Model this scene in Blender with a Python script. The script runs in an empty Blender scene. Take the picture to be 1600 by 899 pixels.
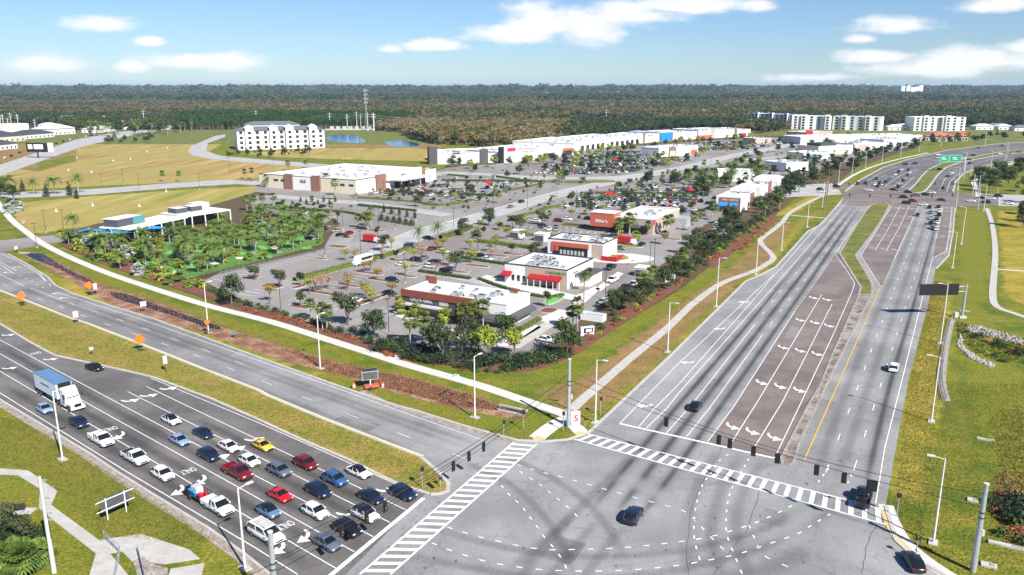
import bpy, math, random
import numpy as np
from mathutils import Vector, Matrix
from mathutils.geometry import tessellate_polygon
R = random.Random(7)
scene = bpy.context.scene
COL = scene.collection
# ------------------------------------------------------------ camera model
FPX, CY, CX, HOR, HC = 1250.0, 449.5, 800.0, 137.0, 53.0
PITCH = math.atan((CY-HOR)/FPX); CP, SP = math.cos(PITCH), math.sin(PITCH)
def G(x, y, z=0.0):
    dn = SP + (y-CY)/FPX*CP; fw = CP - (y-CY)/FPX*SP
    t = (HC-z)/dn
    return Vector(((x-CX)/FPX*t, fw*t, z))
def PX(v):
    dz = v[2]-HC
    d = v[1]*CP - dz*SP; u = v[1]*SP + dz*CP
    return (CX+FPX*v[0]/d, CY-FPX*u/d)
def HGT(bx, by, ty):
    b = G(bx, by); dn = SP + (ty-CY)/FPX*CP; fw = CP - (ty-CY)/FPX*SP
    return HC - b.y*dn/fw
U = Vector((700/1288.5, 1, 0)).normalized(); V = Vector((U.y, -U.x, 0))
def reach(P, d, xp, lo=0.0, hi=900.0):
    s0 = PX(P)[0] < xp
    for _ in range(40):
        m = (lo+hi)/2
        if (P+d*m).y > 20 and (PX(P+d*m)[0] < xp) == s0: lo = m
        else: hi = m
    return (lo+hi)/2
# ------------------------------------------------------------ materials
MT = {}
def mat(name, col, rough=.8, var=.0, scale=1.0, col2=None, bump=0.0, metal=0.0, coat=0.0, bscale=None, spec=.5, detail=4, fine=0.0, fscale=20.0, col3=None, scale3=.05, objrand=0.0, coords='P', cracks=0.0):
    if name in MT: return MT[name]
    m = bpy.data.materials.new(name); m.use_nodes = True
    nt = m.node_tree; N = nt.nodes; L = nt.links; b = N['Principled BSDF']
    b.inputs['Roughness'].default_value = rough; b.inputs['Metallic'].default_value = metal
    b.inputs['Coat Weight'].default_value = coat; b.inputs['Coat Roughness'].default_value = .06
    b.inputs['Specular IOR Level'].default_value = spec
    b.inputs['Base Color'].default_value = (*col, 1)
    m.diffuse_color = (*col, 1)
    if coords == 'P':
        g = N.new('ShaderNodeNewGeometry'); co = g.outputs['Position']
    else:
        g = N.new('ShaderNodeTexCoord'); co = g.outputs['Object']
    cur = None
    if col2 is not None:
        n = N.new('ShaderNodeTexNoise'); n.inputs['Scale'].default_value = scale; n.inputs['Detail'].default_value = detail; n.inputs['Roughness'].default_value = .62
        L.new(co, n.inputs['Vector'])
        r = N.new('ShaderNodeMapRange'); r.inputs[1].default_value = .36; r.inputs[2].default_value = .64
        L.new(n.outputs[0], r.inputs[0])
        x = N.new('ShaderNodeMix'); x.data_type = 'RGBA'; x.inputs[6].default_value = (*col, 1); x.inputs[7].default_value = (*col2, 1)
        L.new(r.outputs[0], x.inputs[0]); cur = x.outputs[2]
    if col3 is not None:
        n = N.new('ShaderNodeTexNoise'); n.inputs['Scale'].default_value = scale3; n.inputs['Detail'].default_value = 5; n.inputs['Roughness'].default_value = .6
        L.new(co, n.inputs['Vector'])
        r = N.new('ShaderNodeMapRange'); r.inputs[1].default_value = .42; r.inputs[2].default_value = .6
        L.new(n.outputs[0], r.inputs[0])
        x = N.new('ShaderNodeMix'); x.data_type = 'RGBA'; x.inputs[7].default_value = (*col3, 1)
        if cur is not None: L.new(cur, x.inputs[6])
        else: x.inputs[6].default_value = (*col, 1)
        L.new(r.outputs[0], x.inputs[0]); cur = x.outputs[2]
    if fine or objrand:
        h = N.new('ShaderNodeHueSaturation')
        if cur is not None: L.new(cur, h.inputs['Color'])
        else: h.inputs['Color'].default_value = (*col, 1)
        src = None
        if fine:
            n = N.new('ShaderNodeTexNoise'); n.inputs['Scale'].default_value = fscale; n.inputs['Detail'].default_value = 3; n.inputs['Roughness'].default_value = .7
            L.new(co, n.inputs['Vector'])
            r = N.new('ShaderNodeMapRange'); r.inputs[1].default_value = .3; r.inputs[2].default_value = .7; r.inputs[3].default_value = 1-fine; r.inputs[4].default_value = 1+fine
            L.new(n.outputs[0], r.inputs[0]); src = r.outputs[0]
        if objrand:
            o = N.new('ShaderNodeObjectInfo')
            r = N.new('ShaderNodeMapRange'); r.inputs[3].default_value = 1-objrand; r.inputs[4].default_value = 1+objrand
            L.new(o.outputs['Random'], r.inputs[0])
            if src is not None:
                q = N.new('ShaderNodeMath'); q.operation = 'MULTIPLY'; L.new(src, q.inputs[0]); L.new(r.outputs[0], q.inputs[1]); src = q.outputs[0]
            else: src = r.outputs[0]
        L.new(src, h.inputs['Value']); cur = h.outputs[0]
    if cracks:
        dn_ = N.new('ShaderNodeTexNoise'); dn_.inputs['Scale'].default_value = .25; dn_.inputs['Detail'].default_value = 5; L.new(co, dn_.inputs['Vector'])
        vm = N.new('ShaderNodeVectorMath'); vm.operation = 'MULTIPLY_ADD'; vm.inputs[1].default_value = (9,9,9); L.new(dn_.outputs[1], vm.inputs[0]); L.new(co, vm.inputs[2])
        vo = N.new('ShaderNodeTexVoronoi'); vo.feature = 'DISTANCE_TO_EDGE'; vo.inputs['Scale'].default_value = .085; L.new(vm.outputs[0], vo.inputs['Vector'])
        r = N.new('ShaderNodeMapRange'); r.inputs[1].default_value = .004; r.inputs[2].default_value = .012; r.inputs[3].default_value = 1-cracks; r.inputs[4].default_value = 1; L.new(vo.outputs['Distance'], r.inputs[0])
        vc = N.new('ShaderNodeTexVoronoi'); vc.inputs['Scale'].default_value = .05; L.new(vm.outputs[0], vc.inputs['Vector']); rc = N.new('ShaderNodeMapRange'); rc.inputs[3].default_value = .93; rc.inputs[4].default_value = 1.06; L.new(vc.outputs['Color'], rc.inputs[0])
        q = N.new('ShaderNodeMath'); q.operation = 'MULTIPLY'; L.new(r.outputs[0], q.inputs[0]); L.new(rc.outputs[0], q.inputs[1])
        h = N.new('ShaderNodeHueSaturation'); L.new(cur, h.inputs['Color']); L.new(q.outputs[0], h.inputs['Value']); cur = h.outputs[0]
    if cur is not None: L.new(cur, b.inputs['Base Color'])
    if bump:
        n = N.new('ShaderNodeTexNoise'); n.inputs['Scale'].default_value = bscale or fscale; n.inputs['Detail'].default_value = 4
        L.new(co, n.inputs['Vector'])
        bb = N.new('ShaderNodeBump'); bb.inputs['Strength'].default_value = 1; bb.inputs['Distance'].default_value = bump
        L.new(n.outputs[0], bb.inputs['Height']); L.new(bb.outputs[0], b.inputs['Normal'])
    MT[name] = m
    return m
# ground
mat('grass', (.115,.135,.016), .95, col2=(.22,.175,.03), scale=.7, fine=.6, fscale=2.2, bump=.3, bscale=2.2, col3=(.07,.11,.010), scale3=.12, detail=9)
mat('grass_yellow', (.25,.215,.02), .95, col2=(.12,.13,.013), scale=1.1, fine=.55, fscale=2.6, bump=.28, bscale=2.6, col3=(.27,.20,.04), scale3=.16, detail=9)
mat('grass_lush', (.10,.16,.012), .95, col2=(.15,.17,.018), scale=.9, fine=.45, fscale=2.8, bump=.2, bscale=2.8, col3=(.18,.175,.025), scale3=.15, detail=9)
def blendmat():
    m = bpy.data.materials.new('ground_cover'); m.use_nodes = True; nt = m.node_tree; N = nt.nodes; L = nt.links; b = N['Principled BSDF']; b.inputs['Roughness'].default_value = .95; b.inputs['Specular IOR Level'].default_value = .2
    g = N.new('ShaderNodeNewGeometry'); P = g.outputs['Position']
    def noise(s, d=6, r=.62, vec=None):
        n = N.new('ShaderNodeTexNoise'); n.inputs['Scale'].default_value = s; n.inputs['Detail'].default_value = d; n.inputs['Roughness'].default_value = r; L.new(vec or P, n.inputs['Vector']); return n.outputs[0]
    def rng(v, a, b_, c=0, d=1):
        r = N.new('ShaderNodeMapRange'); r.inputs[1].default_value = a; r.inputs[2].default_value = b_; r.inputs[3].default_value = c; r.inputs[4].default_value = d; L.new(v, r.inputs[0]); return r.outputs[0]
    def mix(f, c0, c1):
        x = N.new('ShaderNodeMix'); x.data_type = 'RGBA'
        for i, c in ((6, c0), (7, c1)):
            if isinstance(c, tuple): x.inputs[i].default_value = (*c, 1)
            else: L.new(c, x.inputs[i])
        L.new(f, x.inputs[0]); return x.outputs[2]
    n1, n2, n3 = rng(noise(.7, 9), .35, .65), rng(noise(.13, 8), .4, .62), rng(noise(2.4, 5, .7), .3, .7)
    base = mix(n2, mix(n1, (.14,.16,.014), (.24,.20,.028)), (.085,.125,.010))
    yel = mix(n2, mix(n1, (.29,.235,.022), (.16,.165,.012)), (.36,.27,.05))
    lush = mix(n2, mix(n1, (.125,.145,.014), (.225,.19,.026)), (.15,.17,.013))
    brn = mix(n2, mix(n1, (.24,.15,.055), (.15,.125,.03)), (.29,.18,.075))
    mp = N.new('ShaderNodeMapping'); mp.inputs['Rotation'].default_value = (0,0,.9); mp.inputs['Scale'].default_value = (.09,.006,1); L.new(P, mp.inputs[0]); st = rng(noise(1.0, 5, .6, mp.outputs[0]), .38, .62)
    n4 = rng(noise(.009, 8), .42, .6); fld = mix(n4, mix(st, (.46,.315,.12), (.22,.155,.045)), mix(st, (.21,.215,.035), (.41,.33,.11)))
    at = N.new('ShaderNodeVertexColor'); at.layer_name = 'cover'; sp = N.new('ShaderNodeSeparateColor'); L.new(at.outputs[0], sp.inputs[0]); nb = noise(.35, 7, .65)
    def w(s):
        q = N.new('ShaderNodeMath'); q.operation = 'ADD'; L.new(s, q.inputs[0]); L.new(nb, q.inputs[1]); return rng(q.outputs[0], .85, 1.12)
    c = mix(w(sp.outputs[0]), base, yel); c = mix(w(sp.outputs[1]), c, lush); c = mix(w(sp.outputs[2]), c, brn); c = mix(w(at.outputs[1]), c, fld)
    h = N.new('ShaderNodeHueSaturation'); L.new(c, h.inputs['Color']); L.new(rng(noise(2.4, 5, .7), .3, .7, .45, 1.55), h.inputs['Value']); L.new(h.outputs[0], b.inputs['Base Color'])
    bb = N.new('ShaderNodeBump'); bb.inputs['Distance'].default_value = .25; L.new(noise(2.2, 4), bb.inputs['Height']); L.new(bb.outputs[0], b.inputs['Normal']); MT['ground_cover'] = m
blendmat()
mat('forest_floor', (.025,.035,.012), .95, col2=(.045,.05,.018), scale=.01, fine=.3, fscale=.05)
mat('mulch', (.20,.07,.04), .95, col2=(.12,.05,.03), scale=1.2, fine=.5, fscale=6, bump=.1, bscale=6)
mat('bed', (.13,.055,.03), .95, col2=(.045,.06,.014), scale=.5, fine=.5, fscale=2.5, bump=.2, bscale=3)
mat('asphalt_light', (.25,.248,.243), .88, cracks=.2, col2=(.30,.297,.29), scale=.12, fine=.16, fscale=4, col3=(.20,.198,.195), scale3=.05, detail=9, bump=.01, bscale=12)
mat('asphalt_old', (.205,.195,.188), .88, cracks=.2, col2=(.25,.24,.232), scale=.2, fine=.16, fscale=4, col3=(.16,.152,.147), scale3=.07, detail=9)
mat('asphalt_dark', (.135,.124,.118), .88, cracks=.2, col2=(.165,.152,.145), scale=.25, fine=.2, fscale=4, col3=(.10,.092,.088), scale3=.09, detail=9, bump=.01, bscale=12)
mat('asphalt_brown', (.185,.148,.132), .88, cracks=.2, col2=(.215,.175,.157), scale=.3, fine=.16, fscale=5, col3=(.145,.115,.104), scale3=.1, detail=9, bump=.01, bscale=12)
mat('asphalt_lot', (.235,.215,.20), .9, cracks=.2, col2=(.31,.295,.28), scale=.05, fine=.14, fscale=3, col3=(.20,.172,.158), scale3=.025, detail=7)
mat('street_pale', (.40,.39,.375), .9, col2=(.33,.325,.32), scale=.15, fine=.1, fscale=3)
mat('concrete', (.46,.44,.40), .9, col2=(.38,.36,.33), scale=.5, fine=.12, fscale=5)
mat('concrete_old', (.36,.32,.28), .9, col2=(.24,.2,.17), scale=.6, fine=.3, fscale=4, detail=8)
mat('path_concrete', (.47,.45,.41), .9, col2=(.38,.36,.33), scale=.6, fine=.14, fscale=3)
mat('sidewalk', (.60,.575,.53), .9, col2=(.5,.48,.44), scale=.6, fine=.1, fscale=4)
mat('dirt_dark', (.12,.085,.065), .95, col2=(.22,.18,.15), scale=.5, fine=.45, fscale=3, detail=8, col3=(.30,.27,.24), scale3=.25)
mat('dirt', (.22,.17,.14), .95, col2=(.36,.32,.28), scale=1.0, fine=.4, fscale=3, detail=8)
mat('ditch_soil', (.22,.10,.055), .95, col2=(.10,.05,.03), scale=.6, fine=.6, fscale=3, detail=9, col3=(.34,.20,.12), scale3=.3, bump=.2, bscale=3)
mat('paint_white', (.78,.78,.77), .7, col2=(.62,.62,.61), scale=2.0, fine=.12, fscale=9)
mat('paint_yellow', (.62,.40,.05), .7, fine=.15, fscale=4)
mat('paint_pale_yellow', (.74,.66,.34), .7, fine=.1, fscale=4)
mat('garden_grass', (.07,.17,.03), .9, col2=(.10,.20,.035), scale=.3, fine=.3, fscale=2)
mat('paint_buff', (.55,.42,.16), .7, fine=.1, fscale=4)
mat('turf', (.10,.34,.06), .9, fine=.15, fscale=2, col2=(.14,.42,.09), scale=.2)
mat('sand_white', (.72,.70,.66), .9, fine=.1, fscale=2)
mat('water', (.006,.009,.012), .35, spec=.25, bump=.012, bscale=3)
mat('pond', (.02,.10,.22), .12, spec=.6, bump=.02, bscale=1)
mat('rock', (.42,.39,.37), .9, fine=.4, fscale=3, objrand=.2)
def leafmat(name, c, v=.35, rnd=.22, tr=0.0):
    m = mat(name, c, .7, fine=v, fscale=.9, objrand=rnd, coords='O', spec=.25)
    return m
leafmat('leaf_oak', (.040,.062,.018)); leafmat('leaf_olive', (.060,.075,.032)); leafmat('leaf_lime', (.21,.25,.03))
leafmat('leaf_palm', (.115,.15,.035), .4); leafmat('leaf_gold', (.30,.20,.05)); leafmat('leaf_silver', (.34,.38,.35), .25, .1)
leafmat('leaf_pink', (.30,.19,.13)); leafmat('leaf_shrub', (.050,.085,.018)); leafmat('leaf_dark', (.022,.04,.018)); leafmat('leaf_royal', (.105,.165,.03), .45)
leafmat('leaf_rust', (.26,.09,.045)); leafmat('dry_reed', (.26,.13,.075), .5); leafmat('dry_blade', (.19,.18,.035)); leafmat('leaf_hedge', (.11,.15,.025))
mat('bark', (.16,.12,.09), .95, fine=.3, fscale=4); mat('bark_palm', (.34,.30,.26), .95, fine=.3, fscale=5, coords='O')
mat('oil', (.12,.115,.11), .6)
mat('pole_white', (.62,.61,.58), .6, fine=.06, fscale=3); mat('pole_dark', (.035,.033,.032), .5); mat('galv', (.42,.45,.48), .45, metal=.4, fine=.15, fscale=3)
mat('conc_pole', (.50,.49,.46), .85, fine=.1, fscale=3); mat('black', (.012,.012,.013), .5); mat('sig_black', (.015,.015,.015), .55)
mat('white', (.75,.75,.74), .55); mat('roof_white', (.70,.70,.69), .85, fine=.14, fscale=.8, col2=(.52,.52,.51), scale=.12, detail=8)
mat('wall_white', (.72,.71,.69), .8, fine=.04, fscale=2); mat('wall_cream', (.62,.55,.42), .8, fine=.05, fscale=2); mat('wall_grey', (.07,.072,.08), .8, fine=.1, fscale=3)
mat('wall_lgrey', (.45,.45,.44), .8, fine=.06, fscale=3); mat('rust', (.22,.055,.032), .7, fine=.15, fscale=2); mat('brick', (.24,.12,.09), .85, fine=.2, fscale=3)
mat('salmon', (.45,.11,.06), .75, fine=.08, fscale=2); mat('tan', (.42,.34,.27), .85, fine=.1, fscale=2); mat('red_cloth', (.36,.008,.012), .75); mat('blue_cloth', (.02,.20,.62), .7)
mat('glass', (.02,.028,.035), .08, spec=.8); mat('glass_car', (.010,.012,.015), .05, spec=.9); mat('roof_slate', (.12,.14,.165), .85, fine=.15, fscale=.8)
mat('roof_dark', (.05,.055,.07), .8, fine=.1, fscale=.5); mat('roof_red', (.50,.13,.09), .8, fine=.1, fscale=.5); mat('steel_unit', (.45,.46,.47), .5, metal=.3, fine=.3, fscale=1.5)
mat('unit_dark', (.08,.08,.085), .6, fine=.3, fscale=2); mat('navy_wall', (.02,.03,.10), .6); mat('sign_green', (.0,.28,.17), .5); mat('orange', (.85,.16,.01), .6); mat('red', (.42,.01,.02), .6)
mat('green_letter', (.05,.25,.05), .6); mat('magenta', (.6,.02,.12), .5); mat('teal', (.08,.24,.25), .4); mat('sail_blue', (.02,.25,.60), .6); mat('wood_brown', (.22,.13,.08), .8)
mat('tyre', (.018,.018,.018), .8); mat('rim', (.35,.35,.36), .35, metal=.7); mat('lamp_clear', (.65,.68,.7), .2); mat('lamp_red', (.35,.01,.01), .3); mat('plastic_dark', (.02,.02,.022), .6)
mat('trailer_top', (.10,.20,.34), .5, fine=.1, fscale=1); mat('trailer_side', (.62,.70,.78), .5); mat('purple', (.25,.12,.25), .6)
def paint(name, c, r=.32):
    return mat('paint_'+name, c, r, coat=.6, spec=.5)
# wear: darkened rubber and oil film on wheel paths; alpha profile across the ribbon
def wearmat(name, col, amax):
    m = bpy.data.materials.new(name); m.use_nodes = True; nt = m.node_tree; N = nt.nodes; L = nt.links
    b = N['Principled BSDF']; b.inputs['Base Color'].default_value = (*col, 1); b.inputs['Roughness'].default_value = .8
    uv = N.new('ShaderNodeUVMap'); s = N.new('ShaderNodeSeparateXYZ'); L.new(uv.outputs[0], s.inputs[0])
    a = N.new('ShaderNodeMath'); a.operation = 'MULTIPLY_ADD'; a.inputs[1].default_value = 2; a.inputs[2].default_value = -1; L.new(s.outputs[0], a.inputs[0])
    q = N.new('ShaderNodeMath'); q.operation = 'ABSOLUTE'; L.new(a.outputs[0], q.inputs[0])
    r = N.new('ShaderNodeMapRange'); r.interpolation_type = 'SMOOTHSTEP'; r.inputs[1].default_value = 1.0; r.inputs[2].default_value = .1; L.new(q.outputs[0], r.inputs[0])
    e = N.new('ShaderNodeMath'); e.operation = 'MULTIPLY_ADD'; e.inputs[1].default_value = 2; e.inputs[2].default_value = -1; L.new(s.outputs[1], e.inputs[0])
    e2 = N.new('ShaderNodeMath'); e2.operation = 'ABSOLUTE'; L.new(e.outputs[0], e2.inputs[0])
    r2 = N.new('ShaderNodeMapRange'); r2.interpolation_type = 'SMOOTHSTEP'; r2.inputs[1].default_value = 1.0; r2.inputs[2].default_value = .7; L.new(e2.outputs[0], r2.inputs[0])
    g = N.new('ShaderNodeNewGeometry'); n = N.new('ShaderNodeTexNoise'); n.inputs['Scale'].default_value = .09; n.inputs['Detail'].default_value = 7; n.inputs['Roughness'].default_value = .5; L.new(g.outputs['Position'], n.inputs['Vector'])
    nr = N.new('ShaderNodeMapRange'); nr.inputs[1].default_value = .3; nr.inputs[2].default_value = .7; nr.inputs[3].default_value = .6; nr.inputs[4].default_value = 1; L.new(n.outputs[0], nr.inputs[0])
    m1 = N.new('ShaderNodeMath'); m1.operation = 'MULTIPLY'; L.new(r.outputs[0], m1.inputs[0]); L.new(r2.outputs[0], m1.inputs[1])
    m2 = N.new('ShaderNodeMath'); m2.operation = 'MULTIPLY'; L.new(m1.outputs[0], m2.inputs[0]); L.new(nr.outputs[0], m2.inputs[1])
    m3 = N.new('ShaderNodeMath'); m3.operation = 'MULTIPLY'; m3.inputs[1].default_value = amax; L.new(m2.outputs[0], m3.inputs[0])
    L.new(m3.outputs[0], b.inputs['Alpha'])
    MT[name] = m; return m
wearmat('wear', (.055,.055,.057), .58); wearmat('wear_wide', (.11,.11,.11), .32); wearmat('wear_soft', (.09,.088,.088), .25); wearmat('wear_lane', (.075,.07,.068), .5); wearmat('bleach', (.38,.38,.375), .55)
# ------------------------------------------------------------ mesh builder
class MB:
    def __init__(s): s.v = []; s.f = []; s.m = []; s.uv = None; s.sm = []
    def add(s, vs, fs, m=0, smooth=False):
        o = len(s.v); s.v.extend(vs)
        for f in fs: s.f.append([i+o for i in f]); s.m.append(m); s.sm.append(smooth)
    def quad(s, a, b, c, d, m=0): s.add([a, b, c, d], [(0,1,2,3)], m)
    def box(s, cx, cy, cz, sx, sy, sz, rz=0.0, m=0, taper=1.0):
        c, n = math.cos(rz), math.sin(rz); vs = []
        for k in (-1, 1):
            t = taper if k > 0 else 1
            for (a, b) in ((-1,-1),(1,-1),(1,1),(-1,1)):
                x, y = a*sx/2*t, b*sy/2*t
                vs.append((cx+x*c-y*n, cy+x*n+y*c, cz+k*sz/2))
        s.add(vs, [(3,2,1,0),(4,5,6,7),(0,1,5,4),(1,2,6,5),(2,3,7,6),(3,0,4,7)], m)
    def tube(s, p, q, r0, r1=None, n=8, m=0, cap=True):
        p, q = Vector(p), Vector(q); r1 = r0 if r1 is None else r1
        d = (q-p); 
        if d.length < 1e-6: return
        d.normalize(); a = d.orthogonal().normalized(); b = d.cross(a); vs = []
        for (c, r) in ((p, r0), (q, r1)):
            for i in range(n):
                t = 2*math.pi*i/n; vs.append(tuple(c+a*(math.cos(t)*r)+b*(math.sin(t)*r)))
        fs = [(i, (i+1) % n, n+(i+1) % n, n+i) for i in range(n)]
        s.add(vs, fs, m, n > 5)
        if cap: s.add(vs, [tuple(range(n))[::-1], tuple(range(n, 2*n))], m)
    def prism(s, poly, z0, z1, m=0, mt=None):
        n = len(poly); a = sum(poly[i][0]*poly[(i+1) % n][1]-poly[(i+1) % n][0]*poly[i][1] for i in range(n))
        if a < 0: poly = poly[::-1]
        vs = [(p[0], p[1], z0) for p in poly]+[(p[0], p[1], z1) for p in poly]
        s.add(vs, [(i, (i+1) % n, n+(i+1) % n, n+i) for i in range(n)], m)
        tr = tessellate_polygon([[Vector((p[0], p[1], 0)) for p in poly]])
        top = []
        for t in tr:
            p0, p1, p2 = poly[t[0]], poly[t[1]], poly[t[2]]
            cr = (p1[0]-p0[0])*(p2[1]-p0[1])-(p2[0]-p0[0])*(p1[1]-p0[1])
            top.append(tuple(t) if cr > 0 else (t[0], t[2], t[1]))
        s.add([(p[0], p[1], z1) for p in poly], top, m if mt is None else mt)
    def sheet(s, poly, z, m=0):
        poly = [(p[0], p[1]) for p in poly]
        tr = tessellate_polygon([[Vector((p[0], p[1], 0)) for p in poly]]); top = []
        for t in tr:
            p0, p1, p2 = poly[t[0]], poly[t[1]], poly[t[2]]
            cr = (p1[0]-p0[0])*(p2[1]-p0[1])-(p2[0]-p0[0])*(p1[1]-p0[1])
            top.append(tuple(t) if cr > 0 else (t[0], t[2], t[1]))
        s.add([(p[0], p[1], z) for p in poly], top, m)
    def strip(s, pts, w, z0, z1=None, m=0, off=0.0):
        """ribbon of width w along points, flat at z0, or a solid kerb from z0 to z1"""
        pts = [Vector((p[0], p[1], 0)) for p in pts]; n = len(pts); Lp, Rp = [], []
        for i, p in enumerate(pts):
            a = pts[max(i-1, 0)]; b = pts[min(i+1, n-1)]; d = (b-a)
            if d.length < 1e-6: d = Vector((1,0,0))
            d.normalize(); q = Vector((-d.y, d.x, 0))
            Lp.append(p+q*(off+w/2)); Rp.append(p+q*(off-w/2))
        for i in range(n-1):
            a, b, c, d = Rp[i], Rp[i+1], Lp[i+1], Lp[i]
            z = z0 if z1 is None else z1
            s.add([(a.x,a.y,z),(b.x,b.y,z),(c.x,c.y,z),(d.x,d.y,z)], [(0,1,2,3)], m)
            if z1 is not None:
                s.add([(a.x,a.y,z0),(b.x,b.y,z0),(b.x,b.y,z1),(a.x,a.y,z1)], [(0,1,2,3)], m)
                s.add([(c.x,c.y,z0),(d.x,d.y,z0),(d.x,d.y,z1),(c.x,c.y,z1)], [(0,1,2,3)], m)
    def build(s, name, mats, parent=None, kind=None, loc=None, rz=0.0):
        me = bpy.data.meshes.new(name); me.from_pydata([tuple(v) for v in s.v], [], s.f)
        for x in (mats if isinstance(mats, (list, tuple)) else [mats]): me.materials.append(MT[x] if isinstance(x, str) else x)
        if len(me.materials) > 1: me.polygons.foreach_set('material_index', s.m)
        if any(s.sm): me.polygons.foreach_set('use_smooth', s.sm)
        me.update()
        o = bpy.data.objects.new(name, me); COL.objects.link(o)
        if parent is not None: o.parent = parent
        if loc is not None: o.location = loc
        if rz: o.rotation_euler.z = rz
        if kind: o['kind'] = kind
        return o
def empty(name, loc, rz=0.0):
    o = bpy.data.objects.new(name, None); COL.objects.link(o); o.location = loc; o.rotation_euler.z = rz; o.empty_display_size = .1
    return o
PEND = []
def tag(o, cat, label=None, group=None, near=None):
    o['category'] = cat
    if group: o['group'] = group
    if label: o['label'] = label
    else: PEND.append((o, near or cat))
    return o
def copy_tree(o, parent=None):
    c = o.copy(); COL.objects.link(c)
    if parent is not None: c.parent = parent
    for ch in o.children: copy_tree(ch, c)
    return c
def text_mb(mb, txt, M, size, m=0, spacing=1.0, bold=0.0):
    cu = bpy.data.curves.new('t', 'FONT'); cu.body = txt; cu.size = size; cu.align_x = 'CENTER'; cu.align_y = 'CENTER'; cu.space_character = spacing; cu.resolution_u = 2; cu.offset = bold
    ob = bpy.data.objects.new('t', cu); me = bpy.data.meshes.new_from_object(ob)
    mb.add([tuple(M @ v.co) for v in me.vertices], [tuple(p.vertices) for p in me.polygons], m)
    bpy.data.objects.remove(ob); bpy.data.curves.remove(cu); bpy.data.meshes.remove(me)
def smooth(pts, n=4):
    """Catmull-Rom through world points"""
    P = [Vector(p) for p in pts]; out = []
    for i in range(len(P)-1):
        a = P[max(i-1, 0)]; b = P[i]; c = P[i+1]; d = P[min(i+2, len(P)-1)]
        for k in range(n):
            t = k/n
            out.append(.5*((2*b)+(c-a)*t+(2*a-5*b+4*c-d)*t*t+(3*b-a-3*c+d)*t**3))
    out.append(P[-1]); return out
def W(pts, z=0.0): return [G(x, y, z) for x, y in pts]
def WS(pts, n=4): return smooth(W(pts), n)
USE_HAZE = True
# ============================================================ GROUND
ZA, ZM = .06, .105          # asphalt sheets, paint
def sheet(name, pts, z, m, sm=0, kind='structure'):
    mb = MB(); mb.sheet(WS(pts, sm) if sm else W(pts), z); return mb.build(name, m, kind=kind)
mb = MB(); RG = 27000.0; ring = [(RG*math.cos(i*math.pi/48), RG*math.sin(i*math.pi/48)) for i in range(96)]
mb.add([(0,0,0)]+[(x, y, 0) for x, y in ring], [(0, 1+i, 1+(i+1) % 96) for i in range(96)]); mb.build('ground', 'forest_floor', kind='structure')
gz = .04
def patch(name, pts, m, n=3, z=None):
    global gz
    gz += .00045; return sheet(name, pts+[pts[0]] if n else pts, z or gz, m, n)
COVER = {
 'F': [[(120,230),(190,217),(250,208),(350,207),(350,214),(330,220),(300,232),(296,242),(120,262)], [(0,262),(60,268),(120,252),(190,232),(260,218),(330,216),(345,226),(322,240),(400,250),(540,262),(430,278),(300,284),(130,292),(0,298)], [(20,318),(120,309),(300,296),(430,290),(480,293),(500,300),(440,302),(400,308),(350,318),(240,345),(150,352),(50,366),(28,350)], [(375,240),(500,232),(640,231),(690,236),(680,252),(560,250),(440,246)], [(180,226),(240,217),(340,213),(350,217),(260,224)], [(1430,208),(1530,204),(1600,204),(1590,209),(1500,211)]],
 'G': [[(690,577),(760,592),(830,590),(880,572),(930,542),(1000,493),(1060,456),(1105,420),(1150,390),(1160,392),(1110,434),(1060,472),(1000,514),(930,562),(880,590),(830,602),(740,600)], [(1500,330),(1520,325),(1540,340),(1545,420),(1530,470),(1560,520),(1600,600),(1640,760),(1600,899),(1540,880),(1560,760),(1530,640),(1510,520),(1500,420)], [(0,745),(30,748),(60,770),(60,800),(120,850),(145,872),(130,960),(-80,960),(-80,760)], [(130,412),(200,448),(300,484),(400,515),(520,555),(640,595),(760,625),(860,655),(850,662),(720,640),(560,590),(420,535),(280,490),(150,440),(80,395)], [(-60,700),(0,660),(60,690),(140,730),(160,790),(220,830),(160,840),(95,765),(45,735),(-60,731)], [(500,590),(620,632),(740,672),(830,680),(860,665),(800,655),(700,640),(580,600)]],
 'B': [[(830,612),(890,600),(940,568),(1000,522),(1060,480),(1110,442),(1165,398),(1205,362),(1240,340),(1235,360),(1195,410),(1165,432),(1130,462),(1060,530),(1000,588),(940,640),(905,645),(870,632)], [(0,205),(60,232),(130,231),(200,214),(250,206),(260,214),(150,238),(40,256),(0,262)], [(500,205),(640,208),(690,225),(690,235),(640,231),(500,230)], [(15,262),(60,254),(60,262),(20,276)], [(60,540),(110,540),(180,555),(200,570),(120,560)], [(890,193),(920,186),(980,187),(1015,191),(1000,195)]],
 'Y': [[(1420,600),(1435,540),(1455,470),(1470,430),(1490,440),(1480,520),(1470,600),(1455,690),(1440,780),(1400,800),(1390,770),(1405,690)], [(1190,345),(1260,310),(1310,250),(1420,215),(1440,222),(1380,240),(1310,280),(1250,330)], [(0,400),(60,430),(130,465),(240,500),(380,555),(520,605),(520,590),(380,540),(240,485),(130,445)], [(1040,560),(1140,470),(1190,430),(1260,350),(1310,312),(1250,345),(1160,440),(1050,530),(960,610),(930,650),(960,640)], [(1560,330),(1640,330),(1640,500),(1570,460)]]}
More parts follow.
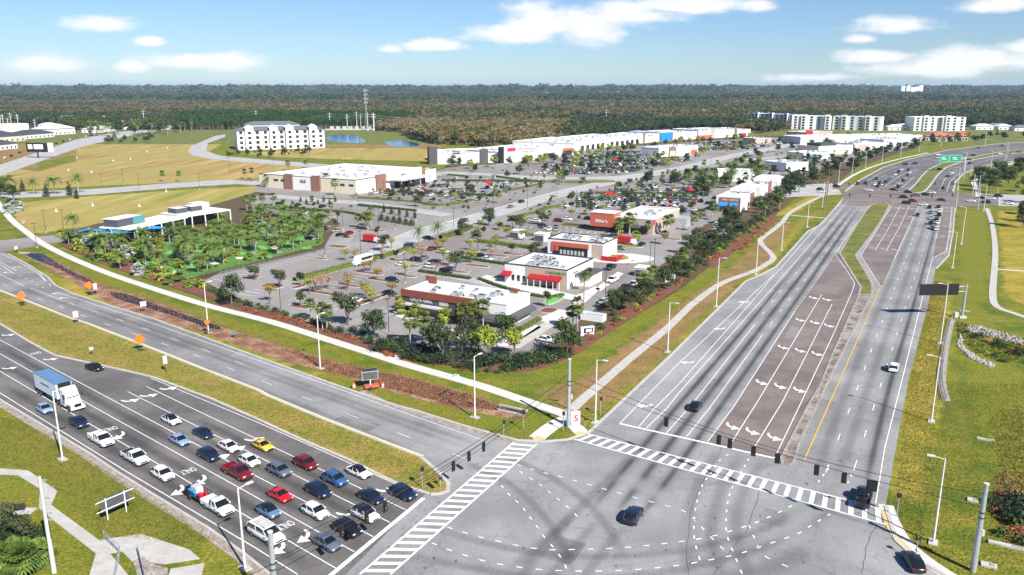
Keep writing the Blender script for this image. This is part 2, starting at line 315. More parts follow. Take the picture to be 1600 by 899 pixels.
def grid(name, x0, x1, y0, y1, st, z):
    xs = np.arange(x0, x1+.1, st); ys = np.arange(y0, y1+.1, st); X, Y = np.meshgrid(xs, ys); x = X.ravel(); y = Y.ravel(); n = len(x); colr = np.zeros((n, 4), np.float32)
    for ch, k in enumerate('YGBF'):
        acc = np.zeros(n)
        for poly in COVER[k]:
            Wp = W(poly); c = np.zeros(n, bool)
            for i in range(len(Wp)):
                a, b_ = Wp[i], Wp[(i+1) % len(Wp)]
                if a.y == b_.y: continue
                c ^= ((a.y > y) != (b_.y > y)) & (x < (b_.x-a.x)*(y-a.y)/(b_.y-a.y)+a.x)
            acc = np.maximum(acc, c)
        A_ = acc.reshape(X.shape); 
        for _ in range(2 if k != 'F' else 1):
            B_ = A_.copy(); B_[1:-1,1:-1] = (A_[1:-1,1:-1]*2+A_[:-2,1:-1]+A_[2:,1:-1]+A_[1:-1,:-2]+A_[1:-1,2:])/6; A_ = B_
        colr[:, ch] = A_.ravel()
    ny, nx = X.shape; I = np.arange(n).reshape(ny, nx); F = np.stack([I[:-1,:-1], I[:-1,1:], I[1:,1:], I[1:,:-1]], -1).reshape(-1, 4); co = np.stack([x, y, np.full(n, z)], -1)
    me = bpy.data.meshes.new(name); me.vertices.add(n); me.vertices.foreach_set('co', co.ravel().astype(np.float32)); me.loops.add(F.size); me.loops.foreach_set('vertex_index', F.ravel().astype(np.int32)); me.polygons.add(len(F)); me.polygons.foreach_set('loop_start', np.arange(0, F.size, 4, dtype=np.int32)); me.polygons.foreach_set('loop_total', np.full(len(F), 4, np.int32)); me.update(); me.validate()
    at = me.color_attributes.new('cover', 'FLOAT_COLOR', 'POINT'); at.data.foreach_set('color', colr.ravel()); me.materials.append(MT['ground_cover']); o = bpy.data.objects.new(name, me); COL.objects.link(o); o['kind'] = 'structure'
grid('grass_ground', -520, 620, 30, 780, 2.5, .02)
sheet('grass_ground', [(-900,1300),(2500,1300),(2600,420),(2300,230),(1900,205),(1600,198),(1180,202),(700,212),(640,204),(520,203),(270,203),(0,203),(-500,203),(-1200,420)], .01, 'grass')
# planting beds round the whole shopping area
patch('planting_bed', [(78,372),(150,350),(300,330),(400,300),(400,282),(560,318),(700,262),(690,250),(780,255),(1000,225),(1185,212),(1430,215),(1445,226),(1340,262),(1300,292),(1240,312),(1205,342),(1150,375),(1112,415),(1060,455),(1005,487),(925,537),(880,562),(820,578),(740,578),(650,566),(560,540),(480,514),(400,490),(330,471),(260,447),(190,424),(140,405),(100,387)], 'bed', 0)
for pts in ([(90,378),(150,398),(200,415),(270,437),(330,457),(335,466),(260,446),(190,423),(140,404)], [(325,472),(400,486),(480,508),(500,518),(440,506),(380,492)], [(480,505),(560,525),(640,545),(690,560),(690,572),(600,555),(520,532)],
            [(700,572),(760,582),(830,580),(890,560),(930,535),(1000,488),(1060,450),(1060,440),(990,478),(925,525),(880,550),(820,568)], [(1110,408),(1160,370),(1205,338),(1215,345),(1165,380),(1115,420)]):
    patch('mulch_bed', pts, 'mulch', 3)
# ditch with dark water beside the pavement
patch('ditch', [(32,396),(60,396),(110,420),(160,446),(240,470),(330,505),(430,538),(540,570),(640,590),(740,618),(815,645),(805,655),(720,640),(620,615),(540,590),(430,560),(330,525),(250,500),(180,478),(120,445),(60,412)], 'ditch_soil', 3)
patch('ditch_water', [(40,396),(68,398),(100,418),(145,440),(135,442),(90,420),(50,404)], 'water', 3, .06)
patch('ditch_water', [(172,456),(200,461),(245,477),(300,496),(345,512),(330,514),(280,497),(225,480),(180,466)], 'water', 3, .06)
sheet('pond', [(508,212),(545,210),(562,215),(572,222),(545,224),(512,219)], .06, 'pond', 3)
sheet('pond', [(600,222),(625,220),(652,224),(650,229),(610,229)], .06, 'pond', 3)
# ---------- carriageways
LU = [(-260,352),(-60,385),(0,392),(12,397),(40,412),(75,434),(87,447),(115,460),(135,466),(171,478),(240,499),(376,549),(520,601),(622,636),(654,644),(727,667),(767,678),(808,689)]
KU = [(-300,350),(-120,415),(0,456),(39,471),(109,499),(132,506),(240,548),(312,577),(400,611),(416,620),(502,656),(574,684),(657,716),(688,744),(699,757),(698,768),(688,772),(673,773)]
KL = [(673,773),(617,754),(546,719),(471,687),(400,654),(361,637),(332,624),(240,590),(202,581),(156,571),(129,565),(87,556),(51,537),(23,520),(0,506),(-120,450),(-300,380)]
LL = [(-340,440),(0,625),(83,675),(143,711),(186,740),(239,773),(326,826),(382,866),(430,905),(560,1010)]
sheet('road', LU+[(822,700),(700,800),(560,920)]+[(673,773),(688,772),(698,768),(699,757),(688,744),(657,716),(574,684),(502,656),(416,620),(400,611),(312,577),(240,548),(132,506),(109,499),(39,471),(0,456),(-120,415),(-300,350)], ZA, 'asphalt_light')
sheet('road', [(673,773),(617,754),(546,719),(471,687),(400,654),(361,637),(332,624),(240,590),(202,581),(156,571),(129,565),(87,556),(51,537),(23,520),(0,506),(-120,450),(-300,380),(-420,420)]+LL[1:]+[(600,960),(640,880),(690,785)], ZA+.003, 'asphalt_dark')
# darker older asphalt on the far part of the upper carriageway
sheet('old_asphalt', [(-300,351),(-60,386),(0,393),(12,398),(40,413),(75,435),(87,448),(115,461),(135,467),(171,479),(240,500),(374,549),(312,576),(240,547),(132,505.5),(109,498.5),(39,470.5),(0,455.5),(-120,414.5)], ZA+.006, 'asphalt_old')
# junction
sheet('intersection', [(808,689),(850,690),(887,687),(908,680),(922,675),(940,658),(961,638),(1106,691),(1209,717),(1240,725),(1300,640),(1416,607),(1398,700),(1385,779),(1384,792),(1400,846),(1433,876),(1480,902),(1560,980),(1400,1100),(900,1150),(560,1010),(510,930),(655,782),(697,745)], ZA+.009, 'asphalt_light')
RL = [(961,638),(1047,557),(1140,465),(1165,440),(1185,432),(1213,417),(1262,362),(1282,352),(1317,311),(1322,304)]
RR = [(1386,780),(1400,700),(1418,600),(1450,476),(1462,421),(1482,400),(1489,362),(1493,318)]
sheet('road', RL+[(1493,300)]+RR[::-1]+[(1210,717),(1106,691)], ZA+.006, 'asphalt_light')
sheet('intersection', [(1310,318),(1322,298),(1300,296),(1308,287),(1336,287),(1420,292),(1480,300),(1500,302),(1560,305),(1560,322),(1500,323),(1493,323),(1440,323),(1330,322)], ZA+.012, 'asphalt_brown')
sheet('turn_lanes', [(1106,691),(1144,640),(1241,488.5),(1290,420),(1304,398),(1312,398),(1344,449),(1339,464),(1299,557),(1259,640),(1219,716),(1209,717)], ZA+.015, 'asphalt_brown')
sheet('turn_lanes', [(1393,322),(1435,323.5),(1416,364),(1397,406),(1380,446),(1374,447),(1345,400),(1367,365)], ZA+.015, 'asphalt_brown')
sheet('turn_lanes', [(1473,326),(1487,326),(1483,365),(1478,393),(1457,404),(1461.6,376)], ZA+.015, 'asphalt_brown')
sheet('road', [(1336,287),(1352,278),(1372,267),(1392,258),(1420,249),(1450,241),(1480,235),(1520,229),(1560,225),(1700,217),(2100,205),(2100,215),(1750,238),(1660,244),(1600,249),(1560,256),(1530,262),(1505,272),(1493,285),(1489,301),(1420,292)], ZA+.006, 'asphalt_dark')
sheet('cross_street', [(1135,300),(1200,296),(1240,289),(1300,287),(1310,296),(1316,304),(1290,306),(1240,308),(1180,312)], ZA+.003, 'street_pale')
sheet('cross_street', [(1493,302),(1560,304),(1640,306),(1760,312),(1760,326),(1640,323),(1560,322),(1493,322)], ZA+.003, 'street_pale')
# side street at far left, access roads through the fields, highway at upper left
sheet('side_street', [(-200,372),(0,376),(85,368),(150,362),(226,352),(228,358),(150,370),(100,378),(50,386),(20,392),(6,394),(0,400),(-200,400)], ZA+.003, 'asphalt_lot')
sheet('access_road', [(-60,303),(40,300),(140,296),(260,287),(360,281),(400,284),(470,290),(480,298),(430,292),(370,288),(270,294),(140,305),(40,309),(-60,312)], ZA, 'street_pale')
sheet('access_road', [(294,236),(300,228),(335,213),(352,210),(352,214),(325,224),(322,236),(345,244),(430,251),(520,258),(600,262),(690,270),(690,275),(600,268),(500,263),(400,255),(330,249),(300,243)], ZA, 'street_pale')
sheet('highway', [(-200,285),(0,258),(60,238),(120,218),(190,206),(235,203),(245,205),(200,213),(130,229),(70,250),(0,275),(-200,318)], ZA, 'street_pale')
# parking lots and inner streets
sheet('parking_lot', [(318,440),(395,478),(470,500),(540,520),(590,538),(650,552),(720,565),(800,563),(846,546),(880,520),(922,490),(942,472),(990,442),(1040,410),(1075,380),(1100,352),(1180,320),(1240,288),(1300,258),(1340,250),(1425,228),(1440,216),(1184,215),(1000,228),(905,236),(835,250),(780,256),(700,262),(690,268),(556,306),(480,306),(462,303),(455,312),(500,326),(532,350),(515,372),(506,388),(345,425)], ZA-.004, 'asphalt_lot')
sheet('parking_lot', [(400,306),(440,304),(470,306),(560,300),(560,306),(520,312),(470,313),(440,313),(400,318)], ZA-.004, 'asphalt_lot')
sheet('parking_lot', [(395,283),(400,281),(560,309),(640,298),(700,266),(700,262),(640,285),(600,306),(556,312),(480,309),(400,300)], ZA-.002, 'asphalt_lot')
sheet('parking_lot', [(392,312),(480,305),(530,318),(528,335),(508,350),(447,334),(395,332)], ZA-.001, 'asphalt_lot')
def street(name, pts, w, m='street_pale', z=ZA, kerb=True):
    P = WS(pts, 6); mb = MB(); mb.strip(P, w, z); mb.build(name, m, kind='structure')
    if kerb:
        kb = MB(); kb.strip(P, .35, z-.05, z+.12, off=w/2); kb.strip(P, .35, z-.05, z+.12, off=-w/2); kb.build('kerb', 'concrete', kind='structure')
street('inner_street', [(600,398),(622,382),(660,364),(712,350),(765,335),(820,319),(868,305),(925,291),(985,279),(1040,268),(1090,258),(1135,246),(1180,237),(1240,226)], 11.5)
street('inner_street', [(700,337),(640,328),(565,318),(505,314),(462,310),(420,306)], 9, z=ZA+.004)
street('inner_street', [(690,270),(740,272),(810,276),(880,279),(960,278),(1010,273)], 11, z=ZA+.004)
street('inner_street', [(1165,250),(1240,244),(1300,238),(1360,226)], 9, z=ZA+.008, kerb=False)
# ---------- medians (raised, grassed) and kerbs
med = W(KU)+W(KL[1:])
mb = MB(); mb.prism([(p.x, p.y) for p in med], 0, .17); mb.build('median', 'grass_yellow', kind='structure')
kb = MB(); kb.strip(W(KU), .55, .03, .21, off=.15); kb.strip(W(KL), .5, .03, .21, off=.15); kb.build('kerb', 'concrete', kind='structure')
yb = MB(); yb.strip(W(KU[:-5]), .3, ZM+.01, off=.62); yb.build('road_markings', 'paint_pale_yellow', kind='structure')
M2 = [(1371,318),(1382,317),(1390,321),(1377,345),(1360,370),(1337,400),(1350,421),(1363,444),(1363,461),(1342,461),(1345,450),(1312,396.5),(1327,370),(1350,334),(1361,321)]
mb = MB(); mb.prism([(p.x, p.y) for p in W(M2)], 0, .17); mb.build('median', 'grass', kind='structure')
kb = MB(); kb.strip(W(M2+[M2[0]]), .7, .03, .2); kb.build('kerb', 'concrete_old', kind='structure')
M3 = [(1342,462),(1361,462),(1303,578),(1250,690),(1240,724),(1231,728),(1222,726),(1221,716),(1260,640),(1283,600),(1300,557)]
mb = MB(); mb.prism([(p.x, p.y) for p in W(M3)], 0, .15); mb.build('median', 'dirt_dark', kind='structure')
kb = MB(); kb.strip(W(M3+[M3[0]]), .4, .03, .2); kb.build('kerb', 'concrete_old', kind='structure')
M4 = [(1424,303),(1420,298),(1432,287),(1440,276),(1450,266),(1470,256),(1500,250),(1560,238),(1600,233),(1700,226),(1700,228),(1600,238),(1560,243),(1500,254),(1478,262),(1464,275),(1452,292),(1444,300)]
mb = MB(); mb.prism([(p.x, p.y) for p in W(M4)], 0, .2); mb.build('median', 'grass', kind='structure')
kb = MB(); kb.strip(W(M4+[M4[0]]), .9, .03, .24); kb.build('kerb', 'concrete', kind='structure')
kb = MB()
kb.strip(W(LU[3:]+[(850,691),(887,688),(908,681),(922,675),(940,658)]+RL[:9]), .5, .03, .19)
kb.strip(W(LL), .35, .03, .12); kb.strip(W([(1384,792),(1400,846),(1433,876),(1480,902)]), .5, .03, .19)
kb.strip(W([(1462,421),(1482,400),(1489,362),(1492,326)]), .5, .03, .19)
kb.strip(W([(1320,300),(1345,281),(1380,262),(1420,249),(1480,235),(1560,225),(1700,217)]), .9, .03, .2)
kb.strip(W([(1489,300),(1493,285),(1505,272),(1530,262),(1560,256),(1600,249),(1700,240)]), .9, .03, .2)
kb.build('kerb', 'concrete', kind='structure')
# dusty gravelly shoulder along the lower carriageway and the upper one
mb = MB(); P = W(LL); mb.strip(P, 1.3, .05, off=-.7)
mb.strip(W([(560,613),(600,632),(650,646),(700,665),(760,682),(800,692)]), 1.6, ZA+.018, off=.4); mb.build('gravel_shoulder', 'dirt', kind='structure')
# ---------- pavements
SWP = [(-60,270),(-20,298),(0,322),(19,345),(40,362),(65,380),(97,397),(140,416),(187,434),(260,458),(330,479.5),(422,503),(508,530),(580,553),(640,572),(743,601),(814,625),(862,641),(890,650)]
def path(pts, w, n=3, m='sidewalk', z=.10):
    mb = MB(); P = WS(pts, n); mb.strip(P, w, z-.09, z); mb.build('sidewalk', m, kind='structure')
path(SWP, 2.5)
path([(890,644),(915,620),(932,606),(985,560),(1044,512),(1079,478),(1122,446),(1150,434),(1178,424),(1198,413),(1209,403),(1198,390),(1187,376),(1205,362),(1223,347),(1234,333),(1260,318),(1290,304),(1306,296)], 1.9, 2, 'path_concrete')
path([(892,652),(870,662),(852,674),(838,686)], 2.6, 2, z=.108)
path([(884,652),(900,668),(910,679)], 2.4, 2, z=.104)
path([(1236,337),(1262,339),(1290,341)], 1.2, 1, z=.104)
path([(1310,290),(1330,276),(1360,262),(1400,250),(1450,239)], 1.8, 2)
path([(1640,510),(1590,492),(1558,480),(1551,462),(1553,430),(1555,390),(1550,350),(1542,326)], 1.7, 3, 'path_concrete')
path([(1555,421),(1600,424),(1640,427)], 1.0, 1, z=.09)
path([(1528,312),(1528,300),(1521,286),(1530,279),(1550,270),(1576,257),(1640,240)], 2.4, 2)
path([(1384,790),(1392,812),(1410,845),(1440,872),(1470,893),(1520,925)], 1.9, 2)
mb = MB(); mb.strip(W([(1383,800),(1387,818),(1400,842),(1420,862)]), .9, .125); mb.strip(W([(836,685),(848,689)]), 1.6, .125); mb.strip(W([(900,681),(912,678)]), 1.6, .125); mb.build('tactile_paving', 'paint_buff', kind='structure')
mb = MB(); mb.prism([(p.x,p.y) for p in W([(0,733),(44,736),(90,768),(80,790),(156,846),(168,843),(221,835.6),(296,860),(312,874),(256,882.5),(236,880),(222,870),(206,878),(190,862),(172,866),(205,905),(200,960),(120,960),(140,899),(150,866),(80,811.6),(61,794.5),(63,765),(27,743),(0,742),(-80,742),(-80,731)])], 0, .10); mb.build('sidewalk', 'concrete', kind='structure')
mb = MB(); mb.prism([(p.x,p.y) for p in W([(267,890),(320,881),(314,905),(310,940),(250,940)])], 0, .10); mb.build('sidewalk', 'concrete', kind='structure')
sheet('ditch', [(205,870),(222,868),(240,882),(262,888),(262,940),(225,940),(212,890)], .05, 'dirt')
# ---------- lane paint
PW = MB(); PY = MB()
def line(pts, w=.15, dash=None, m=PW, z=ZM+.006):
    P = W(pts)
    if dash is None: m.strip(P, w, z); return
    on, off = dash; acc = 0
    for a, b in zip(P, P[1:]):
        L = (b-a).length; d = (b-a)/L; s = -acc
        while s < L:
            e = s+on
            if e > 0: m.strip([a+d*max(s, 0), a+d*min(e, L)], w, z)
            s += on+off
        acc = L-(s-on-off) if s > L else 0
        acc = (L-(s-(on+off)))
D1 = (3.0, 9.1); DT = (.6, 1.2); D2 = (.9, 2.4)
for p in ([(-200,505),(0,615),(200,739.5),(400,858),(465,899)], [(-200,467),(0,581),(239,721.5),(440,840),(525.7,890)], [(-200,443),(0,553.7),(145,636),(400,778),(553.6,863.6)], [(-200,428),(0,532),(199,638.6),(400,745),(583,840)], [(199.5,613),(400,713),(609,817.6)], [(229,605),(429.5,700.7),(634,798)], [(236,592),(400,660),(520,713),(617,757)]):
    line(p)
line([(516,901),(662,779.5)], .6); line([(968,663),(1209,717)], .5)
line([(87,456.6),(140,474),(218,499),(373,553.5),(520,605.5),(640,649),(753,688.6)])
line([(-100,392),(-20,420),(37,447)]); line([(48,451),(95,469)]); line([(-60,378),(0,396),(30,410),(58,427),(79,447)]); line([(58,427),(62,428),(79,448)])
line([(-60,393),(0,410),(26,424)]); line([(0,414),(22,428)]);
line([(107.5,473.7),(181,498.6),(262,527),(355.7,560.8),(420,585)], .14, D1); line([(-40,425),(8,445.7),(57.6,466.7),(156,504),(283,547.7),(385,587),(502,632.4),(645,686.7),(727,718)], .14, D1)
for k in range(5): line([(29+k*9,432+k*4.5),(34+k*9,431.5+k*4.5)], .4)
line([(968,663),(1030,600),(1060,569),(1209,430)]); line([(998,668),(1022,640),(1060,602),(1182,464)]); line([(1010,670),(1043,637.7),(1060,615.7),(1140,526),(1217,439.6),(1324,315)])
line([(1041,678),(1083.5,630),(1175,513)]); line([(1175,513),(1216.6,459),(1246,425),(1332,322)], .16, D1)
line([(1073,683),(1107.7,640),(1187,530)]); line([(1187,530),(1231,471),(1270,422.4),(1341,322)], .16, D1)
line([(1106,691),(1144,640),(1241,488.5)]); line([(1241,488.5),(1290,420),(1304,398)], .16, (.9, 1.8))
line([(1182,464),(1205,436),(1224,415),(1270,362),(1317,314)])
line([(1142,694),(1184,628),(1284,461)]); line([(1175,706),(1223,628),(1300,476)]); line([(1304.6,398.4),(1321.6,421),(1335,442),(1333,452),(1325.4,470),(1300,527.6),(1248,637.7),(1210,717)])
line([(1358,322),(1327,365),(1308,393)], .16)
line([(1290,740),(1407,426),(1446,322)], .15, D1); line([(1334.7,733),(1431,429),(1465,322)], .15, D1)
line([(1368,788),(1382.5,700),(1408,600),(1452.6,420),(1457,404)]); line([(1457,404),(1461.6,376)], .2, (.9, 1.8)); line([(1461.6,376),(1473,326)]); line([(1457,404),(1478,393),(1483,365),(1487,326)])
line([(1256.5,720),(1309.7,600),(1375,450)], .2, m=PY); line([(1375,450),(1378,446)], .15, m=PY)
line([(1380,446),(1397,406)], .16, (.9, 1.8)); line([(1397,406),(1416,364),(1435,323.5)]); line([(1374.6,446.6),(1345,400),(1367,365),(1393.5,322)])
line([(1367,392),(1388,358),(1407,322)]); line([(1384.5,393),(1404,358),(1421,322)]); line([(1394,325),(1435,327)], .5)
line([(1473,326),(1489,326)], .4)
# far carriageways
line([(1349,287),(1372,273),(1392,264),(1425,254),(1480,243),(1560,231)], .2); line([(1360,287),(1385,273),(1420,261),(1480,247),(1560,234)], .2, (4, 9)); line([(1372,288),(1395,274),(1430,261),(1480,250)], .2, (4, 9))
line([(1383,291),(1408,274),(1432,264)], .2); line([(1396,292),(1420,273),(1436,266)], .2); line([(1409,294),(1430,275)], .2)
line([(1468,298),(1476,280),(1492,268),(1520,257),(1560,246),(1600,240)], .2); line([(1479,300),(1484,285),(1496,273),(1520,263),(1560,252),(1600,245)], .2)
line([(0,264),(60,244),(120,223),(190,209)], .3, (4, 9)); line([(0,258.5),(60,238.8),(120,218.8),(190,206.6)], .3)
for k in range(15):
    x = 1330+k*7.6; line([(x,313),(x+3,313)], .5)
for k in range(12):
    x = 1394+k*8.5; line([(x,317.5+k*.1),(x+4,317.5+k*.1)], .5)
for k in range(12):
    x = 1332+k*8; line([(x,293+k*.75),(x+4,293.3+k*.75)], .4)
# zebra crossings
def zebra(t0, t1, b0, b1, n, w=.62, side=.28):
    T0, T1, B0, B1 = W([t0, t1, b0, b1]); PW.strip([T0, T1], side, ZM+.012); PW.strip([B0, B1], side, ZM+.012)
    for k in range(n):
        t = (k+.5)/n; PW.strip([T0.lerp(T1, t), B0.lerp(B1, t)], w, ZM+.009)
zebra((918,679),(1381,797),(897,687.5),(1384,821), 27); zebra((803,692),(562,899),(839,695),(610,899), 24)
# dotted guide lines through the junction
for p in ([(808,727),(835,736),(870,745),(915,757),(960,770),(1000,781),(1035,790),(1070,801),(1110,840),(1140,870)], [(812,738),(840,756),(862,773),(880,788),(897,803),(912,822)], [(783,760),(800,779),(812,789),(824,804),(838,823),(850,840),(863,855),(878,875),(885,890)],
          [(699,825),(740,838),(800,852),(850,860),(905,860),(960,858),(1000,855),(1060,848),(1110,840),(1170,822),(1215,803),(1245,787)], [(675,850),(720,867),(765,880),(820,889),(870,893),(935,894),(1000,891),(1060,885),(1100,878),(1150,868),(1190,855),(1245,836),(1265,824),(1298,804)],
          [(1113,738),(1097,760),(1088,790),(1084,820),(1086,850),(1098,890)], [(1150,750),(1138,780),(1134,820),(1138,845),(1150,875),(1160,900)], [(1138,711),(1123,722),(1112,740)], [(1170,718),(1160,735),(1150,750)], [(1170,822),(1190,865),(1215,880),(1250,895)], [(1295,733),(1283,748),(1272,764)], [(1335,733),(1328,748),(1322,762)]):
    P = WS(p, 5); acc = 0
    seg = [(a, b) for a, b in zip(P, P[1:])]; s = 0; on = True; cur = [P[0]]
    for a, b in seg:
        L = (b-a).length; d = (b-a)/L if L else Vector(); t = 0
        while True:
            lim = (.75 if on else 1.5)-s
            if t+lim > L: s += L-t; (cur.append(b) if on else None); break
            t += lim; s = 0
            if on: cur.append(a+d*t); PW.strip(cur, .18, ZM+.009)
            else: cur = [a+d*t]
            on = not on
# turn arrows and ONLY lettering
def arrow(x, y, dirv, kind='L', s=1.0):
    s *= 1.0
    c = G(x, y); d = Vector(dirv).normalized(); n = Vector((-d.y, d.x, 0)) * (1 if kind == 'L' else -1)
    def T(a, b): q = c+d*(a*s)+n*(b*s); return (q.x, q.y, ZM+.01)
    cl = [(-1.55,-.75),(-1.0,-.72),(-.45,-.5),(-.05,-.1),(.1,.35)]; wd = [.16,.2,.24,.25,.25]; vs = []
    for k in range(5):
        a0 = cl[max(k-1,0)]; b0 = cl[min(k+1,4)]; dx, dy = b0[0]-a0[0], b0[1]-a0[1]; l_ = math.hypot(dx, dy); vs += [T(cl[k][0]-dy/l_*wd[k], cl[k][1]+dx/l_*wd[k]), T(cl[k][0]+dy/l_*wd[k], cl[k][1]-dx/l_*wd[k])]
    PW.add(vs, [(2*k, 2*k+1, 2*k+3, 2*k+2) for k in range(4)]); PW.add([T(-.8,.3),T(1.15,.3),T(.2,1.65)], [(0,1,2)])
def only(x, y, dirv, s=1.0):
    c = G(x, y); d = Vector(dirv).normalized(); r = Vector((d.y, -d.x, 0))
    M = Matrix(((r.x, d.x, 0, c.x), (r.y, d.y, 0, c.y), (0, 0, 1, ZM+.012), (0, 0, 0, 1))) @ Matrix.Diagonal((.36*s, .95*s, 1, 1))
    text_mb(PW, 'ONLY', M, 2.2, bold=.03)
DL = (G(583,840)-G(199,638.6)).normalized(); DR = (G(1106,691)-G(1241,488.5)).normalized(); DU = -(G(753,688.6)-G(373,553.5)).normalized()
for x, y in ((203,628),(232,620),(263,609),(398,689),(368,703),(343,716),(606,768),(545,805)): arrow(x, y, DL, 'L')
for x, y in ((12,525),(78,563),(14,577)): arrow(x, y, DL, 'L', .9)
for x, y in ((190,682),(318,752),(283,768),(480,840),(441,858)): arrow(x, y, DL, 'R')
for x, y in ((172,671.5),(294,737),(446,822)): only(x, y, DL)
only(55,553,DL)
for i, (x, y) in enumerate(((1141,668),(1172,676),(1206,685),(1187,599),(1216,605),(1246,611),(1221,544),(1248,549),(1274,554),(1248,501),(1271,505),(1293,510),(1269,466),(1290,469))): arrow(x, y, DR, 'L', 1.0)
for x, y in ((1008,636),(1075,568),(1125,515),(1163,473)): arrow(x, y, DR, 'R')
for x, y in ((1362,388),(1379,388.5),(1396,390),(1373,369),(1389,369.5),(1405,370),(1383,352),(1399,352.5),(1415,353.5),(1392,338),(1407,338),(1422,339),(1400,325.5),(1412,325.5),(1425,326)): line([(x-3.5,y),(x+4,y+.4)], .5)
for x, y in ((1474,370),(1477,355),(1479,342),(1481,331)): line([(x-3.5,y),(x+3.5,y)], .5)
for x, y in ((27,418),(12,426),(100,466),(89,459)): arrow(x, y, DU, 'L', .8)
PW.build('road_markings', 'paint_white', kind='structure'); PY.build('road_markings', 'paint_yellow', kind='structure')
# ---------- wheel-path wear
WZ = [ZA+.0195]
def wear(lst, m, name='tyre_wear'):
    mb = MB(); uvs = []; z = WZ[0]
    for pts, w in lst:
        z += .00045; P = WS(pts, 4); n = len(P); LR = []
        for i, p in enumerate(P):
            a = P[max(i-1,0)]; b = P[min(i+1,n-1)]; d = (b-a).normalized(); q = Vector((-d.y, d.x, 0)); LR.append((p-q*w/2, p+q*w/2))
        for i in range(n-1):
            (a, b), (c, d) = LR[i], LR[i+1]
            mb.add([(a.x,a.y,z),(c.x,c.y,z),(d.x,d.y,z),(b.x,b.y,z)], [(0,1,2,3)]); t0, t1 = i/(n-1), (i+1)/(n-1)
            uvs += [(0,t0),(0,t1),(1,t1),(1,t0)]
    WZ[0] = z; o = mb.build(name, m, kind='structure'); uv = o.data.uv_layers.new(name='UVMap')
    for i, u in enumerate(uvs): uv.data[i].uv = u
def mid(a, b, t=.5): return [(x0+(x1-x0)*t, y0+(y1-y0)*t) for (x0, y0), (x1, y1) in zip(a, b)]
l3 = [(900,800),(1010,670),(1140,526),(1217,439.6),(1324,315)]; l4 = [(935,812),(1041,678),(1162,530),(1232,443),(1332,322)]; l5 = [(970,822),(1073,683),(1192,525),(1250,447),(1341,322)]; l6 = [(1005,832),(1106,691),(1215,530),(1273,443),(1350,322)]
wl = [(mid(l3,l4), 1.25), (mid(l4,l5), 1.4), (mid(l5,l6), 1.25)]
r0 = [(1256.5,760),(1309.7,600),(1375,450),(1435,324)]; r1 = [(1283,760),(1343,600),(1398,450),(1446,322)]; r2 = [(1328,760),(1374,600),(1424,450),(1465,322)]; r3 = [(1371,790),(1408,600),(1445,450),(1473,326)]
wl += [(mid(r2,r3), 1.2)]
wear([(p_, 3.0) for p_, _ in wl], 'wear_wide'); wear([(p_, w_) for p_, w_ in wl], 'wear')

ws = [(mid(r0,r1), 2.4), (mid(r1,r2), 2.4)]
fr = [[(0,598),(220,730),(495,895)],[(0,567),(190,678),(540,877)],[(0,543),(172,637),(568,852)],[(300,676),(596,829)],[(300,652),(622,808)]]
wear([(p, 2.4) for p in fr], 'wear_lane')
ws += [([(0,440),(150,493),(320,553),(560,640),(740,705)], 2.0), ([(0,450),(150,514),(320,578),(500,646),(700,733)], 2.2), ([(120,473),(320,545),(560,632),(760,700)], 2.2)]
# swept turning paths in the junction
ws += [([(900,800),(830,880),(780,960)] ,2.2), ([(935,812),(870,890),(820,960)] ,2.2), ([(975,822),(915,900),(870,980)] ,2.2), ([(1010,690),(900,800),(790,900)], 2.5),
       ([(640,812),(740,845),(860,868),(1000,868),(1120,850),(1230,810),(1330,740)] ,2.2), ([(600,860),(720,885),(860,905),(1000,900),(1130,875),(1240,835),(1340,770)], 2.2),
       ([(720,720),(800,760),(860,820),(900,900)] ,2.2), ([(770,710),(850,740),(930,800),(980,880)] ,2.2), ([(1125,700),(1090,760),(1070,830),(1080,900)], 2.6), ([(1160,706),(1125,770),(1112,840),(1130,910)], 2.6), ([(1195,715),(1160,775),(1150,840),(1175,910)], 2.6),
       ([(560,935),(700,915),(900,925),(1150,905),(1280,850)], 4)]
wear(ws, 'wear_soft')
wear([([(1165,497),(1195,455),(1262,372),(1330,316)], 2.6), ([(1060,650),(1150,540),(1235,430),(1300,350)], 1.4), ([(1395,560),(1430,450),(1460,350)], 1.5), ([(1340,600),(1385,480),(1440,340)], 1.8), ([(400,600),(560,658),(720,712)], 1.6), ([(880,700),(960,705),(1080,730)], 5), ([(740,760),(790,800),(830,860)], 4), ([(960,740),(1050,790),(1060,870)], 6), ([(1200,740),(1250,790),(1230,860)], 6)], 'bleach')
def KLy(x): return float(np.interp(x, [p[0] for p in KL[::-1]], [p[1] for p in KL[::-1]]))
def LLy(x): return float(np.interp(x, [p[0] for p in LL], [p[1] for p in LL]))
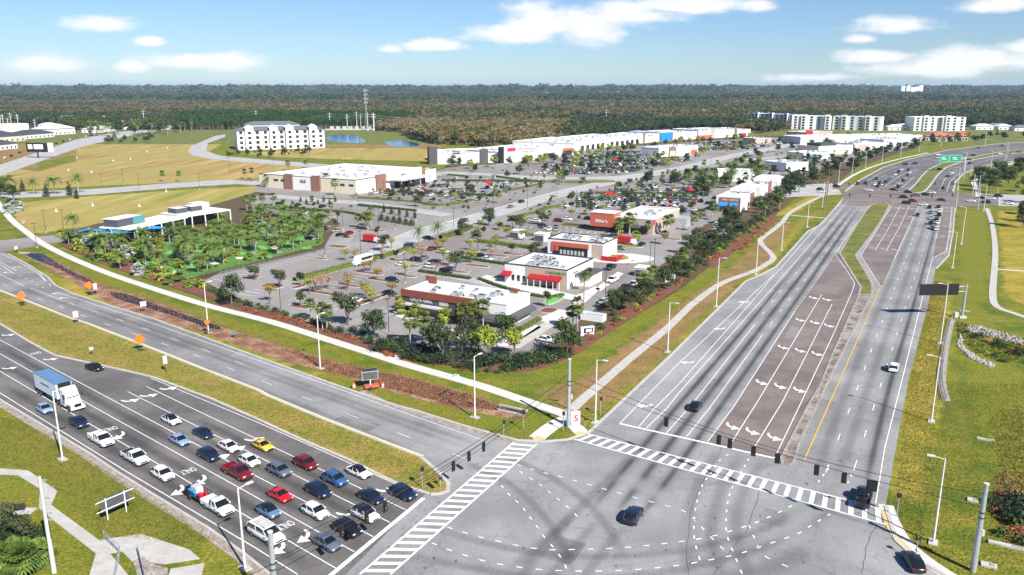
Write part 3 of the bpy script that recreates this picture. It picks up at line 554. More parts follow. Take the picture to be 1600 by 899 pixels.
# patched rectangles, covers and oil spots on the carriageways
pm = MB(); rr = random.Random(21)
for x, y, d_, l_, w_ in ((1290,640,DR,9,2.6),(1345,560,DR,14,2.2),(1100,600,DR,7,3),(1020,760,DR,6,3),(560,660,DU,8,3),(420,640,DU,10,2.6),(180,530,DU,12,3),(1210,810,DR,4,3),(880,860,DR,5,4),(1240,520,DR,9,2.5),(330,690,DL,8,2.5),(90,610,DL,9,3)):
    c = G(x, y); d_ = Vector(d_).normalized(); n_ = Vector((-d_.y, d_.x, 0)); pm.sheet([c-d_*l_/2-n_*w_/2, c+d_*l_/2-n_*w_/2, c+d_*l_/2+n_*w_/2, c-d_*l_/2+n_*w_/2], ZA+.017)
pm.build('road_patch', 'asphalt_old', kind='structure')
om = MB()
for _ in range(140):
    u = rr.random(); c = G(rr.uniform(1000,1380), rr.uniform(480,890)) if u < .5 else G(rr.uniform(60,640), rr.uniform(600,870)) if u < .8 else G(rr.uniform(640,1200), rr.uniform(720,895))
    px_, py_ = PX(c)
    if py_ < 637+ (1-(px_-961)/450)*60 and px_ < 1040 and u < .5: continue
    if u >= .5 and u < .8 and not (KLy(px_)+8 < py_ < LLy(px_)-8): continue
    r_ = rr.uniform(.08,.22); om.sheet([(c.x+r_*math.cos(k)*rr.uniform(.6,1.3), c.y+r_*1.6*math.sin(k)*rr.uniform(.6,1.3)) for k in [i*.785 for i in range(8)]], ZA+.0185)
om.build('oil_spots', 'oil', kind='structure')
# dark asphalt sealing lines
ck = MB()
for p in ([(1128,700),(1080,800),(1075,899)], [(1190,760),(1165,830),(1110,905)], [(640,700),(720,640)], [(1386,790),(1360,840),(1345,899)]):
    P = WS(p, 8); P = [q+Vector((R.uniform(-.15,.15), R.uniform(-.15,.15), 0)) for q in P]; ck.strip(P, .05, ZM+.004)
ck.build('crack_sealing', 'oil', kind='structure')
# ============================================================ VEHICLES
COLR = dict(white=(.78,.78,.77), silver=(.42,.45,.48), slate=(.10,.13,.17), skyblue=(.22,.32,.48), navy=(.008,.018,.05), black=(.009,.009,.011), red=(.62,.008,.01), maroon=(.16,.006,.014), yellow=(.52,.60,.03), blue=(.03,.10,.25), grey=(.16,.165,.17), tan=(.33,.28,.2), steelblue=(.10,.18,.30))
for k, c in COLR.items(): paint(k, c)
def ring(w, zb, zt, r=.12, rb=.08, top=.86):
    return [(w*.82,zb),(w-.01,zb+rb),(w,zb+(zt-zb)*.45),(w*.985,zt-r),(w*top,zt),(0,zt+.015),(-w*top,zt),(-w*.985,zt-r),(-w,zb+(zt-zb)*.45),(-w+.01,zb+rb),(-w*.82,zb)]
def loft(mb, st, m=0, smooth=True, cap=True):
    n = len(st[0][1]); vs = []
    for x, rg in st: vs += [(x, y, z) for y, z in rg]
    fs = []
    for i in range(len(st)-1):
        for j in range(n):
            a, b = i*n+j, i*n+(j+1) % n; fs.append((a, b, b+n, a+n))
    mb.add(vs, fs, m, smooth)
    if cap: mb.add(vs, [tuple(range(n)), tuple(range((len(st)-1)*n, len(st)*n))[::-1]], m)
def quadring(w0, w1, zb, zt): return [(w0,zb),(w0*.97,zb+(zt-zb)*.5),(w1,zt),(w1*.5,zt+.02),(-w1*.5,zt+.02),(-w1,zt),(-w0*.97,zb+(zt-zb)*.5),(-w0,zb)]
SPEC = {
 # L, W, lower body stations (x, zbot, ztop, wscale), greenhouse (x, zbase, ztop, wtop), roof from/to
 'sedan': (4.8, 1.86, [(2.38,.38,.60,.74),(2.30,.24,.70,.90),(1.95,.2,.78,.98),(1.05,.2,.92,1),(.1,.2,.95,1),(-.9,.2,.97,1),(-1.6,.2,1.0,.99),(-2.1,.22,.98,.95),(-2.33,.3,.90,.88),(-2.4,.42,.80,.82)], [(1.1,.88,.94,.70),(.35,.90,1.40,.62),(-.35,.90,1.46,.61),(-1.0,.9,1.42,.60),(-1.85,.94,1.02,.66)], (.30,-1.02)),
 'coupe': (4.6, 1.9, [(2.28,.36,.56,.72),(2.18,.2,.66,.90),(1.8,.18,.74,1),(.9,.18,.86,1),(0,.18,.90,1),(-.9,.18,.93,1),(-1.6,.2,.95,1),(-2.05,.24,.92,.94),(-2.3,.4,.78,.84)], [(.95,.82,.88,.70),(.15,.85,1.27,.60),(-.5,.85,1.31,.58),(-.95,.85,1.26,.57),(-1.85,.9,.98,.64)], (.1,-.9)),
 'suv': (4.75, 1.94, [(2.34,.42,.74,.78),(2.26,.3,.90,.92),(1.9,.26,1.0,.99),(1.15,.26,1.08,1),(.1,.26,1.1,1),(-1.0,.26,1.12,1),(-1.8,.27,1.13,.98),(-2.25,.3,1.1,.94),(-2.36,.42,1.0,.88)], [(1.2,1.02,1.1,.74),(.5,1.04,1.60,.68),(-.4,1.04,1.69,.67),(-1.5,1.04,1.66,.66),(-2.1,1.05,1.35,.70),(-2.28,1.06,1.12,.72)], (.5,-1.75)),
 'hatch': (4.3, 1.84, [(2.12,.38,.68,.76),(2.04,.26,.82,.92),(1.7,.22,.92,.99),(1.0,.22,1.0,1),(0,.22,1.02,1),(-1.0,.22,1.04,1),(-1.7,.24,1.05,.97),(-2.05,.3,1.0,.92),(-2.14,.42,.9,.86)], [(1.1,.94,1.0,.72),(.4,.96,1.48,.66),(-.4,.96,1.54,.65),(-1.3,.96,1.48,.64),(-2.0,1.0,1.08,.70)], (.4,-1.45)),
 'pickup': (5.85, 2.02, [(2.9,.5,.85,.80),(2.82,.36,1.02,.94),(2.3,.32,1.12,.99),(1.45,.32,1.17,1),(.6,.32,1.16,1),(-.65,.32,1.16,1),(-.72,.32,.72,1),(-2.75,.34,.72,1),(-2.9,.4,.70,.97)], [(1.55,1.1,1.17,.76),(.9,1.12,1.76,.70),(.1,1.12,1.86,.69),(-.4,1.12,1.85,.69),(-.68,1.12,1.2,.74)], (.85,-.48)),
 'van': (5.9, 2.04, [(2.9,.5,.9,.82),(2.82,.36,1.08,.94),(2.2,.32,1.18,.99),(1.5,.32,1.22,1),(-.5,.32,1.22,1),(-2.75,.34,1.22,.99),(-2.92,.42,1.15,.94)], [(1.65,1.14,1.22,.78),(.95,1.15,1.85,.74),(0,1.15,1.95,.74),(-2.55,1.15,1.93,.76),(-2.85,1.16,1.3,.80)], (.9,-2.45)),
}
MC = {}
def car_parts(kind, color, roof):
    key = (kind, color, roof)
    if key in MC: return MC[key]
    L, Wd, body, gh, (r0, r1) = SPEC[kind]; w = Wd/2; out = {}
    pm = MT['paint_'+color]; rm = MT['paint_'+(roof or color)]
    mb = MB(); loft(mb, [(x, ring(w*ws, zb, zt)) for x, zb, zt, ws in body])
    # roof skin and pillars
    sel = [(x, zt, wt) for x, zb, zt, wt in gh if r1-.45 <= x <= r0+.25]; pts = []
    def ztop(x):
        for (xa, _, za, wa), (xb, _, zb2, wb) in zip(gh, gh[1:]):
            if xb <= x <= xa: t = (xa-x)/(xa-xb); return za+(zb2-za)*t, (wa+(wb-wa)*t)
        return gh[-1][2], gh[-1][3]
    xs = [r0+(r1-r0)*i/5 for i in range(6)]; vs = []
    for x in xs:
        z, wt = ztop(x); wt *= w*1.35/1.0*.74/.74; ww = wt*.985
        vs += [(x, ww, z-.035), (x, ww*.8, z+.03), (x, 0, z+.045), (x, -ww*.8, z+.03), (x, -ww, z-.035)]
    fs = [(i*5+j, i*5+j+1, i*5+j+6, i*5+j+5) for i in range(5) for j in range(4)]
    mb.add(vs, fs, 1, True)
    for s in (-1, 1):
        for (xa, xb) in ((gh[0][0]-.02, r0), (r1, gh[-1][0]+.05)):
            za, wa = ztop(xa) if xa < gh[0][0] else (gh[0][2], gh[0][3]); zb2, wb = ztop(xb)
            mb.tube((xa, s*w*wa*1.36*.98, za), (xb, s*w*wb*1.34*.98, zb2-.02), .045, n=5, m=0)
        zc, wc = ztop((r0+r1)/2-.1); mb.tube(((r0+r1)/2-.1, s*w*.955, gh[1][1]), ((r0+r1)/2-.1, s*w*wc*1.34, zc-.02), .05, n=5, m=0)
        mb.box(gh[0][0]-.25, s*(w+.08), gh[0][2]+.06, .16, .2, .13, m=0)
    if kind == 'pickup':
        for s in (-1, 1): mb.box(-1.8, s*(w-.06), .92, 2.15, .11, .44, m=0)
        mb.box(-2.86, 0, .92, .09, Wd-.04, .44, m=0)
    if kind in ('suv', 'van'):
        for s in (-1, 1): mb.tube((r0-.1, s*w*.66, gh[2][2]+.05), (r1+.1, s*w*.66, gh[2][2]+.03), .025, n=4, m=2)
    out['body'] = (mb, [pm, rm, MT['plastic_dark']])
    g = MB(); loft(g, [(x, quadring(w*.955, w*wt*1.36, zb-.03, zt-.02)) for x, zb, zt, wt in gh]); out['windows'] = (g, [MT['glass_car']])
    rr = .33 if kind in ('sedan', 'coupe', 'hatch') else .39
    fx, bx = body[2][0]-.52+.02, -L/2+.85+(.25 if kind in ('pickup', 'van') else 0)
    wh = MB(); wh.tube((0,-.12,0), (0,.12,0), rr, n=16); out['wheel'] = (wh, [MT['tyre']])
    ri = MB(); ri.tube((0,-.125,0), (0,.125,0), rr*.64, n=10)
    for k in range(5):
        a = k*2*math.pi/5; ri.box(math.cos(a)*rr*.32, 0, math.sin(a)*rr*.32, .05, .262, .05, m=0)
    out['rim'] = (ri, [MT['rim']])
    out['wpos'] = [(fx, w-.10, rr), (fx, -w+.10, rr), (bx, w-.10, rr), (bx, -w+.10, rr)]
    z1 = body[1][2]-.10
    h = MB(); h.box(body[1][0]-.0, 0, z1, .16, .40, .15, taper=.8); out['headlight'] = (h, [MT['lamp_clear']]); out['hpos'] = (body[1][0]-.02, w*.66, z1)
    t = MB(); t.box(0, 0, 0, .12, .34, .17); out['tail_light'] = (t, [MT['lamp_red']]); out['tpos'] = (-L/2+.1, w*.74, body[-2][2]-.08)
    gr = MB(); gr.box(body[0][0]-.03, 0, (body[0][1]+body[0][2])/2, .12, w*1.05, .2); gr.box(body[0][0]-.08, 0, body[0][1]-.06, .2, w*1.3, .12); out['grille'] = (gr, [MT['plastic_dark']])
    out['all'] = None
    MC[key] = out
    return out
MESHC = {}
def meshof(key, mb, mats):
    if key not in MESHC:
        o = mb.build('tmp', mats); MESHC[key] = o.data; bpy.data.objects.remove(o)
    return MESHC[key]
def mobj(name, me, parent, loc=(0,0,0)):
    o = bpy.data.objects.new(name, me); COL.objects.link(o); o.parent = parent; o.location = loc; return o
KN = {'sedan': 'sedan', 'coupe': 'coupe', 'suv': 'suv', 'hatch': 'hatchback', 'pickup': 'pickup_truck', 'van': 'van'}
def car(kind, color, x, y, d, label=None, roof=None, full=True, group=None, z=None, near=None, wpos=None):
    P = wpos if wpos is not None else G(x, y); zz = .085 if z is None else z; sc_ = .93 if kind in ('pickup','van') else .87
    key = (kind, color, roof); p = car_parts(*key); rz = math.atan2(d[1], d[0])
    if full:
        r = empty(KN[kind], (P.x, P.y, zz), rz)
        mobj('body', meshof(key+('b',), *p['body']), r); mobj('windows', meshof(key+('w',), *p['windows']), r)
        for q in p['wpos']:
            wo = mobj('wheel', meshof((kind, 'wh'), *p['wheel']), r, q); mobj('rim', meshof((kind, 'ri'), *p['rim']), wo)
        hx, hy, hz = p['hpos']; me = meshof((kind, 'hl'), *p['headlight'])
        for s in (1, -1): mobj('headlight', me, r, (0, s*hy, 0))
        tx, ty, tz = p['tpos']
        for s in (1, -1): mobj('tail_light', meshof((kind, 'tl'), *p['tail_light']), r, (tx, s*ty, tz))
        mobj('grille', meshof((kind, 'gr'), *p['grille']), r)
    else:
        if key+('all',) not in MESHC:
            mb = MB()
            def put(m, off=(0,0,0), mi=0):
                mb.add([(v[0]+off[0], v[1]+off[1], v[2]+off[2]) for v in m.v], m.f, mi)
            b = p['body'][0]
            for f, mm, sm in zip(b.f, b.m, b.sm): pass
            o = len(mb.v); mb.v.extend(b.v)
            for f, mm, sm in zip(b.f, b.m, b.sm): mb.f.append([i+o for i in f]); mb.m.append(mm); mb.sm.append(sm)
            put(p['windows'][0], mi=3)
            for q in p['wpos']: put(p['wheel'][0], q, 4)
            put(p['headlight'][0], (0, p['hpos'][1], 0), 5); put(p['headlight'][0], (0, -p['hpos'][1], 0), 5)
            meshof(key+('all',), mb, p['body'][1]+[MT['glass_car'], MT['tyre'], MT['lamp_clear']])
        r = bpy.data.objects.new(KN[kind], MESHC[key+('all',)]); COL.objects.link(r); r.location = (P.x, P.y, zz); r.rotation_euler.z = rz
    r.scale = (sc_, sc_, sc_)
    tag(r, {'suv': 'car', 'pickup': 'pickup truck', 'van': 'van'}.get(kind, 'car'), label, group, near=near)
    r['_k'] = kind; r['_c'] = color
    return r
q = 'vehicles queued at the near stop line'
NEAR = [
 ('hatch','skyblue',70,644,None,'light blue hatchback following the white pickups, rearmost car in the outer lane'),
 ('suv','navy',124,666,None,'dark navy sport utility car right behind the white flatbed pickup in the outer lane'),
 ('suv','white',255,747,None,'small white sport utility car behind the pickup that tows an equipment trailer'),
 ('hatch','steelblue',420,805,'black','blue grey hatchback with black roof stopped beside the painted ONLY'),
 ('sedan','slate',511,854,None,'dark slate sedan nearest the stop line at the bottom, two turn arrows behind it'),
 ('sedan','skyblue',281,693,None,'light blue sedan directly behind a dark navy sport utility car, rearmost in its lane'),
 ('suv','navy',327,717,None,'dark navy sport utility car directly behind the dark red pickup'),
 ('pickup','maroon',372,744,None,'dark red pickup with covered bed in the queue'),
 ('coupe','red',438,779,None,'bright red car in the middle of the queue'),
 ('suv','white',493,806,None,'white sport utility car in front of the bright red car'),
 ('suv','black',543,833,None,'black sport utility car first at the stop line beside the slate sedan'),
 ('sedan','white',268,661,'black','white sedan with black roof, last of its lane'),
 ('sedan','navy',318,682,None,'very dark sedan between two white cars in its lane'),
 ('sedan','white',358,703,None,'white sedan between the very dark sedan and the white hatchback'),
 ('hatch','white',390,726,'white','white hatchback beside the dark red pickup'),
 ('suv','slate',437,741,None,'dark blue grey sport utility car between the white hatchback and the bright red car'),
 ('suv','navy',498,773,None,'navy sport utility car beside the bright red car'),
 ('suv','white',571,810,'black','white sport utility car with black roof first at the stop line'),
 ('coupe','yellow',411,701,None,'bright yellow car in the queue'),
 ('suv','maroon',478,730,None,'dark red sport utility car ahead of the yellow car'),
 ('suv','blue',524,755,None,'mid blue sport utility car ahead of the dark red one'),
 ('sedan','navy',580,782,None,'dark navy sedan first at the line beside the white car with black roof'),
 ('sedan','white',561,743,'black','white sedan with black roof alone in the turn lane next to the grass median'),
 ('suv','navy',630,777,None,'dark navy sport utility car at the stop line nearest the median tip'),
 ('hatch','black',148,579,None,'black hatchback alone beside the curving median kerb')]
for k, c, x, y, rf, lb in NEAR:
    d = DL if x > 160 or y > 600 else DL+Vector((.25,.15,0)); car(k, c, x, y, d, lb, roof=rf, group=q if x > 60 and y > 640 else None)
car('suv','navy',990,812,-DR*1.0+Vector((-.0,.1,0)),'dark blue sport utility car alone in the middle of the junction')
bpy.context.view_layer.update()
r = bpy.data.objects[COL.objects[-1].name]
car('sedan','black',1087,639,DR*-1,'black sedan approaching the junction between dark wheel tracks')
car('suv','white',1396,579,G(1409,492)-G(1359,646),'white car driving away alone on the right carriageway')
car('pickup','black',1349,784,G(1409,492)-G(1359,646),'black pickup crossing the far end of the zebra crossing')
car('sedan','black',1426,884,G(1385,800)-G(1450,900),'black sedan in the turning lane at the bottom right kerb')
# white pickups and the van
for k, x, y, lb in (('pickup',159,693,'white flatbed pickup with open dark bed, third from the rear of the outer lane'),('pickup',212,721,'white pickup with black bed cover behind the small white sport utility car'),('pickup',341,798,'white pickup towing the equipment trailer'),('van',417,842,'large white van with roof rack, frontmost in the outer lane')):
    r = car(k, 'white', x, y, DL, lb, group=q)
    if k == 'pickup' and x < 300:
        mb = MB(); mb.box(-1.8, 0, 1.12 if x > 200 else .78, 2.1, 1.78, .05); mb.build('bed_cover', 'plastic_dark', r)
    if k == 'pickup' and x < 200:
        mb = MB()
        for s in (-1, 1): mb.box(-1.8, s*.93, 1.22, 1.9, .22, .3)
        mb.build('tool_box', 'white', r)
    if k == 'van':
        mb = MB(); mb.box(-.6, 0, 2.02, 2.6, 1.2, .06); mb.box(-1.2, 0, 2.1, .9, .7, .14); mb.build('roof_box', 'wall_lgrey', r)
        for xx in (-2.0, -.9):
            mb = MB(); mb.box(xx, 0, 1.52, .9, 1.99, .34); mb.build('side_window', 'glass_car', r)
# equipment trailer behind the towing pickup
P = G(311,779); t = empty('equipment_trailer', (P.x, P.y, .085), math.atan2(DL.y, DL.x)); tag(t, 'trailer', 'small black equipment trailer loaded with a compressor, hitched to the white pickup')
mb = MB(); mb.box(0,0,.55,3.4,1.9,.1)
for s in (-1, 1):
    mb.box(0, s*.95, 1.15, 3.4, .06, .08); 
    for xx in (-1.65,-.6,.6,1.65): mb.box(xx, s*.95, .85, .06, .06, .6)
mb.tube((1.7,.5,.5),(3.0,0,.5),.05); mb.tube((1.7,-.5,.5),(3.0,0,.5),.05); mb.box(-1.7,0,1.0,.06,1.9,.8); mb.build('frame', 'black', t)
mb = MB(); mb.box(-.3,0,1.15,1.5,1.1,1.0,taper=.9); mb.box(-.3,0,1.68,1.2,.8,.1); mb.build('compressor', 'wall_lgrey', t)
mb = MB(); mb.box(1.0,-.3,.85,.8,.6,.45); mb.box(.9,.5,.8,.5,.4,.4); mb.build('tool_crate', 'red', t)
mb = MB(); mb.box(-.4,-.72,.95,1.4,.3,.7); mb.build('water_tank', 'sail_blue', t)
for s in (-1, 1):
    wo = MB(); wo.tube((0,-.1,0),(0,.1,0),.36,n=14); o = wo.build('wheel', 'tyre', t, loc=(-.5, s*1.05, .36))
# articulated lorry
P = G(98,629); d = DL; t = empty('articulated_lorry', (P.x, P.y, .085), math.atan2(d.y, d.x)); tag(t, 'truck', 'white articulated lorry with blue topped refrigerated trailer', group=q)
mb = MB(); mb.box(-3.2,0,2.55,9.4,2.55,2.65); mb.build('trailer_body', 'trailer_side', t)
mb = MB(); mb.box(-3.2,0,3.92,9.45,2.6,.1); mb.build('trailer_roof', 'trailer_top', t)
mb = MB(); mb.box(-3.2,0,1.15,9.3,2.5,.16); mb.box(-1.6,1.15,.8,4.2,.06,.65); mb.box(-1.6,-1.15,.8,4.2,.06,.65); mb.box(-7.9,0,.7,.1,2.4,.12); mb.build('trailer_chassis', 'plastic_dark', t)
mb = MB(); mb.box(1.75,0,3.2,.5,2.0,1.5); mb.build('refrigeration_unit', 'black', t)
mb = MB(); mb.box(-3.4,-1.284,2.7,3.6,.012,.35); mb.box(-3.4,1.284,2.7,3.6,.012,.35); mb.build('stripe', 'steelblue' if False else 'paint_steelblue', t)
mb = MB()
loft(mb, [(2.5, quadring(1.2,1.15,.8,3.5)),(3.3, quadring(1.22,1.12,.8,3.65)),(4.3, quadring(1.22,1.0,.8,3.2)),(4.62, quadring(1.2,.98,.8,2.75))], smooth=False)
loft(mb, [(4.6, quadring(1.15,1.0,.7,2.0)),(5.6, quadring(1.05,.9,.7,1.8)),(6.2, quadring(.95,.75,.75,1.5)),(6.35, quadring(.8,.6,.8,1.3))], smooth=True); mb.box(6.3,0,.6,.3,2.3,.4); mb.build('cab', 'paint_white', t)
mb = MB(); mb.add([(4.66,-.95,2.05),(4.66,.95,2.05),(4.50,.92,2.72),(4.50,-.92,2.72)], [(0,1,2,3)]); 
for s in (-1, 1): mb.box(4.0, s*1.19, 2.35, .8, .06, .6)
mb.build('windshield', 'glass_car', t)
mb = MB(); mb.box(6.38,0,1.05,.08,1.1,.6); mb.build('grille', 'black', t)
for s in (-1, 1):
    mb = MB(); mb.box(6.2, s*.95, .98, .3, .28, .2); mb.build('headlight', 'lamp_clear', t)
    mb = MB(); mb.box(4.75, s*1.5, 2.3, .12, .2, .55); mb.tube((4.7,s*1.2,2.3),(4.75,s*1.5,2.3),.03); mb.build('mirror', 'plastic_dark', t)
    mb = MB(); mb.tube((2.9,s*1.05,.8),(4.2,s*1.05,.8),.3,n=10); mb.build('fuel_tank', 'galv', t)
    for xx in (5.6, 2.3, 1.1, -6.0, -7.2):
        wo = MB(); wo.tube((0,-.16,0),(0,.16,0),.5,n=16); o = wo.build('wheel', 'tyre', t, loc=(xx, s*1.08, .5)); ri = MB(); ri.tube((0,-.165,0),(0,.165,0),.28,n=12); ri.build('rim', 'rim', o)
# minibus in the near car park
P = G(566,413); t = empty('minibus', (P.x, P.y, .06), math.atan2(-U.y, -U.x)); tag(t, 'bus', 'white and teal minibus parked beside the clipped hedge')
mb = MB(); loft(mb, [(-3.9, quadring(1.1,1.0,.4,2.6)),(-3.8, quadring(1.15,1.05,.35,2.75)),(2.0, quadring(1.15,1.05,.35,2.78)),(2.6, quadring(1.1,.95,.35,2.5)),(2.95, quadring(1.05,.9,.35,1.9)),(3.1, quadring(1.02,.9,.35,1.35)),(4.0, quadring(.92,.8,.4,1.15)),(4.1, quadring(.85,.7,.5,.9))], smooth=False); mb.build('body', 'paint_white', t)
mb = MB(); mb.box(-1.0,0,1.85,5.2,2.25,.75); mb.build('side_windows', 'glass_car', t); mb = MB(); mb.box(-.8,0,2.35,6.0,2.2,.18); mb.build('stripe', 'teal', t)
mb = MB(); mb.add([(3.02,-.85,1.4),(3.02,.85,1.4),(2.66,.82,2.25),(2.66,-.82,2.25)], [(0,1,2,3)]); mb.build('windshield', 'glass_car', t)
for xx in (3.0,-2.4):
    for s in (-1,1):
        wo = MB(); wo.tube((0,-.13,0),(0,.13,0),.4,n=14); wo.build('wheel', 'tyre', t, loc=(xx, s*1.02, .4))
# cars of the near and middle car parks, placed one by one
NL = 'cars parked in the near car park'
def lot(kind, c, x, y, d, full=None, near=None): return car(kind, c, x, y, d, None, full=(y > 395) if full is None else full, group=NL if y > 340 else 'cars in the shopping car parks', z=.055, near=near)
for a in [('suv','white',556,474,U),('suv','navy',613,441,V),('sedan','navy',609,461,V),('sedan','white',628,416,V),('suv','white',672,419,V),('suv','black',651,409,V),('sedan','grey',663,405,U),('suv','black',697,427,V),('sedan','black',679,412,V),
          ('sedan','white',761,407,V),('sedan','black',751,402,V),('sedan','maroon',675,391,U),('suv','white',692,396,V),('suv','navy',640,388,V),('sedan','navy',592,404,V),('sedan','white',618,396,U),('suv','navy',648,549,V),('sedan','white',853,534,V),
          ('sedan','black',669,374,V),('sedan','white',703,348,U),('sedan','grey',798,325,U),('suv','navy',815,317,U),('sedan','white',838,347,V),('sedan','black',848,354,V),('suv','maroon',873,347,V),('suv','black',852,342,V),('sedan','white',886,344,V),('suv','black',920,344,V),('sedan','white',882,323,V),
          ('suv','navy',500,346,V),('suv','navy',506,359,V),('suv','white',462,338,V),('sedan','white',470,332,V),('sedan','black',532,369,U),('sedan','white',990,446,U),('suv','black',978,452,U),('sedan','maroon',968,460,U),('sedan','grey',955,466,U),('suv','silver',944,474,U),('sedan','grey',968,390,V),('sedan','navy',1003,384,U),
          ('suv','navy',1108,320,V),('suv','black',1119,312,V),('sedan','white',1083,330,V)]: lot(*a)
lot('pickup','black',954,421,-U,True); lot('pickup','white',957,441,-U,True)
# far junction traffic
FJ = 'cars at the far junction'
DF = G(1446,322)-G(1424,400)
for c, x, y, d in [('navy',1419,302,V),('grey',1432,307,V),('navy',1446,306,V),('white',1455,303,V),('navy',1471,314,V),('maroon',1426,316,V),('black',1412,310,V),('black',1416,319,V),('white',1443,322,V),('white',1357,299,V),('black',1396,298,V),
                   ('black',1433,338,-DF),('black',1452,326,DF),('black',1466,325,DF),('grey',1454,334,DF),('white',1468,332,DF),('black',1467,338,DF),('silver',1455,343,DF),('black',1463,345,DF),('white',1465,350,DF),('black',1454,351,DF),('grey',1456,358,DF),('white',1463,360,DF)]:
    car(R.choice(['sedan','suv','suv']), c, x, y, d, None, full=False, group=FJ)
DQ = G(1383,290)-G(1410,268)
for i in range(7): car(R.choice(['sedan','suv']), ['white','black','grey','silver','white','black','white'][i], 1379+i*4.9, 290-i*3.9, DQ, None, full=False, group=FJ)
for i in range(6): car(R.choice(['sedan','suv']), ['black','white','black','silver','black','white'][i], 1403+i*3.7, 294-i*4.6, DQ, None, full=False, group=FJ)
for c, x, y in (('black',1340,289),('black',1352,288),('white',1367,290),('black',1371,293),('black',1369,281),('black',1374,288),('black',1419,267)): car('suv', c, x, y, DQ, None, full=False, group=FJ)
HW = 'cars on the far carriageways'
for c, x, y, d in [('black',1414,258,(-1,-.35)),('black',1429,257,(-1,-.35)),('white',1465,243,(-1,-.35)),('silver',1464,248,(-1,-.35)),('black',1468,266,(1,.9)),('white',1487,272,(1,.9)),('navy',1481,277,(1,.9)),('black',1473,295,(1,2)),('black',1514,251,(1,.3)),('black',1517,257,(1,.3)),('black',1521,244,(1,.3)),('black',1528,232,(-1,-.2)),('black',1565,229,(-1,-.2)),('white',1562,241,(1,.2)),('grey',1577,243,(1,.2)),('black',1591,239,(1,.2)),
                   ('white',1517,316,V),('black',1540,318,-V),('white',1548,312,V),('white',1575,320,V),('black',1560,308,V),('black',1531,311,-V),('black',1282,298,V),('white',1283,301,-V),('black',1307,293,V)]:
    car(R.choice(['sedan','suv']), c, x, y, d, None, full=False, group=HW)
for c, x, y in (('white',8,248),('black',18,245),('black',31,240),('black',99,222),('black',143,212),('grey',120,216),('black',88,225),('black',153,209),('white',110,219),('white',135,214)): car('suv', c, x, y, G(190,207)-G(60,244), None, full=False, group='cars on the highway at far left')
# striped rows of bays with parked cars
SL = MB(); ROWCARS = []
CC = ['white']*7+['black']*6+['grey']*4+['silver']*3+['navy']*3+['red','maroon','blue','tan','slate']
def row(p0, p1, side, occ, depth=5.2, lines=True, sw=2.75, cars=True):
    a, b = G(*p0), G(*p1); L = (b-a).length; d = (b-a)/L; n = Vector((-d.y, d.x, 0))*side; k = int(L/sw)
    if lines:
        for i in range(k+1): p = a+d*(i*sw); SL.strip([p, p+n*depth], .18, .062)
    for i in range(k):
        if cars and R.random() < occ:
            p = a+d*((i+.5)*sw)+n*(2.7+R.uniform(-.25,.25)); ROWCARS.append((R.choice(['hatch','hatch','pickup','hatch','suv','sedan'] if R.random() < .6 else ['suv','sedan']), R.choice(CC), p, n*R.choice((1,-1))))
row((334,437),(505,391),-1,0); row((395,463),(640,392),1,0); row((490,450),(640,404),-1,.0); row((545,478),(470,462),1,.0); row((630,500),(570,487),-1,0)
row((500,352),(560,367),-1,.1); row((520,385),(540,352),-1,.0); row((560,385),(600,372),1,.1)
row((640,420),(720,432),-1,.15); row((640,408),(740,424),-1,.25); row((735,378),(830,392),-1,.0); row((730,398),(800,404),-1,.15); row((700,400),(770,410),1,.2)
row((850,362),(930,366),1,.35); row((790,352),(900,356),-1,.2)
for (p0, p1, occ) in [((560,312),(680,317),.12),((580,304),(760,311),.3),((600,299),(790,303),.45),((650,292),(800,296),.35),((660,286),(830,288),.2),((690,279),(860,281),.12),
                      ((880,322),(1080,324),.5),((900,314),(1100,315),.65),((930,307),(1110,307),.6),((960,300),(1120,299),.5),((1000,293),(1120,291),.4),((405,325),(500,335),.25),((430,318),(520,324),.25)]:
    row(p0, p1, 1, occ); row(p0, p1, -1, occ)
for (p0, p1, occ) in [((835,272),(1000,269),.6),((850,266),(1020,263),.75),((862,260),(1040,257),.8),((880,254.5),(1080,251),.8),((895,249.5),(1020,247),.75),((905,245),(1020,242.5),.75),((930,240.5),(1010,238.5),.7),((1040,237),(1170,233),.6),((1050,233),(1200,228.5),.6),((1090,228.5),(1250,224.5),.5),((1080,225),(1230,221),.5),((1180,262),(1290,258),.4),((1100,272),(1180,269),.4),((1110,279),(1190,276),.3)]:
    row(p0, p1, 1, occ, lines=False); row(p0, p1, -1, occ, lines=False)
R.shuffle(ROWCARS)
nc = sum(1 for o in COL.objects if o.parent is None and o.get('category') == 'car')
ROWCARS = sorted(ROWCARS, key=lambda a: a[2].y)
sed = [c for c in ROWCARS]; lim = {'sedan': 0, 'suv': 0, 'hatch': 0, 'pickup': 0}; BAN = []
print('row cars', len(sed))
# ============================================================ STREET FURNITURE
def lamp(bx, by, tx, ty, arm, label=None, group='tall white roadside lamps', nm='street_lamp', h=None):
    P = G(bx, by); H_ = h or max(9.5, min(13, HGT(bx, by, ty))); a = Vector(arm).normalized(); t = empty(nm, (P.x, P.y, 0)); 
    mb = MB(); mb.tube((0,0,.1),(0,0,H_),.15,.09,n=8); mb.tube((0,0,H_-.1), tuple(a*1.1+Vector((0,0,H_+.05))), .05, n=6); mb.build('pole', 'pole_white', t)
    mb = MB(); mb.box(a.x*1.45, a.y*1.45, H_+.06, .85, .34, .14, rz=math.atan2(a.y, a.x)); mb.build('lamp_head', 'pole_white', t)
    mb = MB(); mb.box(0,0,.12,1.5,1.0,.16, rz=math.atan2(a.y, a.x)+math.pi/2); mb.build('base', 'concrete', t)
    tag(t, 'street lamp', label, group, near='lamp'); return t
LR = Vector((-DR.y, DR.x, 0)) # across the right road
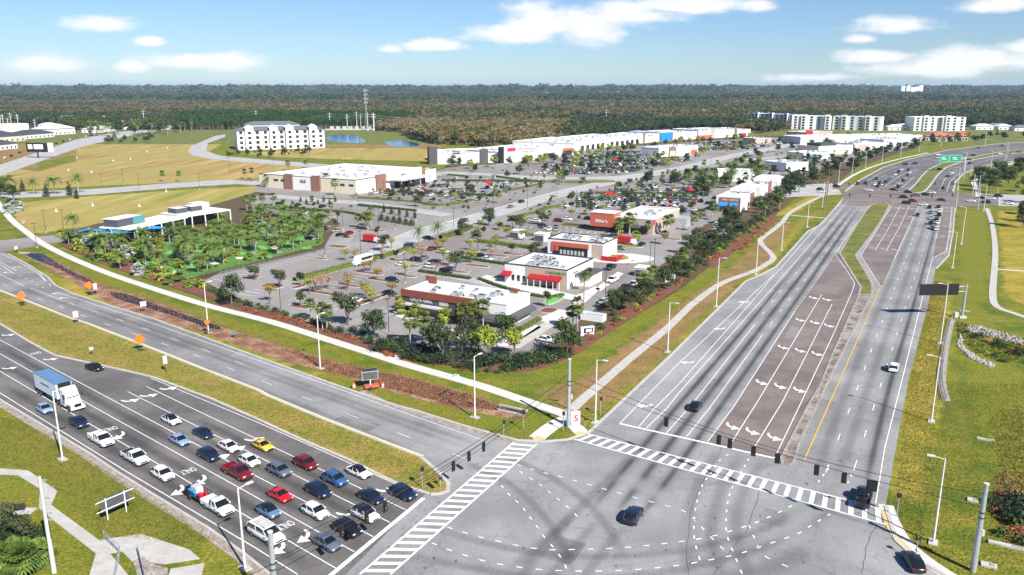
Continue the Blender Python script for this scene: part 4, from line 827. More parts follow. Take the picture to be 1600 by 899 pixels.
aR = (-V).normalized(); aL = V.normalized(); dn = Vector((DL.y, -DL.x, 0))
for b in [(1455,659,1462.5,558),(1458,849,1472.7,717),(1469,537,1482,420),(1488,419,1493,363),(1502,382,1507,309),(1421,0,0,0)]:
    if b[2]: lamp(*b, aR)
for b in [(930,661,933,562),(1043,551,1045,473),(1119,480,1121,403),(1181,430,1186,372),(1221,392,1223.5,348),(1261,356,1264,317)]: lamp(*b, aL)
for b in [(742,653,740,557),(500.5,576,496,492),(326,520,317.6,442)]: lamp(*b, -DL.cross(Vector((0,0,1)))*1)
for b in [(98,719,85,612),(383,889,375,763)]: lamp(*b, DL.cross(Vector((0,0,-1))))
for x, y, hgt in [(1285,324,0),(1352,262,0),(1378,254,0),(1407,246,0),(1436,238,0),(1470,229,0),(1504,222,0),(1331,274,0),(1310,286,0),(1548,262,0),(1571,251,0),(1516,276,0),(1537,330,0),(1496,296,0),(1493,330,0),(1539,228,0),(1574,246,0),(1508,266,0)]:
    lamp(x, y, x, y-30, aL if x < 1440 else aR, h=11.5)
# big span poles, wires and signals
def bigpole(P, h, lean, label, nm='signal_pole', r0=.34, r1=.24):
    t = empty(nm, (P.x, P.y, 0)); mb = MB(); mb.tube((0,0,-.1),(0,0,h),r0,r1,n=14); mb.build('shaft', 'galv', t)
    mb = MB(); mb.tube((0,0,h),(0,0,h+.12),r1+.05,n=14); mb.build('cap', 'conc_pole', t)
    for z in (h*.62, h*.68):
        mb = MB(); mb.tube((0,0,z),(0,0,z+.14),r0*.95,n=12); mb.build('clamp', 'pole_dark', t)
    mb = MB(); mb.box(r0+.12,.05,h*.45,.25,.35,.7); mb.build('junction_box', 'wall_lgrey', t)
    tag(t, 'signal pole', label); return t
PA = G(1520,893); PB = G(888,667); HA = HGT(1520,893,757); HB = HGT(888,667,562)
PCz = 0; Pc = None
dn_ = SP+(832-CY)/FPX*CP; fw_ = CP-(832-CY)/FPX*SP; tt = (HC-HA)/dn_; PC = Vector(((422-CX)/FPX*tt, fw_*tt, 0))
bigpole(PA, HA, 0, 'thick steel signal pole standing in the grass at the bottom right'); bigpole(PB, HB, 0, 'thick steel signal pole at the pavement corner with a white banner at its foot'); bigpole(PC, HA, 0, 'thick steel signal pole cut by the bottom edge near the white van')
def solve_on_wire(A, B, px):
    lo, hi = 0.0, 1.0; s0 = PX(A)[0] < px
    for _ in range(40):
        m = (lo+hi)/2
        if (PX(A.lerp(B, m))[0] < px) == s0: lo = m
        else: hi = m
    return (lo+hi)/2
def wire(A, B, sag, name='span_wire', lab=None, r=.04, n=20, m='pole_dark'):
    mb = MB(); pts = [A.lerp(B, i/n)-Vector((0,0,sag*4*(i/n)*(1-i/n))) for i in range(n+1)]
    for p, q2 in zip(pts, pts[1:]): mb.tube(p, q2, r, n=4, cap=False)
    o = mb.build(name, m); tag(o, 'cable', lab); return lambda t: A.lerp(B, t)-Vector((0,0,sag*4*t*(1-t)))
def signal(p, face, label, wide=False, nm='traffic_signal'):
    t = empty(nm, tuple(p), math.atan2(face[1], face[0]))
    mb = MB(); mb.box(.0,0,-.75,.28,.36 if not wide else .9,1.1); mb.tube((0,0,0),(0,0,-.25),.03,n=5); mb.build('housing', 'sig_black', t)
    mb = MB(); mb.box(-.02,0,-.75,.03,.62 if not wide else 1.2,1.4); mb.build('backplate', 'sig_black', t)
    for k, m in enumerate(('lamp_red','paint_yellow','green_letter')):
        mb = MB(); mb.tube((.14,0,-.4-.35*k),(.16,0,-.4-.35*k),.11,n=10); mb.build('lens', m, t)
        mb = MB(); mb.box(.22,0,-.28-.35*k,.2,.26,.03); mb.build('visor', 'sig_black', t)
    tag(t, 'traffic signal', label)
ZW = 7.6
A1 = Vector((PB.x, PB.y, ZW+.4)); B1 = Vector((PA.x, PA.y, ZW+.4)); f1 = wire(A1, B1, 1.3, lab='slack cable with signals spanning the right road'); wire(A1+Vector((0,0,1.6)), B1+Vector((0,0,1.6)), 2.4, lab='upper support cable over the right road')
on = ['first','second','third','fourth','fifth','sixth','seventh','eighth','ninth','tenth']
for i, x in enumerate((1042,1124.5,1142,1179,1216.5,1278,1321)): signal(f1(solve_on_wire(A1, B1, x)), -DR if i < 5 else -DR, 'black traffic signal over the right road, %s from the left' % on[i])
signal(f1(solve_on_wire(A1, B1, 1364.6)), -DR, 'wide black signal hanging over the black pickup', True)
A2 = Vector((PC.x, PC.y, ZW)); B2 = Vector((PB.x, PB.y, ZW)); f2 = wire(A2, B2, 1.2, lab='slack cable with signals spanning the left road'); wire(A2+Vector((0,0,1.6)), B2+Vector((0,0,1.6)), 2.2, lab='upper support cable over the left road')
for i, x in enumerate((533,572,601,708,732.5,755.6)): signal(f2(solve_on_wire(A2, B2, x)), DL if i < 3 else -DL, 'black traffic signal over the left road, %s from the left' % on[i])
wire(Vector((PB.x,PB.y,HB-1)), Vector((PB.x-40, PB.y+60, 2)), .3, lab='thin guy cable running back from the corner signal pole') if False else None
def ped(x, y, lab, h=3.2, sig=True):
    P = G(x, y); t = empty('pedestrian_signal', (P.x, P.y, .1)); mb = MB(); mb.tube((0,0,0),(0,0,h),.06,n=8); mb.build('post', 'galv', t)
    mb = MB(); mb.box(.05,.1,h-.3,.45,.4,.55 if sig else .3); mb.build('signal_head', 'sig_black', t); mb = MB(); mb.box(0,.12,1.2,.12,.1,.2); mb.build('push_button', 'paint_yellow', t); tag(t, 'signal post', lab)
ped(660,765,'signal post with black head standing on the median tip'); ped(787,688,'signal post in the grass beside the zebra crossing end'); ped(818,672,'black headed post left of the corner pavement ramp'); ped(880,674,'small post on the corner pavement beside the white banner')
ped(914,668,'short post right of the banner on the corner grass', 1.6, False); ped(938,650,'post with round head behind the corner lamp'); ped(1401,808,'post on the curved pavement beside the black pickup'); ped(688,762,'yellow marked keep-right post at the median tip',1.6,False); ped(1430,876,'thin dark post on the kerb near the bottom right sedan',3,False)
# banner at the corner pole: white with a red figure
P = G(899,668); t = empty('corner_banner', (P.x, P.y, .1), .1); tag(t, 'banner', 'white upright banner with red 5 at the foot of the corner signal pole')
mb = MB(); mb.box(0,0,1.35,1.5,.05,2.7); mb.build('banner_cloth', 'wall_white', t); mb = MB(); text_mb(mb, '5', Matrix.Translation((.1,-.04,1.4)) @ Matrix.Rotation(math.pi/2, 4, 'X'), 1.5, bold=.05); mb.build('figure', 'magenta', t)
for s in (-.45,.45):
    mb = MB(); mb.tube((s,-.02,.32),(s,-.06,.32),.09,n=10); mb.build('weight', 'black', t)
# concrete utility pole bottom left
P = G(85,895); h = HGT(85,895,745); t = empty('utility_pole', (P.x, P.y, 0)); tag(t, 'utility pole', 'tall pale concrete utility pole with cable hardware standing by the lawn path')
mb = MB(); mb.tube((0,0,-.1),(0,0,h),.28,.17,n=8); mb.build('pole', 'conc_pole', t)
for z in (h-.4, h-2.6, h-4.4, h-5.2):
    mb = MB(); mb.box(.3,0,z,.9,.12,.14); mb.box(-.15,.2,z-.2,.3,.3,.5); mb.build('hardware', 'galv', t)
mb = MB(); mb.tube((.2,0,h-4.4),(.24,0,h-7.5),.05,n=6); mb.build('riser', 'pole_dark', t)
# sign backs
def board(x0, y0, x1, y1, h0, h1, nm, lab, posts=2, face='galv', back='galv', pm='galv', cat='sign', thick=.08, txt=None, tm='white', ts=.4):
    A, B = G(x0, y0), G(x1, y1); L = (B-A).length; d = (B-A)/L; c = (A+B)/2; t = empty(nm, (c.x, c.y, 0), math.atan2(d.y, d.x)); tag(t, cat, lab)
    mb = MB(); mb.box(0,0,(h0+h1)/2,L,thick,h1-h0); mb.build('panel', face, t)
    for i in range(posts):
        xx = 0 if posts == 1 else (-.32+.64*i/(posts-1))*L
        mb = MB(); mb.box(xx, -thick/2-.05, h1/2, .12 if L > 2 else .06, .08, h1); mb.build('post', pm, t)
    if txt:
        mb = MB(); text_mb(mb, txt, Matrix.Translation((0,-thick/2-.02,(h0+h1)/2)) @ Matrix.Rotation(math.pi/2, 4, 'X'), ts); mb.build('lettering', tm, t)
    return t
t = board(160,817,205,797,1.3,3.1,'road_sign','large blank backed road sign on two posts in the grass at bottom left', pm='white', face='wall_grey')
mb = MB(); mb.box(0,-.08,1.55,5,.06,.1); mb.box(0,-.08,2.85,5,.06,.1); mb.build('stiffener', 'white', t)
def mesh_sign():
    P = G(579,607); t = empty('message_board', (P.x, P.y, 0), .35); tag(t, 'sign', 'trailer mounted electronic message board on the verge by the upper carriageway')
    mb = MB(); mb.box(0,0,2.5,3.0,.3,1.6); mb.build('panel', 'steel_unit', t); mb = MB(); mb.box(0,-.17,2.5,2.75,.04,1.38); mb.build('screen', 'unit_dark', t)
    mb = MB(); mb.box(0,.2,3.5,2.6,.9,.06); mb.build('solar_panel', 'glass', t); mb = MB(); mb.tube((0,0,.5),(0,0,1.8),.12,n=8); mb.build('mast', 'white', t)
    mb = MB(); mb.box(.2,-.2,.55,2.6,1.3,.35); mb.tube((-1.2,-.4,.4),(-2.4,-1,.3),.06); mb.build('trailer', 'salmon', t)
    for s in (-1,1):
        mb = MB(); mb.tube((0,-.1,0),(0,.1,0),.33,n=12); mb.build('wheel', 'tyre', t, loc=(-.2, s*.95-.2, .33))
mesh_sign()
for x, y, lab in ((553,607,'first orange barrel left of the message board'),(598,606,'orange barrel right of the message board')):
    P = G(x, y); t = empty('traffic_barrel', (P.x, P.y, 0)); mb = MB(); mb.tube((0,0,.05),(0,0,1),.3,.22,n=12); mb.build('barrel', 'orange', t); mb = MB(); mb.tube((0,0,.6),(0,0,.75),.262,.25,n=12); mb.tube((0,0,.3),(0,0,.42),.29,.28,n=12); mb.build('band', 'white', t); tag(t, 'barrel', lab)
def diamond(x, y, lab, m='orange', s=1.15):
    P = G(x, y); t = empty('roadwork_sign', (P.x, P.y, 0), .55); tag(t, 'sign', lab)
    mb = MB(); z = 2.6; mb.add([(-s,-.02,z),(0,-.02,z-s),(s,-.02,z),(0,-.02,z+s),(-s,.02,z),(0,.02,z-s),(s,.02,z),(0,.02,z+s)], [(0,1,2,3),(7,6,5,4),(0,4,5,1),(1,5,6,2),(2,6,7,3),(3,7,4,0)]); mb.build('panel', m, t)
    for q2 in (-.35,.35):
        mb = MB(); mb.box(q2,.06,1.2,.07,.06,2.4); mb.build('post', 'pole_dark', t)
    mb = MB(); mb.box(0,.1,.12,1.4,.9,.12); mb.box(0,.1,.35,.9,.12,.1); mb.build('stand', 'black', t)
diamond(35,478,'orange diamond roadwork sign on the median at far left'); diamond(220,549,'orange diamond roadwork sign on the median above the dark hatchback'); diamond(141,461,'orange diamond roadwork sign by the ditch'); diamond(325,521,'orange sign mounted on the lamp pole by the ditch', s=.7)
def small(x, y, lab, w=.9, h0=1.7, h1=2.5, face='wall_white', txt=None, posts=1, dx=5):
    return board(x-dx, y, x+dx, y-1, h0, h1, 'road_sign', lab, posts=posts, face=face, pm='pole_dark', thick=.04, txt=txt, tm='black', ts=.3)
small(120,507,'white board on two posts on the median above the curved kerb', posts=2, dx=4, h0=1.6, h1=3.0); small(260,583,'white sign on a single post at the median, leftmost of the tall ones', dx=3, h0=1.8, h1=3.4); small(144,557,'small pinkish sign low on the median grass', h0=1.3, h1=1.9, dx=3)
small(225,488,'white board on the ditch bank, right of the orange sign', h0=1.4, h1=2.6, dx=4.5); small(150,460,'pale blue sign beside the orange sign on the ditch bank', face='trailer_side', dx=2.5, h0=1.2, h1=2.9); small(366,529,'small teal sign by the ditch right of the lamp', face='teal', dx=2.2, h0=.8, h1=1.7); small(26,395,'white sign at the corner of the side street', dx=2.2, h0=1, h1=2.1)
small(38,352,'small white marker near the bright pavement at far left', dx=1.5, h0=.6, h1=1.6)
# cantilever overhead sign on the right
P = G(1503,497); h = HGT(1503,497,446); t = empty('overhead_sign', (P.x, P.y, 0)); tag(t, 'overhead sign', 'large overhead sign seen from its dark back, held over the right carriageway')
mb = MB(); mb.tube((0,0,0),(0,0,h+.3),.32,.26,n=12); mb.build('post', 'galv', t); mb = MB(); mb.box(0,0,.25,1.6,1.2,.5); mb.box(-1.4,.2,.7,.9,.7,1.3); mb.build('base', 'wall_lgrey', t)
topc = Vector((P.x, P.y, h)); L = 12.5; d = -V.normalized(); d = (G(1441,0+700)-G(1441,0+700)) if False else Vector((-1,-.05,0)).normalized()
mb = MB()
for z in (h-.25, h-1.5):
    mb.tube((0,0,z), tuple(d*11+Vector((0,0,z))), .09, n=6)
for i in range(9): mb.tube(tuple(d*(i*1.35)+Vector((0,0,h-.25 if i % 2 else h-1.5))), tuple(d*((i+1)*1.35)+Vector((0,0,h-1.5 if i % 2 else h-.25))), .05, n=5)
mb.build('truss', 'galv', t); mb = MB(); c = d*6.6; mb.box(c.x, c.y-.25, h-.9, 9.4, .12, 2.7, rz=math.atan2(d.y, d.x)); mb.build('sign_panel', 'black', t)
# far green direction sign
P = G(1506,268); t = empty('overhead_sign', (P.x, P.y, 0)); tag(t, 'overhead sign', 'green overhead direction sign at the far junction')
mb = MB(); mb.tube((0,0,0),(0,0,9.5),.3,n=8); mb.tube((0,0,8),(-16,0,8),.15,n=6); mb.tube((0,0,9),(-16,0,9),.15,n=6); mb.build('frame', 'pole_white', t)
for cx, w_ in ((-14,6.2),(-6.8,7.6)):
    mb = MB(); mb.box(cx,-.3,8.4,w_,.15,4.4); p_ = mb.build('panel', 'sign_green', t); mb = MB()
    for (qx, qz, sx, sz) in ((0,2.1,w_,.12),(0,-2.1,w_,.12),(-w_/2,0,.12,4.3),(w_/2,0,.12,4.3)): mb.box(cx+qx,-.4,8.4+qz,sx,.05,sz)
    mb.box(cx-.6,-.4,8.9,2.6,.05,.5); mb.box(cx,-.4,7.9,3.2,.05,.45); mb.build('legend', 'pole_white', p_)
# far span poles
for x, y, ty, lab in ((1287.5,328,277,'dark pole left of the far junction, shorter'),(1292,310,268,'tall dark pole at the left corner of the far junction'),(1527,329,287,'thick grey pole at the right corner of the far junction'),(1519,306,272,'slanted brown pole behind the far junction corner'),(1528,305,278,'brown pole right of the path fork'),(1506,279,250,'grey pole carrying the green sign cables')):
    P = G(x, y); h = min(15, max(10, HGT(x, y, ty))); t = empty('signal_pole', (P.x, P.y, 0)); mb = MB(); mb.tube((0,0,0),(0,0,h),.3,.2,n=8); mb.build('shaft', 'galv' if x > 1500 else 'wood_brown', t); mb = MB(); mb.tube((0,0,h),(0,0,h+.2),.25,n=8); mb.build('cap', 'pole_dark', t); tag(t, 'signal pole', lab)
for a, b, n_, lb in ((Vector((*G(1287,328)[:2],8)),Vector((*G(1527,329)[:2],8)),6,'cable with signals over the far junction, near side'),(Vector((*G(1292,310)[:2],8)),Vector((*G(1519,306)[:2],8)),7,'cable with signals over the far junction, far side')):
    f = wire(a, b, 1.0, lab=lb, r=.04)
    for i in range(n_): signal(f((i+1.2)/(n_+1.5)), (0,-1,0), 'small black signal over the far junction, %s from the left on the %s cable' % (on[i], 'near' if n_ == 6 else 'far'))
# dark car park lamps
def plamp(x, y, h=8.5, head=True):
    P = G(x, y); 
    if 'pl' not in MESHC:
        mb = MB(); mb.tube((0,0,0),(0,0,8.5),.09,.07,n=6); MESHC['pl'] = mb.build('tmp', 'pole_dark').data
        mb = MB(); mb.box(.45,0,8.5,.8,.35,.12); mb.box(-.45,0,8.5,.8,.35,.12); MESHC['plh'] = mb.build('tmp', 'pole_dark').data
        mb = MB(); mb.tube((0,0,0),(0,0,.6),.28,n=8); MESHC['plb'] = mb.build('tmp', 'concrete').data
        for nme in [o for o in COL.objects if o.name.startswith('tmp')]: bpy.data.objects.remove(nme)
    t = empty('parking_lamp', (P.x, P.y, 0), math.atan2(U.y, U.x)); mobj('pole', MESHC['pl'], t); mobj('lamp_head', MESHC['plh'], t); mobj('base', MESHC['plb'], t); tag(t, 'lamp post', None, 'dark lamp posts in the car parks', near='parking lamp')
for x, y in ((439,488),(608,525),(633,443),(564,402),(536,360),(592,361),(617,359),(508,402),(747,401),(946,470),(912,478),(1022,417),(1015,422),(771,337),(824,327),(709,360),(680,330),(705,320),(735,318),(760,325),(790,305),(840,300),(870,315),(900,330),(925,338),(960,318),(1000,312),(1040,320),(1075,315),(650,345),(735,296),(775,290),(820,283),(865,276),(915,270),(960,262),(1010,258),(1060,262),(1110,268),(1150,262),(700,300),(640,308),(600,312),(570,296),(560,320),(500,300),(455,300),(420,312),(860,262),(890,256),(940,250),(985,246),(1040,240),(1090,240),(1140,232),(1200,240),(58,388) ,(1154,350)): plamp(x, y)
for x, y in ((72,364),(100,363),(160,296),(193,289),(218,298),(312,296),(360,276),(428,268),(482,262),(541,262),(452,283)): plamp(x, y)
# bench, benches' railings, inlets, kerb details at lower left
def obj1(nm, mb, m, cat, lab, group=None): o = mb.build(nm, m); tag(o, cat, lab, group); return o
mb = MB()
for a, b in (((163,843),(188,868)),((188,868),(172,960))): 
    A, B = G(*a), G(*b)
    n_ = max(2, int((B-A).length/1.5))
    for i in range(n_+1): p = A.lerp(B, i/n_); mb.tube((p.x,p.y,.1),(p.x,p.y,1.25),.04,n=5)
    for z in (.45,.8,1.22): mb.tube((A.x,A.y,z),(B.x,B.y,z),.035,n=5)
obj1('railing', mb, 'galv', 'railing', 'metal pipe railing along the concrete path above the culvert')
mb = MB(); A, B = G(216,866), G(232,930)
for i in range(8): p = A.lerp(B, i/7); mb.tube((p.x,p.y,.1),(p.x,p.y,1.25),.04,n=5)
for z in (.45,.8,1.22): mb.tube((A.x,A.y,z),(B.x,B.y,z),.04,n=5)
obj1('railing', mb, 'galv', 'railing', 'metal railing on the right side of the culvert opening')
mb = MB(); A, B = G(1488,500), G(1470,622); pts = WS([(1487,500),(1480,530),(1474,570),(1472,600),(1479,628)], 4)
for a, b in zip(pts, pts[1:]):
    for z in (.5,1.0): mb.tube((a.x,a.y,z),(b.x,b.y,z),.05,n=5)
    for t_ in (0,.5): p = a.lerp(b, t_); mb.box(p.x,p.y,.5,.16,.16,1.0)
obj1('guard_rail', mb, 'galv', 'guard rail', 'long curved guard rail in the grass below the overhead sign')
mb = MB(); mb.strip(pts, 1.3, .03, .12); mb.build('concrete_strip', 'concrete_old', kind='structure')
for (x, y, sx, sy, lab) in ((1540,688,2.4,.5,'white concrete drain slab in the grass, right of the tall lamp'),(1508,487,2.2,.5,'white concrete drain slab by the overhead sign post'),(1545,885,1.6,1.0,'flat concrete pad right of the thick steel pole'),(1578,855,4.5,.7,'fallen pale concrete slab beside the dark bush'),(1520,783,1.3,1.0,'white utility box behind the thick steel pole'),(527,0,0,0,'')):
    if sx:
        P = G(x, y); t = empty('drain_slab', (P.x, P.y, 0), -.5); mb = MB(); mb.box(0,0,.12,sx,sy,.24); mb.build('slab', 'concrete', t); mb = MB(); mb.box(sx*.2,0,.27,sx*.3,sy*.6,.06); mb.build('lid', 'concrete_old', t); tag(t, 'drain slab', lab)
for x, y, lab in ((27,800,'dark park bench on a small pad by the lawn path'),(0,0,'')):
    if x:
        P = G(x, y); t = empty('park_bench', (P.x, P.y, 0), .35); tag(t, 'bench', lab); mb = MB(); mb.box(0,0,.45,1.9,.5,.06); mb.build('seat', 'pole_dark', t); mb = MB(); mb.box(0,.28,.75,1.9,.06,.45); mb.build('backrest', 'pole_dark', t)
        for s in (-.8,.8): mb = MB(); mb.box(s,0,.22,.08,.45,.44); mb.build('leg', 'pole_dark', t)
        mb = MB(); mb.box(.4,.1,.03,3.4,1.6,.06); mb.build('bench_pad', 'concrete', kind='structure', loc=(P.x,P.y,0.03))
for (x, y, lab) in ((621,560,'small white pump box on the verge, left one'),(713,590,'white slab beside the bright pavement'),(802,640,'grey concrete culvert headwall at the end of the ditch')):
    P = G(x, y); t = empty('culvert' if 'culvert' in lab else 'utility_box', (P.x, P.y, 0), -.5); mb = MB()
    if 'culvert' in lab: mb.box(0,0,.2,5.5,.3,.5); mb.box(0,-1.6,.1,4.5,.25,.4); mb.build('headwall', 'concrete', t); mb = MB(); mb.box(0,-.8,.1,4.4,1.3,.2); mb.build('grate', 'pole_dark', t)
    else: mb.box(0,0,.25,.9,.6,.5); mb.build('box', 'white', t); mb = MB(); mb.box(0,0,.53,1.0,.7,.06); mb.build('lid', 'wall_lgrey', t)
    tag(t, 'culvert' if 'culvert' in lab else 'utility box', lab)
mb = MB(); mb.box(0,0,.12,3.6,.9,.24); t = mb.build('curb_inlet', 'concrete'); P = G(38,396); t.location = (P.x, P.y, 0); t.rotation_euler.z = -.2; tag(t, 'drain inlet', 'pale concrete inlet where the ditch begins')
# monument signs by the right hand strip
def monument(x, y, lab, w=3.2, h=2.0, rz=.35):
    P = G(x, y); t = empty('monument_sign', (P.x, P.y, 0), rz); tag(t, 'sign', lab); mb = MB(); mb.box(0,0,h/2,w,.6,h); mb.build('surround', 'white', t); mb = MB(); mb.box(.2,-.32,h*.6,w*.72,.06,h*.55); p = mb.build('panel', 'black', t); mb = MB(); mb.box(.3,-.36,h*.6,w*.45,.04,h*.3); mb.build('legend', 'white', p)
monument(917,524,'white framed monument sign in the mulch at the lot corner'); monument(1046,441,'white framed monument sign in the mulch beside the palms')
mb = MB(); t = empty('highway_billboard', tuple(G(60,247)), -.1); tag(t, 'billboard', 'large dark billboard by the highway at far left'); mb = MB(); mb.box(0,0,8,17,.8,7); mb.build('frame', 'black', t)
for a, w_ in ((-5.2,3.5),(1.6,7.5)): mb = MB(); mb.box(a,-.5,8.6,w_,.2,3.6); mb.build('panel', 'white', t)
mb = MB(); mb.box(10.5,1,8,4,.8,7); mb.build('side_panel', 'white', t)
mb = MB(); mb.tube((0,0,0),(0,0,5),.6,n=8); mb.build('post', 'pole_dark', t)
# communication tower and power line masts
P = G(573,204); h = HGT(573,204,139); t = empty('communication_tower', (P.x, P.y, 0)); tag(t, 'tower', 'tall lattice communication tower with white antennas behind the pond')
mb = MB(); s = 3.2
for k in range(12):
    z0, z1 = h*k/12, h*(k+1)/12; w0 = s*.7*(1-k/16); w1 = s*.7*(1-(k+1)/16)
    c0 = [(w0*math.cos(a), w0*math.sin(a), z0) for a in (.5,2.6,4.7)]; c1 = [(w1*math.cos(a), w1*math.sin(a), z1) for a in (.5,2.6,4.7)]
    for i in range(3): mb.tube(c0[i], c1[i], .16, n=4); mb.tube(c0[i], c1[(i+1)%3], .09, n=4); mb.tube(c1[i], c1[(i+1)%3], .08, n=4)
mb.build('lattice', 'galv', t)
for z in (h-2, h-7, h-12, h-17):
    for a in range(3): mb = MB(); mb.box(2.3*math.cos(a*2.1), 2.3*math.sin(a*2.1), z, .8, .8, 2.0); mb.build('antenna', 'wall_lgrey', t)
MASTS = []
for x, y, ty in ((516,202,176),(543,203,178),(558,203,174),(564,203,177),(575,205,176),(584,205,176),(585,204,177),(401,192,172),(8,212,178),(3,206,180),(14,205,184),(30,206,178),(20,210,176),(226,197,172),(55,200,190),(84,197,188),(193,202,188),(207,200,186),(217,200,188),(767,190,175),(947,188,171),(1099,186,170),(1207,178,166),(478,196,188)):
    P = G(x, y); h = max(12, min(40, HGT(x, y, ty))); t = empty('power_mast', (P.x, P.y, 0)); mb = MB(); mb.tube((0,0,0),(0,0,h),.5,.25,n=7); mb.build('pole', 'pole_white', t); mb = MB(); mb.tube((-2.5,0,h-2),(2.5,0,h-2),.2,n=5); mb.tube((-2.5,0,h-5),(2.5,0,h-5),.2,n=5); mb.build('crossarm', 'pole_white', t); tag(t, 'power mast', None, 'white power masts', near='power mast'); MASTS.append((x, Vector((P.x, P.y, h))))
ms = [m for x, m in sorted([a for a in MASTS if a[0] in (226,401,516,558,767,947,1099,1207)], key=lambda a: a[0])]; seq = {401: 'left of the substation', }
names = ['from the far left mast to the apartment block','from the apartment block to the substation','inside the substation','from the substation over the autumn wood','over the middle of the wood','toward the right hand wood','toward the far apartments']
for i, (a, b) in enumerate(zip(ms, ms[1:])):
    mb = MB()
    for dz in (-2, -5):
        pts = [a.lerp(b, k/14)+Vector((0,0,dz-8*4*(k/14)*(1-k/14)*min(1,(b-a).length/200))) for k in range(15)]
        for p, q2 in zip(pts, pts[1:]): mb.tube(p, q2, .12, n=3, cap=False)
    o = mb.build('power_line', 'wall_lgrey'); tag(o, 'power line', 'pale power lines '+names[i])
mb = MB()
for i in range(7): mb.box(-24+8*i,0,2.2,5,3,4.4)
mb.box(0,-6,.8,64,.4,1.6); t = mb.build('substation', 'wall_lgrey', loc=tuple(G(548,203))); tag(t, 'substation', 'pale power substation equipment between the pond and the wood')
# ============================================================ BUILDINGS
FOOT = []
def bld(nm, P0, d, L, D, h, wall='wall_white', roof='roof_white', trim='pole_dark', label='', cat='building', par=.5, units=6, seed=1, near=None, uh=1.1):
    """front runs from P0 along d for L metres, building lies behind it for D metres; local x along the front, y back"""
    d = Vector(d).normalized(); t = empty(nm, (P0.x, P0.y, 0), math.atan2(d.y, d.x)); tag(t, cat, label or None, near=near)
    n = Vector((-d.y, d.x, 0)); FOOT.append([P0-d*1.5-n*2.0, P0+d*(L+1.5)-n*2.0, P0+d*(L+1.5)+n*(D+1), P0-d*1.5+n*(D+1)])
    mb = MB(); w = .3
    mb.box(L/2,w/2,h/2,L,w,h); mb.box(L/2,D-w/2,h/2,L,w,h); mb.box(w/2,D/2,h/2,w,D-2*w,h); mb.box(L-w/2,D/2,h/2,w,D-2*w,h); mb.build('wall', wall, t)
    mb = MB(); mb.box(L/2,D/2,h-par,L-2*w,D-2*w,.1); mb.build('roof', roof, t)
    mb = MB()
    for (cx, cy, sx, sy) in ((L/2,.1,L+.24,.44),(L/2,D-.1,L+.24,.44),(.1,D/2,.44,D-.64),(L-.1,D/2,.44,D-.64)): mb.box(cx,cy,h+.07,sx,sy,.22)
    mb.build('cornice', trim, t)
    r = random.Random(seed)
    for i in range(int(units*1.7)):
        mb = MB(); sx, sy, sz = r.uniform(.7,2.4), r.uniform(.7,2.0), r.uniform(.4,uh); x, y = r.uniform(.15,.85)*L, r.uniform(.18,.82)*D
        mb.box(x, y, h-par+.05+sz/2, sx, sy, sz); mb.tube((x,y,h-par+sz),(x,y,h-par+sz+.2),min(sx,sy)*.35,n=8,m=1)
        if i % 2: mb.box(x+sx*.7,y,h-par+.3,sx*.5,.4,.5,m=1)
        mb.build('rooftop_unit', ['steel_unit','unit_dark'], t)
    return t
def fr(t, x0, x1, z0, z1, m, nm='window', out=.06, y=0.0):
    mb = MB(); mb.box((x0+x1)/2, y-out/2+.0, (z0+z1)/2, x1-x0, out+.02, z1-z0); return mb.build(nm, m, t)
def sd(t, L, y0, y1, z0, z1, m, nm='window', out=.06):
    mb = MB(); mb.box(L+out/2, (y0+y1)/2, (z0+z1)/2, out+.02, y1-y0, z1-z0); return mb.build(nm, m, t)
def awn(t, x0, x1, z0, z1, proj, m, nm='awning', y=0.0, thick=.1):
    mb = MB(); mb.add([(x0,y,z1),(x1,y,z1),(x1,y-proj,z0),(x0,y-proj,z0),(x0,y,z1-thick),(x1,y,z1-thick),(x1,y-proj,z0-.35),(x0,y-proj,z0-.35)], [(3,2,1,0),(4,5,6,7),(0,1,5,4),(1,2,6,5),(2,3,7,6),(3,0,4,7)]); return mb.build(nm, m, t)
def let(t, txt, x, z, size, m, y=-.12, nm='lettering', sp=1.0, bold=.02, side=None):
    mb = MB()
    M = Matrix.Translation((x, y, z)) @ Matrix.Rotation(math.pi/2, 4, 'X') if side is None else Matrix.Translation((side, x, z)) @ Matrix.Rotation(math.pi/2, 4, 'Z') @ Matrix.Rotation(math.pi/2, 4, 'X')
    text_mb(mb, txt, M, size, spacing=sp, bold=bold); return mb.build(nm, m, t)
def corner(cx, cy, lx, rx, ty=None, h=None):
    C = G(cx, cy); h = h or HGT(cx, cy, ty)
    top = C+Vector((0,0,h)); Lf = reach(top, -V, lx); D = reach(top, U, rx); return C-V*Lf, V, Lf, D, h
# --- near restaurant with rust coloured band
P0, d, L, D, h = corner(791.6, 514, 630, 828, h=5.6); print('B1', L, D, h)
t = bld('restaurant', P0, d, L, D, h, 'wall_white', label='white roofed restaurant with rust red band and grey front, nearest building', units=8, seed=4, trim='white'); xm = reach(P0+Vector((0,0,h)), d, 747)
fr(t, -.2, xm, 0, h-1.3, 'wall_grey', 'front_cladding', .25); fr(t, -.4, xm+.1, h-1.25, h+.35, 'rust', 'fascia', .5); fr(t, xm-5.2, xm, 0, h-1.2, 'rust', 'entrance_wall', .8)
fr(t, 3, xm-8, .4, 2.4, 'glass', 'window', .33); awn(t, -.8, xm-8.5, 2.75, 2.85, 1.6, 'wall_lgrey', 'canopy'); awn(t, xm+.3, L+1.4, 2.2, 3.0, 1.5, 'wall_grey', 'canopy'); fr(t, xm+.2, L, 0, .9, 'wall_grey', 'plinth', .15)
